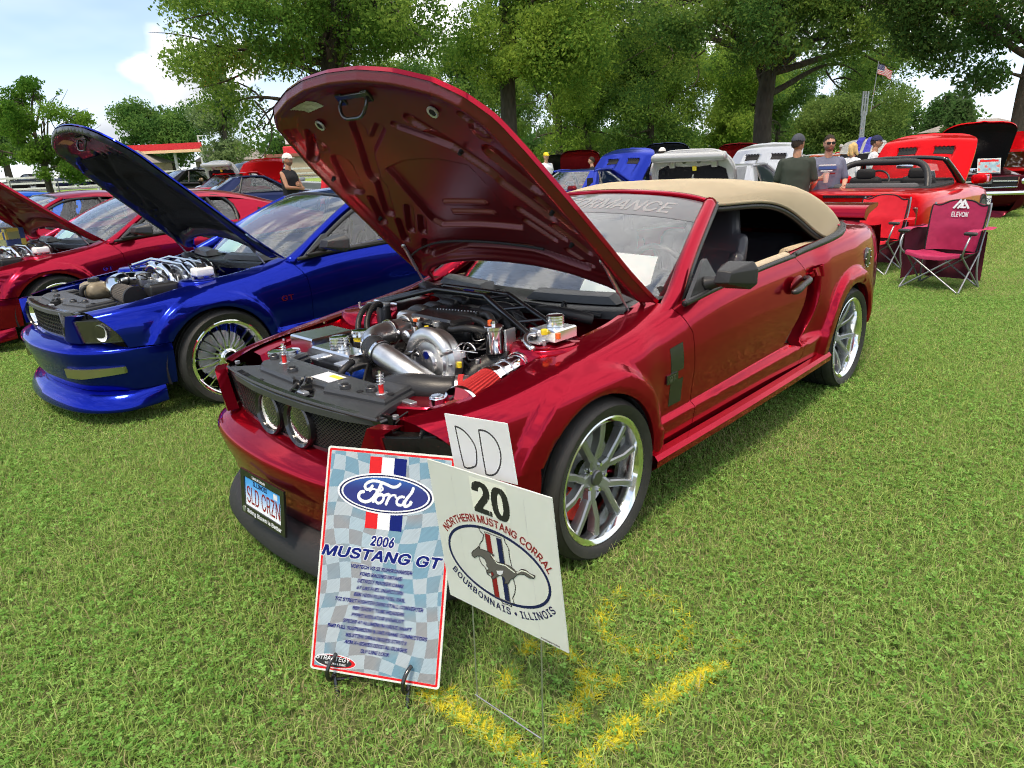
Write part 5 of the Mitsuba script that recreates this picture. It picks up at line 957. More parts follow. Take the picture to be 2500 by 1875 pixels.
# ---- trees
def bark(p, n, uv): return mikit.mix((0.035, 0.030, 0.024), (0.115, 0.098, 0.078), mikit.fbm(p.x * 14, p.y * 14, p.z * 3.5, 4))
pr('bark', mikit.proc(bark), 0.95, 0, 0.1, bump=(mikit.proc(lambda p, n, uv: mikit.fbm(p.x * 18, p.y * 18, p.z * 4, 3), 5e-3), 0.03))
def crown(blobs, n, L, ca, cb, seed, hole=.40, droop=.25, freq=1.1):
    g = np.random.default_rng(seed); b = A(blobs, float); wgt = b[:, 3] ** 2; m = g.choice(len(b), int(n * 1.9), p=wgt / wgt.sum())
    d = g.normal(size=(len(m), 3)); d /= np.linalg.norm(d, axis=1, keepdims=True); r = g.random(len(m)) ** (1 / 2.4); p = b[m, :3] + d * (b[m, 3] * r * g.uniform(.8, 1.12, len(m)))[:, None] * A([1, 1, .72])
    nn = meshkit.fbm(p * freq, 3, seed); p = p[nn > hole][:n]; n = len(p)
    c1 = meshkit.fbm(p * .55, 2, seed + 5)[:, None]; t = np.clip(.25 + 1.5 * (c1 - .4) + g.normal(0, .22, (n, 1)), 0, 1); col = A(ca) * (1 - t) + A(cb) * t
    u = g.normal(size=(n, 3)); u[:, 2] -= droop * 2; u /= np.linalg.norm(u, axis=1, keepdims=True); w = np.cross(u, g.normal(size=(n, 3))); w /= np.linalg.norm(w, axis=1, keepdims=True); s = (L * g.uniform(.65, 1.25, n) ** 2.0)[:, None]
    v = np.stack([p - u * s * .5, p + w * s * .27 - u * s * .05, p + u * s * .5, p - w * s * .27 - u * s * .05], 1).reshape(-1, 3); k = np.arange(n)[:, None] * 4; f = np.concatenate([k + A([[0, 1, 2]]), k + A([[0, 2, 3]])], 1).reshape(-1, 3)
    return tm(v, f), np.repeat(col, 4, 0)
def tree(name, label, x, y, r, fork, blobs, n, L, ca, cb, seed, cat='tree', group=None, top=None, hole=.40, limbs=True, lean=0.0, freq=1.1, share=None):
    g = np.random.default_rng(seed); z0 = float(ground_z(x, y)); t = thing(name, label, cat, (x, y, z0), 0, group)
    top = top or max(b[2] for b in blobs); ms = [tube([(0, 0, -.1), (.02, 0, .12), (lean * .3, .02, fork * .5), (lean, 0, fork), (lean * 1.5 + g.normal(0, .2), g.normal(0, .2), (fork + top) / 2), (lean * 2 + g.normal(0, .3), g.normal(0, .3), top)], [r * 1.5, r * 1.12, r, r * .9, r * .45, .03], 14, 24)]
    part(t, 'trunk', ms[0], 'bark', True)
    if limbs:
        lm = []
        for b in blobs:
            if g.random() < .35: continue
            e = A(b[:3]); h = max(fork * g.uniform(.85, 1.05), min(g.uniform(fork, top * .85), e[2] - .4)); s = A([lean * h / fork, 0, h]); mid = s + (e - s) * .5 + A([0, 0, .12 * np.linalg.norm(e - s)]) + g.normal(0, .15, 3)
            ln = np.linalg.norm(e - s); r0 = min(r * .42, .02 + .026 * ln); lm.append(tube([s, s + (mid - s) * .5 + g.normal(0, .05, 3), mid, e + g.normal(0, .1, 3)], [r0, r0 * .8, r0 * .5, .012], 8, 18))
            for q in range(3): e2 = e + g.normal(0, b[3] * .55, 3); lm.append(tube([mid + (e - mid) * g.uniform(0, .8), (mid + e2) / 2 + g.normal(0, .1, 3), e2], [r0 * .35, r0 * .22, .006], 5, 8))
        for k in lm[::4]: part(t, 'limb', k, 'bark', True)
        rest = [k for i, k in enumerate(lm) if i % 4]
        part(t, 'twigs', cat_(*rest), 'bark', True, stuff=True)
    share = share or f'{t}_leaves'
    if share is not None:
        if share not in scene: m, c = crown(blobs, n, L, ca, cb, seed, hole, freq=freq); scene[share] = {'type': 'shapegroup', 'leaves': mikit.ply(m, 'tree_leaf', False, color=c)}
        key = num(t + '__crown'); scene[key] = {'type': 'instance', 'group': {'type': 'ref', 'id': share}, 'to_world': tw(place[t] @ mat(rz=g.uniform(0, 6.28) if share.startswith('wood') else 0.0))}; labels[key] = {'kind': 'stuff'}
        return t
    m, c = crown(blobs, n, L, ca, cb, seed, hole, freq=freq); part(t, 'crown', m, 'tree_leaf', False, color=c, stuff=True)
    return t
def bl(seed, cx, cy, cz, rx, ry, rz, n, r0, r1):
    g = np.random.default_rng(seed); out = []
    for k in range(n):
        d = g.normal(size=3); d /= np.linalg.norm(d); u = g.random() ** .4; out.append((cx + d[0] * rx * u, cy + d[1] * ry * u, cz + d[2] * rz * u, g.uniform(r0, r1)))
    return out
GA, GB = (0.103, 0.215, 0.038), (0.248, 0.360, 0.068)
DA, DB = (0.076, 0.167, 0.042), (0.178, 0.290, 0.072)
LA, LB = (0.138, 0.261, 0.041), (0.312, 0.414, 0.071)
tree('ash_tree', 'large ash tree behind the raised red bonnet with foliage hanging low on its left side', -5.4, 24.5, .38, 3.6, bl(1, 0, 0, 7.6, 4.0, 2.5, 3.2, 20, 1.2, 2.0) + bl(101, -.5, -2.6, 5.2, 4.2, .6, 1.6, 12, .9, 1.3) + [(-3.6, 0, 6.8, 1.6), (-4.0, -.3, 5.2, 1.3), (-3.4, 0, 3.6, 1.2), (-2.8, .2, 2.6, .9), (-4.1, .3, 8.5, 1.5), (-1.4, -1, 5.2, 1.5), (1.6, -.5, 4.9, 1.4), (2.6, 0, 5.8, 1.6)], 95000, .118, GA, GB, 11, hole=.44)
tree('ash_tree', 'tall ash tree with a bare curved lower limb, right of the raised red bonnet', .35, 27, .30, 4.2, bl(2, .4, 0, 8.0, 3.2, 2.4, 3.2, 16, 1.1, 1.9) + bl(102, .6, -2.2, 5.2, 3.0, .6, 1.3, 9, .9, 1.2) + [(-1.5, 0, 5.2, 1.2), (1.8, -.6, 4.6, 1.3), (3.0, 0, 5.6, 1.5), (2.5, 0, 3.6, .8), (-.6, -.8, 4.4, .9)], 72000, .118, GA, (0.334, 0.450, 0.072), 12, hole=.42)
tree('oak_tree', 'large spreading oak tree with a thick forked trunk in the middle of the park', 10.75, 30, .37, 3.5, bl(3, 0, 0, 8.5, 6.5, 3.0, 3.4, 26, 1.3, 2.2) + bl(103, .3, -3.0, 6.0, 6.2, .7, 1.6, 26, .9, 1.4) + [(-.8, -2.6, 4.9, .8), (1.5, -2.8, 4.7, .8), (-2.2, -2.6, 4.6, .8)] + [(-5.6, -.5, 5.4, 1.5), (-6.6, 0, 6.8, 1.6), (-3.8, -.8, 5.0, 1.2), (-5.2, -1, 3.9, .9), (3.4, 1.4, 5.3, 1.3), (5.4, 1.8, 5.6, 1.5), (6.6, 1.8, 4.8, 1.1), (1.6, -1, 6.0, 1.5), (-1.4, -1.2, 5.9, 1.4), (4.6, 1.6, 4.0, .8)], 135000, .122, DA, GB, 13, hole=.43)
tree('shade_tree', 'dark shade tree with a black trunk at the right edge of the park', 14.6, 20.5, .24, 3.0, bl(4, -.6, 0, 6.4, 3.6, 2.0, 2.6, 16, .9, 1.6) + [(-3.6, 0, 5.0, 1.0), (-4.2, .2, 5.9, 1.1), (-2.6, -.3, 3.7, .8), (-1.6, -.5, 3.1, .7), (.9, -.6, 2.7, .7), (.4, -.6, 4.2, 1.0), (-3.1, .1, 4.2, .8)], 60000, .112, DA, (0.085, 0.140, 0.035), 14, hole=.45)
tree('birch_tree', 'feathery green tree with drooping branches behind the people on the right', 22.3, 46, .22, 2.0, bl(5, 0, 0, 3.0, 3.2, 2.2, 2.2, 20, 1.0, 1.6), 45000, .15, (0.087, 0.160, 0.043), (0.246, 0.348, 0.087), 15, hole=.33)
tree('maple_tree', 'young maple tree with a slim trunk standing by the fence at the far left', -20.6, 33, .14, 1.5, bl(6, 0, 0, 3.1, 2.3, 1.8, 2.3, 34, .28, .75) + [(-1.4, 0, 4.2, .7), (.3, 0, 5.0, .6), (1.5, 0, 2.6, .8)], 24000, .12, (0.055, 0.15, 0.02), (0.20, 0.34, 0.05), 16, hole=.40)
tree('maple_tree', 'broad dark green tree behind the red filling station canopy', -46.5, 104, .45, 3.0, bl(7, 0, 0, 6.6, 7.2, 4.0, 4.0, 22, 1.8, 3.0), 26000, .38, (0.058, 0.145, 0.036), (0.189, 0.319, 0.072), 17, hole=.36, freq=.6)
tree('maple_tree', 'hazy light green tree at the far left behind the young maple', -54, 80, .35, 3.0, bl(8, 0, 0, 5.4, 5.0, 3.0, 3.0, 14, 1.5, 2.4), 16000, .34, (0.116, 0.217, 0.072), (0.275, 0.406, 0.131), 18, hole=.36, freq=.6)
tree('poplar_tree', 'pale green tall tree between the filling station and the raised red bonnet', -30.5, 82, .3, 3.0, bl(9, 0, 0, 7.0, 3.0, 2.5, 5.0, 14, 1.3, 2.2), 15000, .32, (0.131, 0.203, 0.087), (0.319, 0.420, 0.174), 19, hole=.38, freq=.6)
tree('maple_tree', 'rounded green tree at the far left edge beyond the white fence', -38, 52, .25, 2.2, bl(10, 0, 0, 4.2, 3.6, 2.4, 2.8, 26, .5, 1.3), 16000, .22, (0.05, 0.14, 0.025), (0.18, 0.30, 0.05), 20, hole=.38)
wd = [(-1.5, 44, 'slender'), (3.2, 40, 'slender'), (5.8, 47, 'crooked'), (8.4, 41, 'double'), (11.5, 50, 'slim'), (14.6, 44, 'leaning'), (17.0, 52, 'slender'), (19.5, 60, 'tall'), (-6, 52, 'tall'), (1.0, 58, 'tall'), (6.5, 62, 'back'), (13, 64, 'back'), (23.5, 62, 'back'), (29, 58, 'back')]
wl = ['slim tree in the wood, leftmost trunk right of the raised red bonnet', 'slim tree in the wood behind the small dark red raised lid', 'crooked tree in the wood behind the blue raised bonnet', 'dark trunked tree in the wood behind the open white boot lid', 'slim tree in the wood just left of the oak trunk', 'leaning tree in the wood just right of the oak trunk', 'slender tree in the wood behind the men talking', 'tall tree at the back of the wood near the mast', 'tall tree at the back of the wood behind the raised red bonnet', 'tall tree at the back of the wood in the middle', 'leafy tree filling the back of the wood behind the open boot lid', 'leafy tree filling the back of the wood right of the oak trunk', 'leafy tree behind the mast', 'leafy tree behind the feathery green tree']
for k, (x, y, nm) in enumerate(wd):
    v_ = 5 + (k // 5 % 2) if k in (1, 4, 5) else k % 5; b = bl(30 + v_, 0, 0, 4.9 + (v_ % 3) * .8, 3.0, 2.2, 3.6, 18, 1.1, 1.8) + [(1.4, -1, 2.2, 1.1), (-1.5, -.8, 2.4, 1.1), (.2, .6, 1.7, 1.0)]; lite = k in (1, 4, 5)
    tree('woodland_tree', wl[k], x, y, .20, 3.0, b, 32000, .16, LA if lite else DA, LB if lite else GB, 50 + k, group='trees of the wood behind the cars', hole=.40, lean=(.5 if nm == 'leaning' else -.3 if nm == 'crooked' else 0), share=f'wood_crown_{v_}')
for k, (x, y, h) in enumerate([(60, 100, 7.5), (66, 106, 9), (52, 96, 6.2), (44, 70, 5.0), (36, 84, 7.0), (72, 96, 8)]):
    b = [(a_ * h * .10, b_ * h * .10, h * (.16 + .13 * i), h * (.34 - .042 * i)) for i in range(7) for a_, b_ in ((-1, 0), (1, .5))]; tree('conifer_tree', ['far dark conifer left of the white building', 'tallest far conifer beyond the red bonnets', 'low far conifer behind the red bonnet', 'bushy far tree behind the birch', 'far conifer right of the feathery tree', 'far conifer behind the dark shade tree'][k], x, y, .2, 1.5, b, 11000, .40, DA, (0.10, 0.15, 0.06), 70 + k, limbs=False, hole=.34, freq=.7)
bk = bl(90, 0, 0, 3.4, 75, 5, 3.0, 110, 2.0, 3.6)
m, c = crown(bk, 30000, .7, DA, (0.12, 0.18, 0.06), 91, .25, freq=.5); m.vertices += A([8, 116, 0.3]); scene['far_wood'] = mikit.ply(m, 'tree_leaf', False, color=c); labels['far_wood'] = {'kind': 'stuff', 'label': 'far off line of trees closing the view behind the park', 'category': 'wood'}
# ---- fences
pr('fence_white', mod((0.62, 0.63, 0.62), 0.15, 3), 0.7)
def fence_run(t, pts, step, h, rails, pr_, rr, bs):
    P_ = A(pts, float); L = np.r_[0, np.cumsum(np.linalg.norm(np.diff(P_, axis=0), axis=1))]; q = np.arange(0, L[-1], step); X = np.interp(q, L, P_[:, 0]); Y = np.interp(q, L, P_[:, 1]); Z = ground_z(X, Y)
    for x, y, z in zip(X, Y, Z): part(t, 'post', box((x, y, z + h / 2), (pr_, pr_, h), .01), bs, False)
    for a in range(len(X) - 1):
        for k, zr in enumerate(rails):
            p0, p1 = A([X[a], Y[a], Z[a] + zr]), A([X[a + 1], Y[a + 1], Z[a + 1] + zr]); d = p1 - p0; part(t, 'rail', mv(box((0, 0, 0), (np.linalg.norm(d) - .01, rr, rr * 2.4), .004), (p0 + p1) / 2 + A([0, -pr_ * .6, 0]), rotz(math.atan2(d[1], d[0]))), bs, False)
t = thing('board_fence', 'long white three rail board fence along the road beyond the parked cars', 'fence'); fence_run(t, [(-40, 46), (-24, 50), (-8, 60)], 2.6, 1.15, (.32, .66, 1.02), .12, .05, 'fence_white')
t = thing('wire_fence', 'thin dark post and wire fence in front of the white board fence', 'fence'); fence_run(t, [(-36, 38), (-19, 40), (-5, 42)], 2.4, .95, (.35, .85), .05, .018, 'steel_dark')
# ---- filling station, houses, far right buildings
t = thing('filling_station_canopy', 'flat filling station canopy with a red fascia on white posts', 'canopy', (-42, 92, .75)); part(t, 'roof_deck', box((0, 2.6, 3.65), (9.6, 6, .3)), 'fence_white'); part(t, 'fascia', box((0, -.46, 4.05), (9.7, .12, .75)), 'bright_red_flat'); part(t, 'fascia_stripe', box((0, -.47, 3.50), (9.7, .12, .34)), 'cream_flat')
part(t, 'soffit', box((0, 2.5, 3.46), (9.4, 5.8, .06)), 'shade_blue')
for x in (.9, 4.3): part(t, 'post', box((x, .6, 1.7), (.28, .28, 3.5)), 'fence_white')
part(t, 'lamp_post', tube([(4.5, -.2, 0), (4.5, -.2, 5.2)], .10, 10), 'fence_white'); part(t, 'lamp_arm', box((4.75, -.2, 5.2), (.7, .2, .12)), 'fence_white')
pr('roof_grey', mod((0.23, 0.21, 0.19), 0.2, 1.5), 0.9); pr('wall_tan', mod((0.42, 0.35, 0.25), 0.1, 1), 0.85); pr('brick_red', (0.25, 0.10, 0.07), 0.9); pr('wall_pale', mod((0.55, 0.54, 0.50), 0.08, 1), 0.85)
pr('hedge_dark', (0.03, 0.06, 0.015), 0.9)
def house(name, label, x, y, w, d, h, rh, wall, roof, ridge='x', z0=.75, chim=None, wins=()):
    t = thing(name, label, 'house', (x, y, z0)); part(t, 'wall', box((0, 0, h / 2), (w, d, h), .02), wall)
    o = .35; q = A([(-w / 2 - o, -d / 2 - o, h - .05), (w / 2 + o, -d / 2 - o, h - .05), (w / 2 + o, d / 2 + o, h - .05), (-w / 2 - o, d / 2 + o, h - .05), (-w / 2 + d * .35, 0, h + rh), (w / 2 - d * .35, 0, h + rh)]); r = part(t, 'roof', tm(q, [[0, 1, 5], [0, 5, 4], [1, 2, 5], [2, 3, 4], [2, 4, 5], [3, 0, 4], [0, 2, 1], [0, 3, 2]]), roof, False)
    if chim: part(r, 'chimney', box(chim, (.5, .5, 1.3)), 'brick_red')
    for (a, b, c_, e) in wins: f = part(t, 'window', box((a, -d / 2 - .02, b), (c_, .06, e)), 'fence_white'); part(f, 'pane', box((a, -d / 2 - .06, b), (c_ - .16, .02, e - .16)), 'lens_dark')
    return t
house('ranch_house', 'low house with a hipped grey shingle roof and brick chimney beyond the filling station', -40.0, 110, 9, 7, 2.4, 2.1, 'wall_tan', 'roof_grey', chim=(.2, -1, 4.2), wins=((-2.5, 1.3, 1.6, 1.1), (2, 1.3, 1.6, 1.1)))
house('ranch_house', 'pale house with a grey roof seen under the blue bonnet at the far left', -47.5, 92, 9, 7, 2.3, 1.8, 'wall_tan', 'roof_grey', wins=((0, 1.3, 2, 1.1),))
t = thing('restaurant_building', 'cream roadside building with a dark red roof edge and red signs on top', 'building', (-22.0, 74, .75)); part(t, 'wall', box((3, 2, 1.0), (9, 5, 2.0)), 'wall_tan'); part(t, 'roof_edge', box((3, 1.9, 2.1), (9.4, 5.4, .30)), 'brick_red'); part(t, 'upper_roof', box((4.2, 3.6, 2.6), (6, 3, .9)), 'steel_dark')
s_ = part(t, 'red_sign', box((1.4, -.6, 2.55), (2.3, .3, .75), .1), 'bright_red_flat'); part(t, 'white_sign', box((.9, -.2, 3.6), (.9, .2, .95), .03), 'fence_white'); part(t, 'white_sign', box((2.5, -.2, 3.5), (1.6, .2, .85), .03), 'fence_white'); part(t, 'sign_post', tube([(3.6, -.4, 0), (3.6, -.4, 5.2)], .09, 8), 'fence_white')
pr('bright_red_flat', (0.62, 0.02, 0.03), 0.5); pr('cream_flat', (0.75, 0.5, 0.3), 0.6); pr('shade_blue', (0.25, 0.33, 0.36), 0.7)
def hedge(label, x0, x1, y, h, d, seed):
    n = int(abs(x1 - x0) / .6) + 2; b = [(x, y, .75 + h * .5, h * .62) for x in np.linspace(x0, x1, n)]; m, c = crown(b, 5000, .22, (0.02, 0.05, 0.012), (0.06, 0.11, 0.02), seed, .25); k = single('hedge', m, 'tree_leaf', label, 'hedge', False, color=c)
hedge('clipped dark green hedge in front of the house by the filling station', -42, -31, 94, 1.5, 1, 5); hedge('clipped hedge at the far left behind the white fence', -41, -37, 74, 1.2, 1, 6)
house('storage_building', 'pale grey flat sided building at the far right behind the red bonnets', 66, 84, 9, 6, 4.6, .5, 'wall_pale', 'wall_pale', z0=0); house('ranch_house', 'low brown roofed house left of the pale building at the far right', 60, 92, 10, 7, 2.3, 1.3, 'wall_tan', 'roof_grey', z0=0)
t = thing('backstop_fence', 'tall chain link sports fence at the far right edge', 'fence', (62, 74, 0))
for k in range(6): part(t, 'post', tube([(k * 2.2, 0, 0), (k * 2.2, 0, 4.6)], .06, 8), 'zinc')
for z in (1.5, 3, 4.6): part(t, 'rail', tube([(0, 0, z), (11, 0, z)], .04, 8), 'zinc')
# mast with the flag
t = thing('lift_mast', 'telescopic aluminium lift mast on a blue base rising above the people', 'mast', m=mat((12.85, 26, -.1), s=.53)); part(t, 'base', cat_(box((0, 0, .5), (.9, .8, 1.0), .05)), 'lift_blue'); part(t, 'mast_foot', box((.05, -.05, 1.5), (.42, .40, 1.1), .03), 'lift_blue'); part(t, 'yellow_plate', box((-.02, -.28, 1.9), (.5, .06, .3)), 'ink_yellow')
for k, (z0, z1, w) in enumerate(((1.9, 3.6, .30), (3.4, 5.0, .26), (4.8, 6.3, .40))): part(t, 'mast_section', cat_(*[box((dx * w, 0, (z0 + z1) / 2), (.09, .12, z1 - z0), .01) for dx in (-.4, 0, .4)], *[box((0, -.03, z), (w, .08, .05)) for z in np.arange(z0 + .2, z1, .45)]), 'zinc')
pr('lift_blue', (0.03, 0.12, 0.30), 0.5)
pole = part(t, 'flag_pole', tube([(.45, 0, 5.0), (.62, 0, 8.1)], .025, 8), 'zinc')
def _flag(p, n, uv):
    st = dr.select((mi.UInt32(dr.floor(uv.y * 13)) & 1) == 0, 1.0, 0.0); c = mikit.mix((0.75, 0.74, 0.74), (0.55, 0.03, 0.06), st); can = (uv.x < 0.42) & (uv.y > 6 / 13)
    sx, sy = uv.x * 26, uv.y * 17; star = ((sx - dr.floor(sx) - .5) ** 2 + (sy - dr.floor(sy) - .5) ** 2) < .05; return dr.select(can, mikit.mix((0.03, 0.04, 0.16), (0.7, 0.7, 0.72), dr.select(star, 1.0, 0.0)), c)
pr('flag_cloth', mikit.proc(_flag), 0.85)
U, V = np.meshgrid(np.linspace(0, 1, 30), np.linspace(0, 1, 14), indexing='ij'); fx_ = grid(np.stack([(.62 + .95 * U), .10 * np.sin(U * 9 + V), 7.35 + .62 * V - .42 * U ** 1.2 - .1 * U * V], -1))
fk = single('national_flag', fx_, 'flag_cloth', 'national flag with stars and stripes flying from the lift mast', 'flag', True, m=place[t], uv=np.stack([U.ravel(), V.ravel()], 1))
# ------------------------------------------------------------------ cars further back
def body_loft(L=0.0, up=0.0):
    st = [(.88, .10, .60, .30, .42, .58, .62), (.84, .20, .74, .27, .50, .68, .72), (.68, .18, .84, .25, .52, .74, .79), (.30, .18, .895, .25, .54, .78, .85), (-.30, .18, .905, .25, .56, .82, .90), (-.95, .18, .91, .25, .58, .86, .95), (-1.8, .18, .91, .25, .60, .88, .95), (-2.6, .18, .915, .25, .62, .91, .97), (-3.1, .18, .90, .26, .62, .93, .985), (-3.5, .20, .86, .30, .62, .92, .98), (-3.68, .24, .80, .34, .62, .90, .965), (-3.76, .30, .70, .42, .60, .84, .93)]
    rows = []
    for x, zs, y, z0, z1, z2, z3 in st:
        z2, z3, z1 = z2 + up * .6, z3 + up, z1 + up * .3; rows.append([(x - L * (x < -2), a, b) for a, b in ((0, zs), (y * .7, zs), (y * .94, z0), (y, z1), (y * .985, (z1 + z2) / 2), (y * .93, z2), (y * .80, z3 - .02), (y * .45, z3 - .003), (0, z3))])
    R = []
    for r in rows: R.append(r + [(x, -y, z) for x, y, z in r[-2::-1]])
    return loft(R, 60, 64, flip=True)
def cap_end(rows): return None
GH = dict(wb=-.92, rf=-1.50, rr=-2.30, rb=-3.02, h=1.335, bw=.745, rw=.525, bz=.93)
def greenhouse(t, skin, g=GH, glass='tint_glass', L=0.0):
    def ring(s):
        w = g['bw'] * (1 - s) + g['rw'] * s; x0 = g['wb'] * (1 - s) + g['rf'] * s; x1 = (g['rb'] - L) * (1 - s) + (g['rr'] - L) * s; z = g['bz'] * (1 - s) + (g['h'] - .035) * s
        return [(x0 + .10 * (1 - s) + .05 * s, 0, z), (x0 + .05, w * .6, z), (x0 - .04, w * .94, z), (x0 - .20, w, z), ((x0 + x1) / 2, w * 1.01, z + .015 * s), (x1 + .22, w * .97, z), (x1 + .04, w * .84, z), (x1 - .02, w * .4, z), (x1 - .03, 0, z)]
    full = lambda r: r + [(x, -y, z) for x, y, z in r[-2:0:-1]]
    m = []
    for s in np.linspace(0, 1, 7): r = full(ring(s)); m.append(spl(np.vstack([r, r[:1]]), 65)[:-1])
    part(t, 'window_glass', grid(A(m), wrap2=True), glass, True)
    r1 = A(m[-1]); c = A([(g['rf'] + g['rr'] - L) / 2, 0, g['h']]); k_ = (.9, .7, .4, .02); rows = [r1 + A([0, 0, -.012]), r1 * A([1, 1.01, 1]) + A([0, 0, .004])] + [c + (r1 - c) * A([k, k, 0]) for k in k_]
    rows = [rows[0], rows[1]] + [np.c_[x[:, :2], np.full(len(x), r1[:, 2].mean() + .012 + .032 * (1 - k * k))] for x, k in zip(rows[2:], (.9, .7, .4, .02))]
    part(t, 'roof', grid(A(rows), wrap2=True), skin, True)
    a, b = A(m[0]), A(m[-1])
    for s in (1, -1):
        q = lambda x, k: A([x, s * (g['bw'] * (1 - k) + g['rw'] * k) * 1.005, g['bz'] * (1 - k) + (g['h'] - .03) * k])
        part(t, 'front_pillar', tube([q(g['wb'] - .02, 0), q((g['wb'] + g['rf']) / 2, .5), q(g['rf'] - .03, 1)], .035, 8, 10), skin, True)
        xm = g['wb'] * .42 + (g['rb'] - L) * .58; part(t, 'door_pillar', tube([q(xm - .1, 0), q(xm + .05, 1)], .028, 8), 'black_plastic', True)
        part(t, 'rear_pillar', grid([[q(g['rb'] - L + .55, 0) + A([0, s * .012, 0]), q(g['rr'] - L + .28, 1) + A([0, s * .01, 0])], [q(g['rb'] - L + .26, 0) + A([0, s * .014, 0]), q(g['rr'] - L + .12, 1) + A([0, s * .012, 0])], [q(g['rb'] - L + .05, 0) * A([1, .88, 1]), q(g['rr'] - L + .02, 1) * A([1, .86, 1])]], flip=s < 0), skin, True)
        part(t, 'roof_rail', tube([q(g['rf'] - .02, 1), q((g['rf'] + g['rr'] - L) / 2, 1) + A([0, s * .012, .02]), q(g['rr'] - L + .1, 1)], .026, 8, 12), skin, True)
def raised_bonnet(t, skin, ang, scoops=True, under='black_plastic', hx=-.78, ln=1.32, wd=.74, pad=True):
    L = mat((hx, 0, .93)) @ mat(R=roty(-math.radians(ang))) @ mat((-hx, 0, -.93))
    pg = Polygon(curve2([(hx, wd), (hx + .5, wd * .98), (hx + 1.0, wd * .93), (hx + ln * .86, wd * .88), (hx + ln * .945, wd * .74), (hx + ln * .985, wd * .4), (hx + ln, 0)], 24).tolist() + curve2([(hx, wd), (hx + .5, wd * .98), (hx + 1.0, wd * .93), (hx + ln * .86, wd * .88), (hx + ln * .945, wd * .74), (hx + ln * .985, wd * .4), (hx + ln, 0)], 24)[-2::-1].dot(np.diag([1, -1])).tolist())
    def sf(p, d=0.0):
        z = .955 - .05 * (p[:, 0] - hx) - .07 * (p[:, 1] / wd) ** 2 - .10 * ss(.75, 1.0, (p[:, 0] - hx) / ln) + d
        if scoops:
            for y0 in (-.27, .27): z = z - .045 * ss(.16, .15, np.abs(p[:, 1] - y0)) * ss(hx + .20, hx + .80, p[:, 0]) * ss(hx + .86, hx + .84, p[:, 0])
        return np.c_[p, z]
    b = part(t, 'bonnet', panel(pg, sf, .035, (0, 0, -.03)), skin, 40, local=L)
    part(b, 'underside', panel(pg.buffer(-.01), lambda p: np.c_[p, sf(p)[:, 2] * 0 + .955 - .05 * (p[:, 0] - hx) - .07 * (p[:, 1] / wd) ** 2 - .10 * ss(.75, 1.0, (p[:, 0] - hx) / ln) - .075], .06, flip=True), under, True, local=L)
    if scoops:
        for y0 in (-.27, .27): part(b, 'scoop_mouth', panel(sbox(hx + .848, y0 - .15, hx + .862, y0 + .15), lambda p: np.c_[p, sf(p)[:, 2] * 0 + .955 - .05 * .85 - .012 - .045 + 3.3 * (p[:, 0] - hx - .848)], .05, flip=False), 'interior_black', False, local=L); part(b, 'scoop_vent', panel(sbox(hx + .72, y0 - .145, hx + .852, y0 + .145), lambda p: sf(p, .006), .03, (0, 0, -.01)), 'interior_black', False, local=L)
    return b
def bgcar(label, loc, rz, skin, name='coupe_car', ang=None, scoops=True, gh=GH, L=0.0, up=0.0, under='black_plastic', group=None, roof=True, glass='tint_glass', roofskin=None):
    t = thing(name, label, 'car', loc, rz, group); part(t, 'body', lambda: body_loft(L, up), skin, True, cache=f'bgb{L}{up}')
    if roof: greenhouse(t, roofskin or skin, gh, glass, L)
    for s in (1, -1):
        for x in (0, -2.57 - L):
            c = mat((x, s * .80, .32)); W = part(t, 'wheel', lambda: lathe([(0, .10), (.18, .10), (.20, .115), (.235, .12), (.235, -.1)], 30), 'wheel_silver', 30, local=c if s > 0 else c @ mat(R=rotz(math.pi)), cache='bgrim')
            part(W, 'tyre', lambda: lathe([(.23, -.1), (.31, -.1), (.32, -.07), (.32, .08), (.31, .11), (.235, .118)], 36), 'tyre', 30, local=c if s > 0 else c @ mat(R=rotz(math.pi)), cache='bgtyre')
            part(t, 'wheel_arch', lambda: lathe([(.30, -.05), (.385, -.05), (.39, .1), (.375, .112), (.30, .10)], 36, full=6.2831), 'interior_black', 30, local=c if s > 0 else c @ mat(R=rotz(math.pi)), cache='bgarch')
        part(t, 'tail_light', box((-3.74 - L, s * .56, .74 + up), (.06, .34, .16), .01), 'lens_red'); part(t, 'headlight', box((.80, s * .52, .60 + up * .5), (.12, .34, .14), .03), 'reflector_flat')
        part(t, 'door_mirror', rbox((-.98, s * .96, .99 + up), (.10, .20, .13), .04), skin, True)
    if ang is not None: raised_bonnet(t, skin, ang, scoops, under)
    return t
pr('reflector_flat', (0.6, 0.6, 0.6), 0.2, 0.6)
H45 = math.radians(46.9)
# --- red convertible seen from behind
t = bgcar('bright red roofless convertible with raised bonnet, seen from behind near the camp chairs', (7.174, 12.188, -.03), H45, 'bright_red_paint', 'convertible_car', ang=41, roof=False); SNC = t
part(t, 'boot_edge', loft([sym([(-3.70, .72, .955), (-3.76, .4, .965), (-3.78, .2, .968), (-3.78, 0, .97)]), sym([(-3.80, .72, .93), (-3.86, .4, .945), (-3.885, .2, .95), (-3.885, 0, .95)]), sym([(-3.79, .72, .80), (-3.85, .4, .80), (-3.87, .2, .80), (-3.87, 0, .80)]), sym([(-3.74, .72, .78), (-3.80, .4, .78), (-3.82, .2, .78), (-3.82, 0, .78)])], 14, 40, flip=True), 'bright_red_paint', 30)
part(t, 'brake_light', box((-3.888, 0, .925), (.012, .62, .030), .002), 'lens_dark'); part(t, 'boot_lock', mv(lathe([(0, .012), (.02, .01), (.024, 0)], 20), (-3.868, 0, .858), rotz(math.pi / 2)), 'steel_dark')
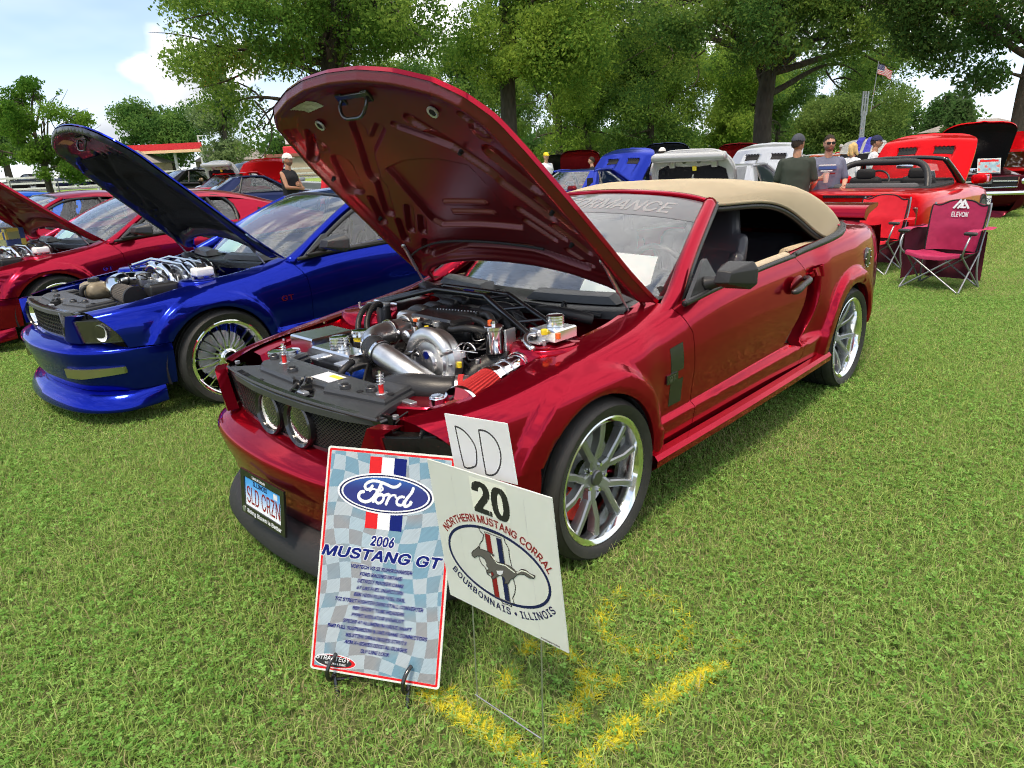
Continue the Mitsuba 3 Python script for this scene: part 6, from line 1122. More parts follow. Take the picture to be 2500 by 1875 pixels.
part(t, 'rear_fascia', loft([sym([(-3.70, .78, .78), (-3.82, .5, .78), (-3.85, .2, .78), (-3.85, 0, .78)]), sym([(-3.74, .80, .56), (-3.88, .5, .56), (-3.91, .2, .56), (-3.91, 0, .56)]), sym([(-3.70, .78, .30), (-3.84, .5, .28), (-3.86, .2, .28), (-3.86, 0, .28)])], 20, 40, flip=True), 'bright_red_paint', True)
m = frame_at((-3.912, 0, .69), (0, -1, 0), (0, 0, 1)); pl = part(t, 'number_plate', ext(sbox(-.152, -.076, .152, .076), .008), 'ink_white', False, local=m); plate_text(pl, 'VENOM02', .075, 'ink_navy', m @ mat((0, -.05, .0085)), bold=True, sx=.75); part(pl, 'header_band', ext(sbox(-.12, .040, .12, .066), .0005), 'plate_blue_sky', False, local=m @ mat((0, 0, .0085)))
for s in (1, -1):
    for k in range(3): part(t, 'tail_light', rbox((-3.80 + .055 * k * 1.0, s * (.60 + .082 * k), .67), (.07, .075, .23), .02), 'lens_red', True)
    part(t, 'mirror_shell', rbox((-.90, s * 1.0, 1.0), (.12, .22, .14), .055), 'bright_red_paint', True); part(t, 'mirror_face', rbox((-.965, s * 1.0, 1.0), (.01, .18, .105), .004), 'chrome', True)
    part(t, 'screen_pillar', tube([(-.88, s * .72, .93), (-1.15, s * .65, 1.12), (-1.42, s * .57, 1.30)], [.055, .045, .040], 10, 14), 'gloss_black', True)
    for x, h in ((-1.95, .30),): part(t, 'front_seat', cat_(rbox((x, s * .36, .86), (.16, .46, .46), .07), rbox((x - .02, s * .36, 1.12), (.11, .27, .17), .05)), 'interior_black', True)
part(t, 'screen_header', tube([(-1.42, .57, 1.30), (-1.37, .3, 1.33), (-1.36, 0, 1.337), (-1.37, -.3, 1.33), (-1.42, -.57, 1.30)], .030, 10, 30), 'gloss_black', True)
part(t, 'windscreen', grid([[A([-.86 + .06 * (1 - (y / .7) ** 2), y, .93]) * (1 - s) + A([-1.40 + .06 * (1 - (y / .7) ** 2), y * .8, 1.31]) * s for y in np.linspace(-.7, .7, 12)] for s in np.linspace(0, 1, 6)], flip=True), 'glass', True)
part(t, 'rear_view_mirror', rbox((-1.30, 0, 1.21), (.04, .24, .07), .02), 'chrome', True)
part(t, 'roll_bar', tube([(-2.62, .64, .92), (-2.50, .60, 1.12), (-2.38, .48, 1.27), (-2.34, .2, 1.305), (-2.34, -.2, 1.305), (-2.38, -.48, 1.27), (-2.50, -.60, 1.12), (-2.62, -.64, .92)], .045, 12, 60), 'black_plastic', True)
part(t, 'cockpit', bev(Polygon(curve2([(-1.05, .62), (-1.6, .70), (-2.4, .70), (-2.9, .60), (-2.95, 0), (-2.9, -.60), (-2.4, -.70), (-1.6, -.70), (-1.05, -.62), (-1.0, 0), (-1.05, .62)], 60)), .90, .985, .02), 'interior_black', 40); part(t, 'dashboard', rbox((-1.05, 0, .965), (.35, 1.25, .10), .04), 'interior_black', True); part(t, 'rear_seat', rbox((-2.75, 0, .97), (.25, 1.1, .12), .05), 'grey_cloth', True)
part(t, 'steering_wheel', mv(trimesh.creation.torus(.18, .016, 28, 8), (-1.38, .36, .99), roty(-1.1)), 'black_plastic', True); part(t, 'windscreen_sheet', box((-1.12, -.25, 1.06), (.01, .30, .22), .002, roty(-.9)), 'paper')
# --- coupes with raised bonnets beyond the soft top
b1 = bgcar('blue coupe seen from behind with a blue raised bonnet carrying two scoops', (2.95, 17.1, -.06), math.radians(50), 'sonic_paint', ang=44); part(b1, 'quarter_window', box((-2.6, -.66, 1.1), (.2, .02, .16), .01), 'interior_black')
b2 = bgcar('silver coupe seen from behind with a pale silver raised bonnet carrying two scoops', (5.55, 15.1, -.06), math.radians(50), 'silver_paint', ang=42)
bt = bgcar('white car with its black lined boot lid open, behind the tan soft top', (5.0, 14.0, -.06), math.radians(52), 'white_paint', roof=False)
def boot_lid(t, skin, word):
    pg = Polygon(curve2([(-.62, 0), (-.70, .22), (-.66, .50), (-.52, .64), (-.2, .70), (0, .705)], 20).tolist() + (curve2([(-.62, 0), (-.70, .22), (-.66, .50), (-.52, .64), (-.2, .70), (0, .705)], 20)[::-1] * A([-1, 1])).tolist()[1:])
    m = frame_at((-3.12, 0, .96), (0, -1, 0), (-.30, 0, 1)); l = part(t, 'boot_lid', mv(ext(pg, .045), (0, 0, -.045)), skin, 40, local=m)
    part(l, 'lid_frame', bev(pg.buffer(-.008).difference(Polygon([(-.55, .03), (-.60, .20), (-.56, .40), (-.40, .47), (-.12, .44), (.12, .44), (.40, .47), (.56, .40), (.60, .20), (.55, .03)])), 0, .035, .015), skin, 30, local=m)
    part(l, 'lid_lining', mv(ext(Polygon([(-.55, .03), (-.60, .20), (-.56, .40), (-.40, .47), (-.12, .44), (.12, .44), (.40, .47), (.56, .40), (.60, .20), (.55, .03)]), .006)), 'felt', False, local=m)
    part(l, 'lid_lip', mv(rbox((0, .62, .10), (1.22, .12, .17), .04)), skin, True, local=m)
    for x in (-.10, .14): part(l, 'lid_hole', mv(lathe([(0, .0), (.035, 0), (.035, .01), (0, .01)], 18, 'z'), (x, .53, .03)), 'steel_dark', 30, local=m)
    for x in (-.30, .40): part(l, 'lid_bracket', rbox((x, .49, .05), (.10, .10, .06), .015), 'zinc', True, local=m)
    part(l, 'lid_striker', rbox((.06, .42, .03), (.07, .08, .04), .01), 'ink_yellow', True, local=m); part(l, 'lid_lock', rbox((-.47, .36, .03), (.05, .06, .03), .01), 'interior_black', True, local=m)
    plate_text(l, word, .045, 'zinc', m @ mat((.02, .10, .008)), bold=True, sx=1.2); part(l, 'lining_emblem', mv(ext(stroke([[(-.05, .19), (.0, .19), (.03, .23), (-.02, .26), (.0, .31)]], .022), .001), (0.02, 0, .007)), 'zinc', False, local=m)
boot_lid(bt, 'white_paint', 'TERMINATOR')
nv = bgcar('dark navy coupe behind the man in the black sleeveless shirt', (-5.3, 20.6, .1), math.radians(30), 'navy_paint')
r2 = bgcar('red car with a rounded raised bonnet beside the man in black sleeveless shirt', (-7.7, 23.6, .2), math.radians(82), 'bright_red_paint', ang=44, scoops=False)
w2 = bgcar('white car with its boot raised, half hidden behind the red raised bonnet', (-6.7, 24.4, .25), math.radians(60), 'white_paint', roof=False); boot_lid(w2, 'white_paint', 'V8')
tb_ = bgcar('tan open car with a thick tan roll hoop near the white fence', (-10.6, 27, .35), math.radians(45), 'tan_paint', 'convertible_car', roof=False); part(tb_, 'roll_hoop', tube([(-2.2, .62, .92), (-2.1, .58, 1.12), (-2.0, .45, 1.25), (-2.0, 0, 1.29), (-2.0, -.45, 1.25), (-2.1, -.58, 1.12), (-2.2, -.62, .92)], .07, 10, 40), 'tan_paint', True)
bk_ = bgcar('black car with its bonnet up next to the tan open car', (-9.9, 27.5, .35), math.radians(45), 'black_paint', ang=35, scoops=False)
CL = dict(wb=-1.05, rf=-1.42, rr=-2.25, rb=-2.75, h=1.30, bw=.74, rw=.58, bz=.93)
wc = bgcar('cream white classic coupe with a boxy roof between the bonnets', (4.2, 31.5, -.1), math.radians(200), 'cream_paint', gh=CL, up=.0, glass='glass'); raised_bonnet(wc, 'cream_paint', 30, False)
dr_ = bgcar('car with a dark red angular raised bonnet behind the blue coupe', (2.75, 25.5, -.1), math.radians(-100), 'dark_red_paint', ang=50, scoops=False, under='dark_red_flat')
bh_ = bgcar('far black car with its bonnet up left of the cream classic', (3.0, 38, -.1), math.radians(-110), 'black_paint', ang=45, scoops=False)
dk_ = bgcar('navy car with a dark raised bonnet behind the open white boot lid', (5.1, 22.5, -.1), math.radians(-110), 'navy_paint', ang=55, scoops=False)
rd_ = bgcar('red car showing only a red tail left of the open white boot lid', (2.75, 14.6, -.06), math.radians(52), 'dark_red_paint', roof=False)
bx_ = bgcar('car with a dark red bonnet edged in white, raised behind the silver bonnet', (7.5, 22.8, -.1), math.radians(-120), 'dark_red_paint', ang=48, scoops=False, under='dark_red_flat')
bl_ = bgcar('blue car seen between the white boot lid and the silver bonnet', (8.4, 28, -.1), math.radians(160), 'azure_paint')
og_ = bgcar('orange car with a pale windscreen behind the men talking', (8.9, 21, -.1), math.radians(-135), 'orange_paint', glass='glass'); wh_ = bgcar('white car behind the man in sunglasses', (9.9, 23, -.1), math.radians(-120), 'white_paint', glass='glass')
bkw = bgcar('white car with an open black lined boot behind the blonde woman', (11.7, 21.5, -.1), math.radians(50), 'white_paint', glass='glass'); part(bkw, 'boot_panel', box((-3.2, 0, 1.12), (.05, 1.4, .5), .02, roty(.2)), 'felt')
st_ = bgcar('white car whose raised white bonnet carries two blue stripes', (12.6, 25.2, -.1), math.radians(50), 'white_paint', ang=45, scoops=False, glass='glass')
for y in (-.16, .16): L_ = mat((-.78, 0, .93)) @ mat(R=roty(-math.radians(45))) @ mat((.78, 0, -.93)); part(st_ + '__bonnet', 'stripe', panel(sbox(-.5, y - .11, .60, y + .11), lambda p: np.c_[p, .955 - .05 * (p[:, 0] + .78) - .07 * (p[:, 1] / .72) ** 2 - .10 * ss(.75, 1.0, (p[:, 0] + .78) / 1.42) + .008], .08), 'stripe_blue', True, local=L_)
pr('stripe_blue', (0.03, 0.03, 0.35), 0.35); pr('dark_red_flat', (0.16, 0.006, 0.010), 0.45)
rh2 = bgcar('bright red car whose raised red bonnet shows above the black lined one', (13.2, 18.5, -.1), math.radians(50), 'bright_red_paint', ang=44, scoops=False)
# --- the maroon classic facing the lawn, bonnet up, display sign in front of the engine
t = thing('classic_car', 'dark maroon classic coupe facing the lawn with black lined raised bonnet', 'car', (9.75, 14.9, -.05), math.radians(-108)); CC = t
part(t, 'body', body_loft(0, .06), 'wine_paint', True); greenhouse(t, 'wine_paint', CL)
raised_bonnet(t, 'bright_red_paint', 50, False, 'felt', hx=-.72, ln=1.40, wd=.72)
part(t, 'front_panel', box((.86, 0, .70), (.10, 1.5, .34), .03), 'wine_paint', 40); gr = part(t, 'grille', box((.915, 0, .74), (.02, 1.10, .22), .01), 'interior_black'); part(gr, 'grille_bar', box((.935, .34, .77), (.02, .42, .022), .004), 'chrome'); part(gr, 'grille_bar', box((.935, -.34, .77), (.02, .42, .022), .004), 'chrome'); part(gr, 'grille_trim', tube([(.935, -.56, .84), (.935, -.56, .655), (.935, .56, .655), (.935, .56, .84)], .012, 8), 'chrome', 40)
part(gr, 'emblem_frame', box((.94, 0, .765), (.02, .24, .09), .01), 'steel_dark'); part(gr, 'horse_emblem', mv(ext(affinity.scale(Polygon([(-.209, -.093), (-.153, -.023), (-.05, -.02), (.06, -.056), (.16, -.074), (.3, -.06), (.13, -.13), (.06, -.16), (.0, -.17), (-.05, -.16), (-.09, -.11), (-.16, -.08)]), .34, .34, origin=(0, 0)), .008), (.952, 0, .80), A([[0, 0, 1.], [1, 0, 0], [0, 1, 0]])), 'chrome', False)
for y in (-.68, .68): hl = part(t, 'headlight', mv(lathe([(0, .02), (.06, .012), (.085, -.01), (.10, .0), (.105, -.04)], 32), (.90, y, .76), rotz(-math.pi / 2)), 'chrome', 35)
part(t, 'front_bumper', loft([[(.80 + d, -.88, z), (.93 + d, -.80, z), (.985 + d, -.5, z), (1.0 + d, 0, z), (.985 + d, .5, z), (.93 + d, .80, z), (.80 + d, .88, z)] for z, d in ((.50, -.03), (.515, .0), (.545, .004), (.57, -.012), (.590, -.05), (.595, -.09))], 20, 40), 'chrome', True)
part(t, 'valance', loft([[(.78, -.80, z), (.90 - d, -.6, z), (.94 - d, 0, z), (.90 - d, .6, z), (.78, .80, z)] for z, d in ((.50, 0), (.40, .02), (.28, .10))], 8, 30), 'wine_paint', True)
m = frame_at((1.0, -.02, .42), (0, 1, 0), (0, 0, 1)); pl = part(t, 'number_plate', ext(sbox(-.152, -.076, .152, .076).buffer(.004), .006), 'ink_white', False, local=m); plate_text(pl, '373YRG', .075, 'ink_navy', m @ mat((.01, -.042, .0065)), bold=True, sx=.80)
part(t, 'engine', cat_(rbox((.1, 0, .80), (.9, 1.1, .12), .04), rbox((.1, .1, .90), (.35, .3, .10), .04)), 'interior_black', True); part(t, 'air_cleaner', mv(lathe([(0, .07), (.17, .07), (.18, .05), (.18, 0), (0, 0)], 30, 'z'), (.0, .05, .93)), 'chrome', 30); part(t, 'radiator_top', rbox((.62, .02, .90), (.08, .62, .05), .02), 'steel_dark', True); part(t, 'bonnet_stay', tube([(.35, -.66, .88), (-.05, -.66, 1.45)], .010, 8), 'zinc')
sg_ = thing('display_board', 'printed display board leaning in the engine bay of the maroon classic', 'sign', m=place[CC] @ frame_at((.66, .10, 1.06), (0, 1, 0), (-.30, 0, 1))); part(sg_, 'board', ext(sbox(-.20, -.14, .20, .14), .008), 'fence_white', False)
def _art(p, n, uv): return mikit.mix(mikit.mix((0.10, 0.25, 0.35), (0.45, 0.55, 0.55), mikit.fbm(p.x * 14, p.y * 14, p.z * 14)), (0.55, 0.12, 0.10), mikit.smoothstep(.62, .7, mikit.noise(p.x * 17, p.y * 17, p.z * 17 + 4)))
pr('board_print', mikit.proc(_art), 0.5); part(sg_, 'print', ext(sbox(-.185, -.125, .185, .125), .0008), 'board_print', False, local=mat((0, 0, .0085))); part(sg_, 'heading', ext(sbox(-.16, .07, .16, .11), .0006), 'ink_red', False, local=mat((0, 0, .0098)))
# --- vehicles by the road
TR = dict(wb=-.75, rf=-1.15, rr=-3.0, rb=-3.45, h=1.72, bw=.80, rw=.66, bz=1.05)
bgcar('far black pickup truck parked by the hedge beyond the white fence', (-33.5, 80, .75), 2.9, 'black_paint', 'pickup_truck', gh=dict(TR, rr=-2.1, rb=-2.4), up=.14, L=.5); bgcar('far dark blue sport utility vehicle parked before the cream roadside building', (-24.2, 70, .75), 2.8, 'azure_paint', 'utility_vehicle', gh=TR, up=.12, L=.2)
bgcar('far dark car parked left of the young maple trunk', (-45.5, 68, .75), 3.0, 'black_paint', 'sedan_car', gh=dict(GH, h=1.42)); bgcar('far dark blue car parked behind the young maple trunk', (-41.5, 68, .75), 3.0, 'navy_paint', 'sedan_car', gh=dict(GH, h=1.42)); bgcar('far dark car under the filling station canopy', (-37.2, 86, .75), 2.9, 'navy_paint', 'sedan_car', gh=dict(GH, h=1.42))
# ------------------------------------------------------------------ people: facing +x, left side +y, feet at z = 0
for nm, c in (('skin_light', (0.50, 0.28, 0.19)), ('skin_tan', (0.40, 0.21, 0.13)), ('hair_dark', (0.025, 0.018, 0.012)), ('hair_blonde', (0.55, 0.38, 0.16)), ('hair_grey', (0.28, 0.27, 0.26)), ('cloth_black', (0.012, 0.012, 0.015)), ('cloth_red', (0.55, 0.015, 0.03)), ('cloth_green', (0.035, 0.045, 0.035)), ('cloth_slate', (0.135, 0.145, 0.21)), ('cloth_white', (0.70, 0.71, 0.74)), ('cloth_navy', (0.015, 0.02, 0.06)), ('cap_grey', (0.055, 0.06, 0.075)), ('cap_white', (0.68, 0.66, 0.62)), ('cap_yellow', (0.75, 0.55, 0.03)), ('denim', (0.05, 0.07, 0.14)), ('shorts_khaki', (0.30, 0.24, 0.16)), ('cup_tan', (0.55, 0.45, 0.38)), ('print_blue', (0.05, 0.10, 0.30)), ('stubble', (0.20, 0.115, 0.08)), ('lip', (0.42, 0.14, 0.11)), ('shirt_sky', (0.10, 0.35, 0.65))): pr(nm, mod(c, .12, 8), 0.8 if not nm.startswith('skin') else 0.5, 0, 0.35)
def head_mesh():
    S = trimesh.creation.icosphere(4, 1.0); v = S.vertices.copy(); z = v[:, 2]; v[:, 0] *= .098; v[:, 1] *= .076 * (1 - .16 * ss(-.1, -1, z)); v[:, 2] *= .122
    f = v[:, 0] > 0; jaw = ss(-.02, -.10, v[:, 2]); v[:, 0] += np.where(f, .010 * jaw, .030 * jaw); v[:, 0] -= np.where(~f, 0, .0)
    nose = np.exp(-((v[:, 1] / .013) ** 2) - ((v[:, 2] + .018) / .024) ** 2) * (v[:, 0] > .04); v[:, 0] += .026 * nose
    brow = np.exp(-((v[:, 2] - .022) / .010) ** 2 - (v[:, 1] / .05) ** 2) * (v[:, 0] > .03); v[:, 0] += .006 * brow
    eye = sum(np.exp(-(((v[:, 1] - q) / .015) ** 2) - ((v[:, 2] - .004) / .010) ** 2) for q in (-.031, .031)) * (v[:, 0] > .03); v[:, 0] -= .010 * eye
    lip = np.exp(-((v[:, 1] / .022) ** 2) - ((v[:, 2] + .062) / .010) ** 2) * (v[:, 0] > .04); v[:, 0] += .006 * lip
    m = tm(v, S.faces); ears = [mv(trimesh.creation.icosphere(2, 1.0), (-.005, q * .078, -.005), s=(.018, .008, .031)) for q in (-1, 1)]
    return cat_(m, *ears)
def hand_caps(w, d, side_, up, curl=.6):
    """palm and five fingers from the wrist w pointing along d; side_ = thumb side, up = back of the hand"""
    w, d, s, u = A(w, float), A(d, float), A(side_, float), A(up, float); S = []
    pc = w + d * .045; S += [(w, pc + d * .04, .022, .020), (w + s * .018, pc + d * .04 + s * .024, .018, .014), (w - s * .018, pc + d * .036 - s * .024, .018, .014)]
    for k, (o, l) in enumerate(((.027, .030), (.010, .035), (-.008, .033), (-.025, .026))):
        a = pc + d * .042 + s * o; dd = d * math.cos(curl) - u * math.sin(curl); b = a + dd * l; d2 = d * math.cos(curl * 2.1) - u * math.sin(curl * 2.1); c = b + d2 * l * .8; S += [(a, b, .0095, .0088), (b, c, .0088, .0075)]
    a = w + d * .02 + s * .028; b = a + (d * .6 + s * .7 - u * .3) * .038; S += [(a, b, .012, .010), (b, b + (d * .9 + s * .1 - u * .5) * .028, .010, .008)]
    return S
def person(label, loc, rz, h, skin, shirt, pants, cap=None, hair='hair_dark', arms='down', sleeves=True, glasses=False, turn=0.0, beard=False, hairlen=0.0, lean=0.0, printed=None, group=None, brim=True):
    t = thing('person', label, 'person', loc, rz, group); k = h / 1.78; q = lambda *a: A(a, float) * k
    place[t] = place[t] @ mat(R=roty(lean))
    pelvis, chest, neck = q(0, 0, .98), q(.01, 0, 1.32), q(0, 0, 1.50); shl = [q(-.01, s * .185, 1.43) for s in (1, -1)]
    if arms == 'crossed': el = [q(.10, s * .24, 1.16) for s in (1, -1)]; wr = [q(.24, -.02, 1.20), q(.22, .02, 1.13)]
    elif arms == 'cup': el = [q(-.02, .27, 1.15), q(.0, -.27, 1.15)]; wr = [q(.24, .22, 1.06), q(.25, -.10, 1.20)]
    elif arms == 'forward': el = [q(.02, s * .26, 1.15) for s in (1, -1)]; wr = [q(.20, s * .20, 1.02) for s in (1, -1)]
    else: el = [q(-.03, s * .26, 1.14) for s in (1, -1)]; wr = [q(.03, s * .27, .89) for s in (1, -1)]
    C = [(neck - q(0, 0, .05), neck + q(.015, 0, .08), .060 * k, .056 * k)]
    for i, s in enumerate((1, -1)):
        C += [(shl[i], el[i], .052 * k, .040 * k), (el[i], wr[i], .040 * k, .027 * k)]; d = wr[i] - el[i]; d /= np.linalg.norm(d)
        if arms == 'crossed': sd, up = A([0, 0, 1.0]), A([1.0, 0, 0])
        elif arms == 'cup' and s < 0: sd, up = A([0, 0, 1.0]), A([.5, -.8, 0])
        else: sd, up = A([1.0, 0, 0]), A([0, s * 1.0, 0])
        sd = sd - d * (sd @ d); sd /= np.linalg.norm(sd); up = np.cross(d, sd) if np.cross(d, sd) @ up > 0 else -np.cross(d, sd); C += hand_caps(wr[i], d, sd, up, 1.0 if arms in ('cup', 'crossed') else .5)
    for s in (1, -1): C += [(pelvis + q(0, s * .09, -.04), q(.02, s * .10, .50), .080 * k, .056 * k), (q(.02, s * .10, .50), q(-.01, s * .10, .09), .056 * k, .040 * k), (q(-.03, s * .10, .05), q(.15, s * .12, .035), .040 * k, .034 * k)]
    C += [(pelvis, chest, .08 * k, .08 * k), (chest, neck - q(0, 0, .07), .08 * k, .055 * k)] + [(chest + q(0, 0, .06), a, .06 * k, .045 * k) for a in shl]
    part(t, 'body', caps(C, None, .026, 3), skin, True)
    hm = mat(tuple(neck + q(.022, 0, .185)), turn) @ np.diag([k, k, k, 1]); hd = part(t, 'head', head_mesh, skin, True, local=hm, cache='head')
    for s in (-1, 1):
        e = part(hd, 'eye', mv(trimesh.creation.icosphere(2, .0105), (.083, s * .031, .004)), 'ink_white', True, local=hm); part(hd, 'iris', mv(trimesh.creation.icosphere(1, .005), (.0915, s * .031, .004)), 'hair_dark', True, local=hm)
        part(hd, 'eyebrow', mv(trimesh.creation.icosphere(2, 1.0), (.090, s * .032, .025), s=(.006, .017, .0035)), hair, True, local=hm)
    part(hd, 'mouth', mv(trimesh.creation.icosphere(2, 1.0), (.1015, 0, -.064), s=(.004, .022, .006)), 'lip', True, local=hm)
    g = np.random.default_rng(len(scene)); S = trimesh.creation.icosphere(3, 1.0); v = S.vertices; hv = v * A([.104, .083, .128]) * (1 + .03 * g.normal(size=(len(v), 1))); line = .030 - .045 * ss(-.2, -.9, v[:, 0]) + .03 * ss(.3, .9, v[:, 0]) - .05 * (v[:, 0] < .1) - hairlen * (v[:, 0] < .35); keep = hv[:, 2] > line; f = S.faces[keep[S.faces].all(1)]
    part(hd, 'hair', tm(hv + A([-.004, 0, .002]), f), hair, True, local=hm)
    if hairlen: part(hd, 'hair_lock', caps([(A([-.03, s * .06, .06]), A([-.02 + .02 * j, s * (.085 + .01 * j), -.06 - .025 * j]), .042, .030) for s in (1, -1) for j in range(3)] + [(A([-.07, 0, .03]), A([-.075, y, -.12]), .05, .035) for y in (-.04, .04)], None, .012, 2), hair, True, local=hm)
    if beard: bv = v * A([.0985, .0775, .1225]); ok = (bv[:, 2] < -.035) & (v[:, 0] > -.15); f = S.faces[ok[S.faces].all(1)]; part(hd, 'beard', tm(bv + A([.0105, 0, -.001]), f), 'stubble', True, local=hm)
    if glasses: part(hd, 'sunglasses', cat_(*[mv(rbox((0, 0, 0), (.014, .054, .036), .006), (.098, s * .033, .006), rotz(s * .25)) for s in (1, -1)], tube([(.105, -.012, .012), (.108, 0, .013), (.105, .012, .012)], .004, 6), *[tube([(.085, s * .062, .012), (.0, s * .082, .014)], .0035, 6) for s in (1, -1)]), 'interior_black', 40, local=hm)
    if cap:
        cv = v * A([.112, .090, .118]); ok = cv[:, 2] > .012; f = S.faces[ok[S.faces].all(1)]; c = part(hd, 'cap', tm(cv + A([-.003, 0, .022]), f), cap, True, local=hm); a = np.linspace(-1.15, 1.15, 14)
        if brim: part(c, 'cap_peak', grid([[(.10 * math.cos(x) + .004, .082 * math.sin(x), .042), (.155 * math.cos(x) + .012, .088 * math.sin(x), .034), (.16 * math.cos(x) + .012, .088 * math.sin(x), .030), (.10 * math.cos(x), .082 * math.sin(x), .034)] for x in a]), cap, True, local=hm)
    Sx = manifold3d.Manifold.sphere; H_ = manifold3d.Manifold.batch_hull; pt = lambda p, r: Sx(float(r), 14).translate(tuple(map(float, p)))
    tor = [H_([pt(pelvis + q(0, s * .08, -.06), .105 * k) for s in (1, -1)] + [pt(q(.01, s * .09, 1.14), .112 * k) for s in (1, -1)]), H_([pt(q(.01, s * .09, 1.14), .112 * k) for s in (1, -1)] + [pt(q(.015, s * .10, 1.33), .118 * k) for s in (1, -1)]), H_([pt(q(.015, s * .10, 1.33), .118 * k) for s in (1, -1)] + [pt(q(-.01, s * .165, 1.435), .058 * k) for s in (1, -1)] + [pt(neck - q(0, 0, .045), .066 * k)])]
    if sleeves:
        for i in (0, 1): e = shl[i] + (el[i] - shl[i]) * .78; tor.append(H_([pt(shl[i], .068 * k), pt(e, .062 * k)]))
    m = manifold3d.Manifold.batch_boolean(tor, manifold3d.OpType.Add).refine_to_length(.022); m = m3(m); m.merge_vertices(); trimesh.smoothing.filter_taubin(m, iterations=5); vv = m.vertices; m.vertices = vv + (meshkit.fbm(vv * 9, 3, 2)[:, None] - .5) * .022 * (vv - A([0, 0, 1.2]) * k) / np.maximum(np.linalg.norm(vv - A([0, 0, 1.2]) * k, axis=1, keepdims=True), .05)
    st = part(t, 'shirt', m, shirt, True)
    if printed:
        for bs, y0, y1, z0, z1 in printed: pr_ = panel(sbox(y0, z0, y1, z1), lambda p: np.c_[.155 * k - 1.1 * p[:, 0] ** 2 + .02 * 0, p[:, 0], p[:, 1]], .02, flip=False); part(st, 'print', pr_, bs, True)
    lg = []
    for s in (1, -1): lg += [(pelvis + q(0, s * .09, -.02), q(.02, s * .10, .50), .098 * k, .078 * k), (q(.02, s * .10, .50), q(-.01, s * .10, .10), .078 * k, .070 * k)]
    part(t, 'trousers', caps(lg + [(pelvis + q(0, -.06, 0), pelvis + q(0, .06, 0), .115 * k, .115 * k)], None, .03, 3), pants, True)
    for s in (1, -1): part(t, 'shoe', caps([(q(-.04, s * .11, .05), q(.14, s * .125, .04), .052 * k, .042 * k)], None, .03, 2), 'cap_grey', True)
    return t, wr
person('man in a black sleeveless shirt and pale cap with arms crossed', (-4.26, 14.5, .08), -.35, 1.75, 'skin_tan', 'cloth_black', 'denim', 'cap_white', arms='crossed', sleeves=False, beard=True, hair='hair_grey')
person('person in a bright red shirt beside the man in black, mostly hidden', (-3.62, 14.0, .0), -.2, 1.72, 'skin_tan', 'cloth_red', 'denim', arms='forward', lean=.22)
person('man in a dark green T-shirt and grey cap seen from behind, talking', (4.12, 10.1, -.06), math.radians(65), 1.74, 'skin_tan', 'cloth_green', 'shorts_khaki', 'cap_grey', arms='forward', turn=-.5, brim=False)
t4, wr = person('man in a slate blue printed T-shirt and dark sunglasses holding a cup', (4.78, 10.6, -.07), math.radians(-107), 1.73, 'skin_light', 'cloth_slate', 'shorts_khaki', None, arms='cup', glasses=True, beard=True, turn=.12, printed=[('ink_white', -.13, .10, 1.335, 1.352), ('print_blue', -.13, .11, 1.285, 1.325), ('ink_white', -.10, .06, 1.255, 1.272), ('ink_maroon', -.03, .10, 1.215, 1.235)])
single('paper_cup', lathe([(0, 0), (.030, 0), (.041, .125), (.043, .128), (.043, .136), (0, .138)], 28, 'z'), 'cup_tan', 'tan drink cup held by the man in sunglasses', 'cup', 35, m=place[t4] @ mat(tuple(wr[1] + A([.070, .055, -.06]))))
person('blonde woman in a white shirt behind the man in sunglasses', (7.02, 14.5, -.07), math.radians(20), 1.60, 'skin_light', 'cloth_white', 'denim', None, 'hair_blonde', arms='down', hairlen=.09)
person('person in a navy cap and white shirt, partly hidden by the bright red bonnet', (7.15, 13.9, -.07), math.radians(-20), 1.71, 'skin_tan', 'cloth_white', 'denim', 'cap_navy' if False else 'cloth_navy')
person('person in a yellow cap far behind the raised red bonnet', (1.34, 22, -.06), math.radians(-60), 1.72, 'skin_light', 'cloth_white', 'denim', 'cap_yellow'); person('person with dark hair leaning towards the blue raised bonnet', (2.62, 21, -.08), math.radians(160), 1.56, 'skin_light', 'cloth_black', 'denim', None)
person('person in a white cap behind the open white boot lid', (3.8, 17.2, -.08), math.radians(60), 1.70, 'skin_light', 'cloth_white', 'denim', 'cap_white', brim=False); person('person with dark hair in front of the blue car in the distance', (7.4, 26, -.1), math.radians(-100), 1.64, 'skin_tan', 'cloth_green', 'denim'); person('person in a white hat far away by the blue mast base', (13.1, 28, -.1), math.radians(-100), 1.58, 'skin_light', 'cloth_red', 'denim', 'cap_white')
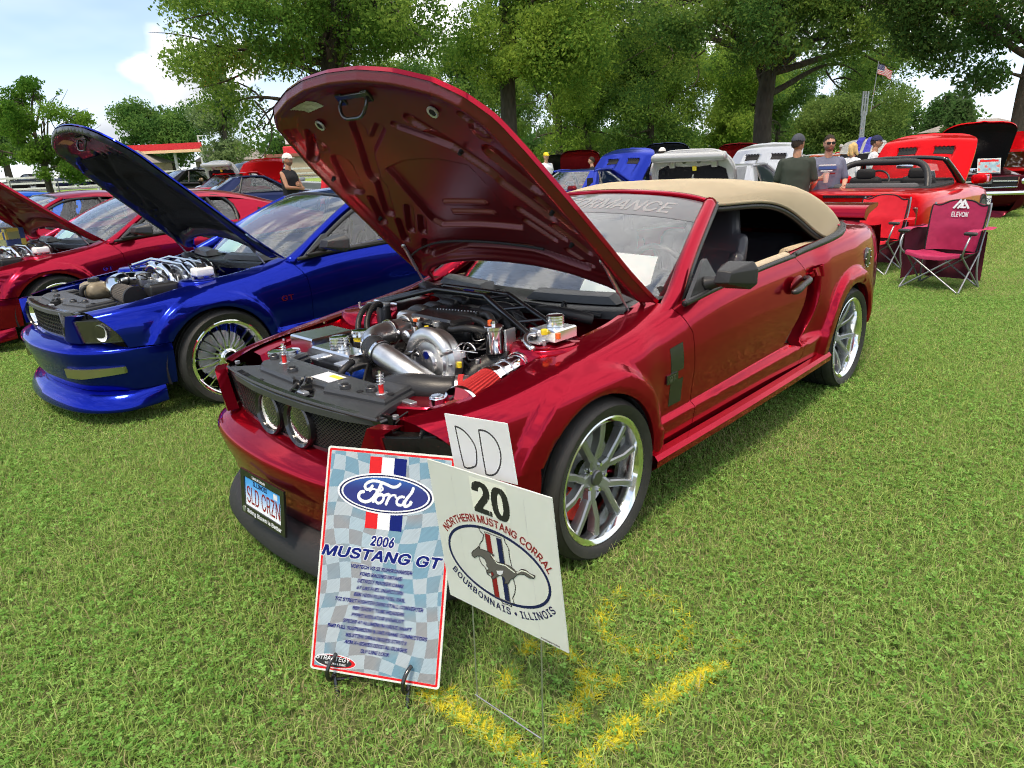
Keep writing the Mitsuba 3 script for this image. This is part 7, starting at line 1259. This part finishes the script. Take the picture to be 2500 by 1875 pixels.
# ------------------------------------------------------------------ poster on its easel, yard sign, paper sign
def scaled(C, s): return A([0, 0, CAM_H]) * (1 - s) + A(C) * s
PX, PY, PC = A([.9677, -.2506, -.0293]), A([.1187, .35, .9292]), A([-.430, 1.8794, .3947]); PW, PH = .430, .703
t = thing('car_show_poster', 'tall printed poster with red border and blue lettering, leaning on an easel', 'poster', m=frame_at(PC, PX, PY))
def rr(w, h, r): return sbox(-w / 2 + r, -h / 2 + r, w / 2 - r, h / 2 - r).buffer(r)
part(t, 'board', mv(ext(rr(PW, PH, .010), .005), (0, 0, -.005)), 'sign_white', False)
part(t, 'red_border', ext(rr(PW - .012, PH - .012, .007).difference(rr(PW - .026, PH - .026, .003)), .0004), 'ink_red', False)
def _check(p, n, uv):
    u, v = uv.x, uv.y * 1.63; w = .035 * dr.sin(v * 7 + u * 3.2) + .02 * dr.sin(u * 9 - v * 4); z = .035 * dr.sin(u * 7.5 + 1 + v * 2.2) + .015 * dr.sin(v * 11)
    a, b = (u + w) * 9.0, (v + z) * 9.0; k = (mi.UInt32(mi.Int32(dr.floor(a)) + mi.Int32(dr.floor(b)) + 1000) & 1) == 0; r = mikit.cell_rand(a, b, 2)
    dark = mikit.mix((0.125, 0.235, 0.315), (0.21, 0.22, 0.235), mikit.smoothstep(.35, .65, mikit.noise(u * 3, v * 3, 5) * .7 + r * .3)); light = mikit.mix((0.275, 0.36, 0.42), (0.33, 0.375, 0.41), r)
    st = mikit.noise((u + v * .8) * 8, (u - v) * 160, 0); return dr.select(k, dark, light) * (.93 + .14 * st)
pr('poster_checks', mikit.proc(_check), 0.30, 0, 0.5)
w_, h_ = PW - .027, PH - .027; part(t, 'checker_print', tm([(-w_ / 2, -h_ / 2, .0002), (w_ / 2, -h_ / 2, .0002), (w_ / 2, h_ / 2, .0002), (-w_ / 2, h_ / 2, .0002)], [[0, 1, 2], [0, 2, 3]]), 'poster_checks', False, uv=A([(0, 0), (1, 0), (1, 1), (0, 1)]))
Q = lambda u, v: (u * PW, v * PH)
def flat(name, poly, bs, z, par=t): return part(par, name, mv(ext(poly, .0003), (0, 0, z)), bs, False)
for (u0, u1, bs) in ((-.157, -.062, 'ink_red'), (-.062, .035, 'ink_white'), (.035, .129, 'ink_blue')):
    flat('stripe', sbox(*Q(u0, .385), *Q(u1, .469)), bs, .0006); flat('stripe', sbox(*Q(u0, .150), *Q(u1, .225)), bs, .0006)
oc = (-.018 * PW, .3075 * PH); el = lambda a, b: affinity.translate(affinity.scale(Point(0, 0).buffer(1, 48), a, b), *oc)
OA, OB = .378 * PW, .0905 * PH
ov = flat('oval_badge', el(OA, OB), 'ink_white', .0010); flat('oval_ring', el(OA * .955, OB * .92), 'ink_navy', .0014, ov); flat('oval_line', el(OA * .915, OB * .855), 'ink_white', .0018, ov); flat('oval_field', el(OA * .875, OB * .79), 'badge_blue', .0022, ov)
def _bb(p, n, uv): return mikit.mix((0.010, 0.015, 0.14), (0.02, 0.16, 0.52), mikit.smoothstep(.60, .69, p.z))
pr('badge_blue', mikit.proc(_bb), 0.35)
SC = [[(.092, .358), (.076, .348), (.04, .342), (-.002, .349), (-.066, .359), (-.119, .361), (-.159, .351), (-.179, .334), (-.166, .321), (-.14, .324), (-.122, .338)], [(-.05, .356), (-.067, .328), (-.092, .3), (-.12, .278), (-.158, .266), (-.198, .269), (-.223, .284), (-.213, .303), (-.188, .309)], [(-.138, .314), (-.103, .325), (-.06, .32), (-.038, .33), (-.047, .337), (-.059, .331), (-.05, .32)], [(-.106, .269), (-.078, .298), (-.051, .307), (-.029, .298), (-.033, .277), (-.063, .265), (-.088, .274), (-.08, .293), (-.053, .302), (-.021, .301)], [(-.021, .301), (.015, .305), (.008, .285), (-.003, .265)], [(-.003, .268), (.014, .288), (.038, .305), (.061, .307), (.067, .298)], [(.128, .303), (.103, .302), (.079, .287), (.082, .270), (.105, .266), (.132, .284)], [(.196, .345), (.165, .308), (.138, .275), (.140, .264), (.158, .265), (.184, .284)]]
sc = shapely.union_all([LineString(curve2([Q(*p) for p in l], 30)).buffer(w) for l, w in zip(SC, (.0046, .0052, .0030, .0042, .0046, .0034, .0042, .0048))]); flat('script_lettering', sc, 'ink_white', .0026, ov)
def glyphs(s, h, shear, bold, sx):
    """the letters of a line as flat polygons"""
    m = text(s, h, shear, bold, .0004, sx=sx); v, f = m.vertices, m.faces[(m.face_normals[:, 2] > .9)]; return shapely.union_all([Polygon(v[i, :2]) for i in f]).buffer(h * (.042 if h < .012 else .03)).simplify(h * .022)
def outlined(s, h, u, v, bs, shear=.0, bold=True, sx=1.0, wout=.0016, par=t, name='lettering'):
    g = affinity.translate(glyphs(s, h, shear, bold, sx), *Q(u, v)); part(par, name + '_outline', mv(ext(g.buffer(wout, 3).simplify(wout * .15), .0003), (0, 0, .0008)), 'ink_white', False); return part(par, name, mv(ext(g, .0003), (0, 0, .0014)), bs, False)
outlined('2006', .0285, -.012, .077, 'ink_blue', .18, sx=.80, wout=.0022); outlined('MUSTANG GT', .0310, -.012, .011, 'ink_blue', .32, sx=1.38, wout=.0020)
lines = ['VORTECH V3 SI SUPERCHARGER', 'FORD RACING INTAKE', 'DETROIT ROCKER CAMS', '67 LBS FUEL INJECTORS', 'BBK HIGH FLOW FUEL RAIL', 'TCI STREET FIGHTER 3800 STALL CONVERTER', 'BBK SHORT TUBE HEADERS', 'PYPES VIOLATOR EXHAUST', 'SPICER 4" ALUMINUM DRIVE SHAFT', 'BMR FULL SUSPENSION & UMI FRAME CONNECTORS', 'BILSTIEN DRAG SERIES STRUTS', 'AEM X-SERIES DIGITAL GUAGES', 'SLP LINE LOCK']
for k, s in enumerate(lines): outlined(s, .0106, 0, -.031 - .0303 * k, 'ink_blue', .22, sx=.88, wout=.00035)
lo = (-.305 * PW, -.452 * PH); el2 = lambda a, b, dx=0.0: affinity.translate(affinity.scale(Point(0, 0).buffer(1, 32), a, b), lo[0] + dx, lo[1])
lg = flat('maker_logo', el2(.165 * PW, .022, 0), 'ink_white', .0008); flat('logo_red', el2(.155 * PW, .019, .002), 'ink_red', .0012, lg); flat('logo_black', el2(.145 * PW, .017, -.005), 'ink_black', .0016, lg)
m_ = text('STRATTEGY', .0135, .2, True, .0004, sx=1.05); part(lg, 'logo_lettering', mv(m_, (lo[0] - .006, lo[1] + .002, .0020)), 'ink_white', False); m_ = text('WINDOWS & SIGNS', .006, .0, True, .0004, sx=.9); part(lg, 'logo_lettering', mv(m_, (lo[0] + .002, lo[1] - .010, .0020)), 'ink_white', False)
# easel
e = thing('display_easel', 'black wrought iron easel with hooked feet holding the poster', 'easel'); F = frame_at(PC, PX, PY); W_ = lambda x, y, z: (F @ A([x, y, z, 1]))[:3]
for sx_, gp in ((-.137, (-.586, 1.781)), (.112, (-.365, 1.709))):
    b = W_(sx_, -PH / 2 - .012, -.014); part(e, 'hook', tube([b, W_(sx_, -PH / 2 - .016, .020), W_(sx_, -PH / 2 + .010, .036), W_(sx_ + .008, -PH / 2 + .050, .024), W_(sx_ + .014, -PH / 2 + .062, .012)], .0065, 8, 24), 'gloss_black', True)
    part(e, 'front_leg', tube([W_(sx_ * .35, PH * .32, -.020), W_(sx_ * .8, 0, -.018), b, A([gp[0], gp[1] - .02, -.01])], .0065, 8, 30), 'gloss_black', True)
part(e, 'back_leg', tube([W_(0, PH * .30, -.03), A([-.40, 2.32, -.01])], .0065, 8), 'gloss_black', True); part(e, 'cross_bar', tube([W_(-.12, -PH / 2 + .01, -.022), W_(.105, -PH / 2 + .01, -.022)], .006, 8), 'gloss_black', True); part(e, 'side_brace', tube([W_(-.137, -PH / 2 - .03, -.02), W_(-.03, -PH / 2 - .005, -.10), A([-.40, 2.1, .12])], .006, 8, 14), 'gloss_black', True)
# yard sign on a wire stake
SX, SY = A([.7287, -.6834, .0449]), A([-.0715, -.0107, .9974]); s_ = .435 / .457; SCn = scaled([-.0685, 1.6549, .5565], s_); SW = .435
SY = SY - SX * (SX @ SY); SY /= np.linalg.norm(SY)
t = thing('yard_sign', 'square white yard sign with a black number and a galloping horse emblem, on wire stakes', 'sign', m=frame_at(SCn, SX, SY)); part(t, 'board', mv(ext(sbox(-SW / 2, -SW / 2, SW / 2, SW / 2), .004), (0, 0, -.004)), 'sign_white', False)
q = lambda l: [(x * SW, y * SW) for x, y in l]
def fl(name, poly, bs, z=.0004, par=t): return part(par, name, mv(ext(poly, .0003), (0, 0, z)), bs, False)
fl('number_patch', sbox(*q([(-.132, .248)])[0], *q([(.165, .475)])[0]), 'patch_tint', .0003)
pr('patch_tint', (0.66, 0.68, 0.60), 0.4)
def _num(p, n, uv): return mikit.mix((0.012, 0.012, 0.013), (0.45, 0.46, 0.42), mikit.smoothstep(.88, .95, mikit.noise(uv.x * 260, uv.y * 14, 0)))
pr('brushed_ink', mikit.proc(_num), 0.5)
for s, x0, x1 in (('2', -.112, .018), ('0', .044, .165)):
    m_ = text(s, .198 * SW, 0, True, .0004, center=False); v = m_.vertices; v[:, 0] = (v[:, 0] - v[:, 0].min()) / np.ptp(v[:, 0]) * (x1 - x0) * SW + x0 * SW; v[:, 1] += .252 * SW; m_.vertices = v
    m_ = cat_(*[mv(m_, (dx, 0, 0)) for dx in (-.0042, -.002, 0, .002, .0042)]); part(t, 'number', mv(m_, (0, 0, .0007)), 'brushed_ink', False, uv=m_.vertices[:, :2].copy())
OCx, OCy, ORx, ORy = -.002, -.096, .416, .243
e0 = affinity.translate(affinity.scale(Point(0, 0).buffer(1, 64), ORx * SW, ORy * SW), OCx * SW, OCy * SW); fl('oval', e0.buffer(.004).difference(e0.buffer(-.004)), 'ink_navy')
illw = [(-.118, .139), (-.099, .109), (-.076, .096), (-.09, .055), (-.122, .018), (-.136, -.04), (-.149, -.088), (-.136, -.127), (-.101, -.147), (-.096, -.188), (-.065, -.193), (-.051, -.226), (-.046, -.268), (-.04, -.31), (-.006, -.335), (.007, -.362), (.046, -.352), (.082, -.355)]; ille = [(-.118, .139), (-.012, .137), (.096, .137), (.102, .104), (.125, .066), (.122, .009), (.131, -.05), (.13, -.134), (.139, -.194), (.125, -.242), (.101, -.285), (.108, -.32), (.081, -.337), (.082, -.355)]
fl('state_outline', stroke([q(illw), q(ille)], .0026), 'ink_black', .0006)
fr = Polygon(q([(-.066, .124), (.076, .124), (.079, -.331), (-.058, -.335)])); fl('stripe_frame', fr.difference(fr.buffer(-.0022)), 'ink_grey', .0008); fl('red_stripe', Polygon(q([(-.060, .112), (-.020, .112), (-.013, -.328), (-.052, -.331)])), 'ink_maroon', .0010); fl('navy_stripe', Polygon(q([(.032, .112), (.070, .112), (.073, -.321), (.035, -.324)])), 'ink_navy', .0010)
horse = [(-.209, -.093), (-.208, -.074), (-.184, -.048), (-.153, -.023), (-.134, -.003), (-.131, -.017), (-.096, -.016), (-.058, -.013), (-.006, -.021), (-.041, -.039), (-.021, -.053), (.008, -.063), (.058, -.056), (.107, -.053), (.141, -.061), (.162, -.074), (.18, -.072), (.21, -.041), (.243, -.033), (.275, -.047), (.314, -.047), (.3, -.069), (.265, -.079), (.226, -.07), (.19, -.081), (.165, -.097), (.13, -.134), (.105, -.150), (.085, -.185), (.05, -.200), (.062, -.175), (.055, -.155), (.02, -.150), (-.005, -.170), (-.045, -.205), (-.06, -.200), (-.03, -.165), (-.045, -.150), (-.085, -.178), (-.096, -.165), (-.066, -.140), (-.088, -.125), (-.081, -.107), (-.095, -.08), (-.126, -.069), (-.16, -.079), (-.191, -.103)]
hp_ = Polygon(q(horse)).buffer(0); hh = fl('horse', hp_, 'ink_grey', .0013); fl('horse_outline', hp_.buffer(.0012).difference(hp_.buffer(-.0006)), 'ink_black', .0017, hh); fl('horse_belly', Polygon(q([(-.003, -.129), (.055, -.108), (.045, -.133), (.022, -.152), (0, -.150)])), 'ink_white', .0017, hh); fl('horse_sheen', stroke([q([(-.03, -.030), (.01, -.072), (.08, -.062), (.15, -.085)]), q([(.17, -.080), (.21, -.050), (.245, -.045), (.30, -.058)])], .003), 'patch_tint', .0017, hh)
def arc_text(s, a0, a1, off, h, bs, flip=False, sx=.95):
    """letters set along the oval from angle a0 to a1 (degrees, 0 = right, counter-clockwise)"""
    ws = [.42 if c == ' ' else float(np.ptp(text(c, h, 0, True, .0004, sx=sx).vertices[:, 0])) / h + .20 for c in s]; tot = sum(ws); at = 0; out = []
    aa = np.radians(np.linspace(a0, a1, 200)); P_ = np.stack([(ORx * SW + off) * np.cos(aa) + OCx * SW, (ORy * SW + off) * np.sin(aa) + OCy * SW], 1); L = np.r_[0, np.cumsum(np.linalg.norm(np.diff(P_, axis=0), axis=1))]
    for c, w in zip(s, ws):
        l = (at + w / 2) / tot * L[-1]; at += w
        if c == ' ': continue
        p = A([np.interp(l, L, P_[:, k]) for k in (0, 1)]); d = A([np.interp(l + 1e-3, L, P_[:, k]) for k in (0, 1)]) - A([np.interp(l - 1e-3, L, P_[:, k]) for k in (0, 1)]); an = math.atan2(d[1], d[0]); m_ = text(c, h, 0, True, .0004, sx=sx); m_ = mv(m_, (0, 0, 0), rotz(an)); out.append(mv(m_, (*p, .0006)))
    return part(t, 'lettering', cat_(*out), bs, False)
arc_text('NORTHERN MUSTANG CORRAL', 157, 20, .014, .0215, 'ink_maroon'); arc_text('BOURBONNAIS • ILLINOIS', 211, 334, .036, .0205, 'ink_navy')
plate_text(t, 'Print Designs Products', .0042, 'ink_grey', mat((.37 * SW, -.487 * SW, .0005)), bold=False)
for dx in (-.127, .127):
    a = SCn + SX * dx; st = part(t, 'wire_stake', tube([a + SY * (.19) - np.cross(SX, SY) * .002, a - SY * (SW / 2) - np.cross(SX, SY) * .002, A([a[0] + .01, a[1], -.02])], .0022, 6), 'zinc', True, local=np.linalg.inv(place[t]))
a, b = SCn - SX * .127, SCn + SX * .127; part(t, 'wire_bar', tube([A([a[0] + .006, a[1], .075]), A([b[0] + .006, b[1], .075])], .0022, 6), 'zinc', True, local=np.linalg.inv(place[t]))
# paper sheet with two letters, pinned above it
DX, DY = A([.6602, -.738, .1396]), A([-.1145, .0849, .9898]); DC = scaled([-.1012, 1.8055, .8029], .915); DW, DH = .28 * .915, .175 * .915
t = thing('paper_sign', 'white paper sheet with two hand drawn capital letters above the yard sign', 'sign', m=frame_at(DC, DX, DY)); part(t, 'sheet', mv(ext(sbox(-DW / 2, -DH / 2, DW / 2, DH / 2), .003), (0, 0, -.003)), 'paper', False)
d1 = [(-.345, .298), (-.263, .281), (-.134, .165), (-.058, -.024), (-.072, -.200), (-.110, -.340), (-.154, -.375), (-.236, -.417), (-.318, -.414)]; d1b = [(-.345, .298), (-.340, .05), (-.332, -.2), (-.318, -.414)]; d2 = [(.046, .308), (.174, .303), (.282, .201), (.33, .015), (.302, -.19), (.225, -.359), (.119, -.446), (.037, -.448)]; d2b = [(.046, .308), (.040, .0), (.037, -.448)]
for l, lb in ((d1, d1b), (d2, d2b)): part(t, 'letter', mv(ext(shapely.union_all([LineString(curve2([(x * DW, y * DH) for x, y in k], 30)).buffer(.0024) for k in (l, lb)]), .0003), (0, 0, .0003)), 'marker', False)
# ------------------------------------------------------------------ folding camp chairs
def _cl(a, b):
    def fn(p, n, uv): return mikit.mix(a, b, mikit.fbm(p.x * 16, p.y * 16, p.z * 16, 4))
    return mikit.proc(fn)
pr('chair_maroon', _cl((0.26, 0.012, 0.055), (0.36, 0.022, 0.085)), 0.7, 0, 0.3, sheen=.3); pr('chair_red', _cl((0.50, 0.008, 0.020), (0.62, 0.018, 0.035)), 0.7, 0, 0.3, sheen=.3); pr('chair_dark', _cl((0.07, 0.006, 0.018), (0.11, 0.01, 0.028)), 0.75); pr('chair_tube', (0.30, 0.31, 0.33), 0.35, 0.7)
def camp_chair(label, loc, rz, cloth, logo=False):
    """seat towards +x, left +y"""
    t = thing('camp_chair', label, 'chair', loc, rz, group='folding camp chairs on the lawn'); w = .27
    bx = lambda z, y: -.20 - .22 * (z - .40)
    rows = [[(bx(z, y) + .05 * (abs(y) / .27) ** 2 - .055 * (1 - ss(.40, .62, z)) * (1 - (y / .27) ** 2), y * k, z - dz * (y / .27) ** 2) for y in np.linspace(-w, w, 17)] for z, k, dz in ((.40, .95, 0), (.50, .98, 0), (.62, 1.0, 0), (.75, 1.02, 0), (.85, 1.02, 0), (.90, .99, .02), (.925, .90, .05))]
    m = loft(rows, 30, 34); v = m.vertices; m.vertices = v + np.c_[.018 * (meshkit.fbm(v * A([9, 9, 5.0]), 3, 4) - .5), v[:, 0] * 0, v[:, 0] * 0]; b = part(t, 'backrest', m, cloth, True)
    part(b, 'edge_binding', tube([r[0] for r in rows] + rows[-1][::4][1:-1] + [r[-1] for r in rows[::-1]], .008, 6, 70), 'interior_black', True)
    rows = [[(x, y, z - .050 * (1 - (y / .27) ** 2) * f) for y in np.linspace(-w, w, 17)] for x, z, f in ((-.22, .41, 1.0), (-.08, .40, 1.1), (.10, .415, 1.0), (.24, .435, .9), (.275, .430, .9), (.28, .395, .9))]
    m = loft(rows, 24, 34); v = m.vertices; m.vertices = v + np.c_[v[:, 0] * 0, v[:, 0] * 0, .012 * (meshkit.fbm(v * 10, 3, 8) - .5)]; part(t, 'seat', m, cloth, True)
    for s in (1, -1):
        part(t, 'armrest', loft([[(-.28, s * y, .66), (-.1, s * y, .645), (.12, s * y, .66), (.24, s * y, .63)] for y in (.275, .325, .375)], 8, 18, flip=s < 0), cloth, True); part(t, 'armrest_end', rbox((.235, s * .325, .635), (.06, .12, .035), .015), 'black_plastic', True)
        part(t, 'arm_post', tube([(.22, s * .325, .62), (.30, s * .31, .46), (.24, s * .28, .40)], .010, 8, 12), 'chair_tube', True)
        part(t, 'back_post', tube([(-.315, s * .272, .90), (-.235, s * .275, .55), (-.19, s * .275, .36), (-.24, s * .30, .02)], .0105, 8, 16), 'chair_tube', True)
        part(t, 'leg', tube([(.26, s * .27, .425), (-.24, s * .30, .02)], .0095, 8), 'chair_tube', True); part(t, 'leg', tube([(-.20, s * .27, .40), (.27, s * .30, .015)], .0095, 8), 'chair_tube', True)
        for x in (-.24, .27): part(t, 'foot', rbox((x, s * .30, .015), (.05, .035, .03), .012), 'black_plastic', True)
    for x0, x1 in ((.27, .27), (-.24, -.24)):
        part(t, 'leg', tube([(x0, .30, .02), (x1 - .01, -.27, .42)], .0095, 8), 'chair_tube', True); part(t, 'leg', tube([(x0, -.30, .02), (x1 - .01, .27, .42)], .0095, 8), 'chair_tube', True)
    part(t, 'side_pouch', loft([[(-.33 + .02, y, z), (-.30, y, z - .01)] for z in (0.1,) for y in (0, 1)] if False else [[(-.34, -.30, z), (-.10, -.36, z), (.10, -.37, z - .01)] for z in (.66, .45, .25, .10)], 8, 12), 'chair_dark', True); part(t, 'back_curtain', loft([[(-.30, -.29, z), (-.31, 0, z), (-.30, .29, z)] for z in (.60, .40, .22, .08)], 8, 14, flip=True), 'chair_dark', True)
    if logo:
        m = frame_at((-.285, 0, .80), (0, 1, 0), (-.22, 0, 1)); sh = lambda p: tm(np.c_[p.vertices[:, :2], p.vertices[:, 2] + .02 + .05 * (p.vertices[:, 0] / .27) ** 2], p.faces)
        plate_text(b, 'ELEVON', .050, 'ink_white', m @ mat((0, -.050, .012)), bold=True, sx=.62)
        mk = shapely.union_all([LineString([(-.075, .022), (-.02, .105), (.012, .06)]).buffer(.011, cap_style='flat', join_style='mitre'), LineString([(-.035, .022), (.02, .105), (.075, .022)]).buffer(.011, cap_style='flat', join_style='mitre'), LineString([(.02, .075), (.0, .035), (.045, .035)]).buffer(.009, cap_style='flat', join_style='mitre')]); part(b, 'emblem', ext(mk, .0006), 'ink_white', False, local=m @ mat((0, .015, .014)))
    return t
camp_chair('maroon folding camp chair with a white emblem and lettering on its back', (4.72, 7.48, 0), math.radians(-144), 'chair_maroon', True)
camp_chair('bright red folding camp chair half hidden behind the red convertible tail', (4.60, 8.75, 0), math.radians(-140), 'chair_red')
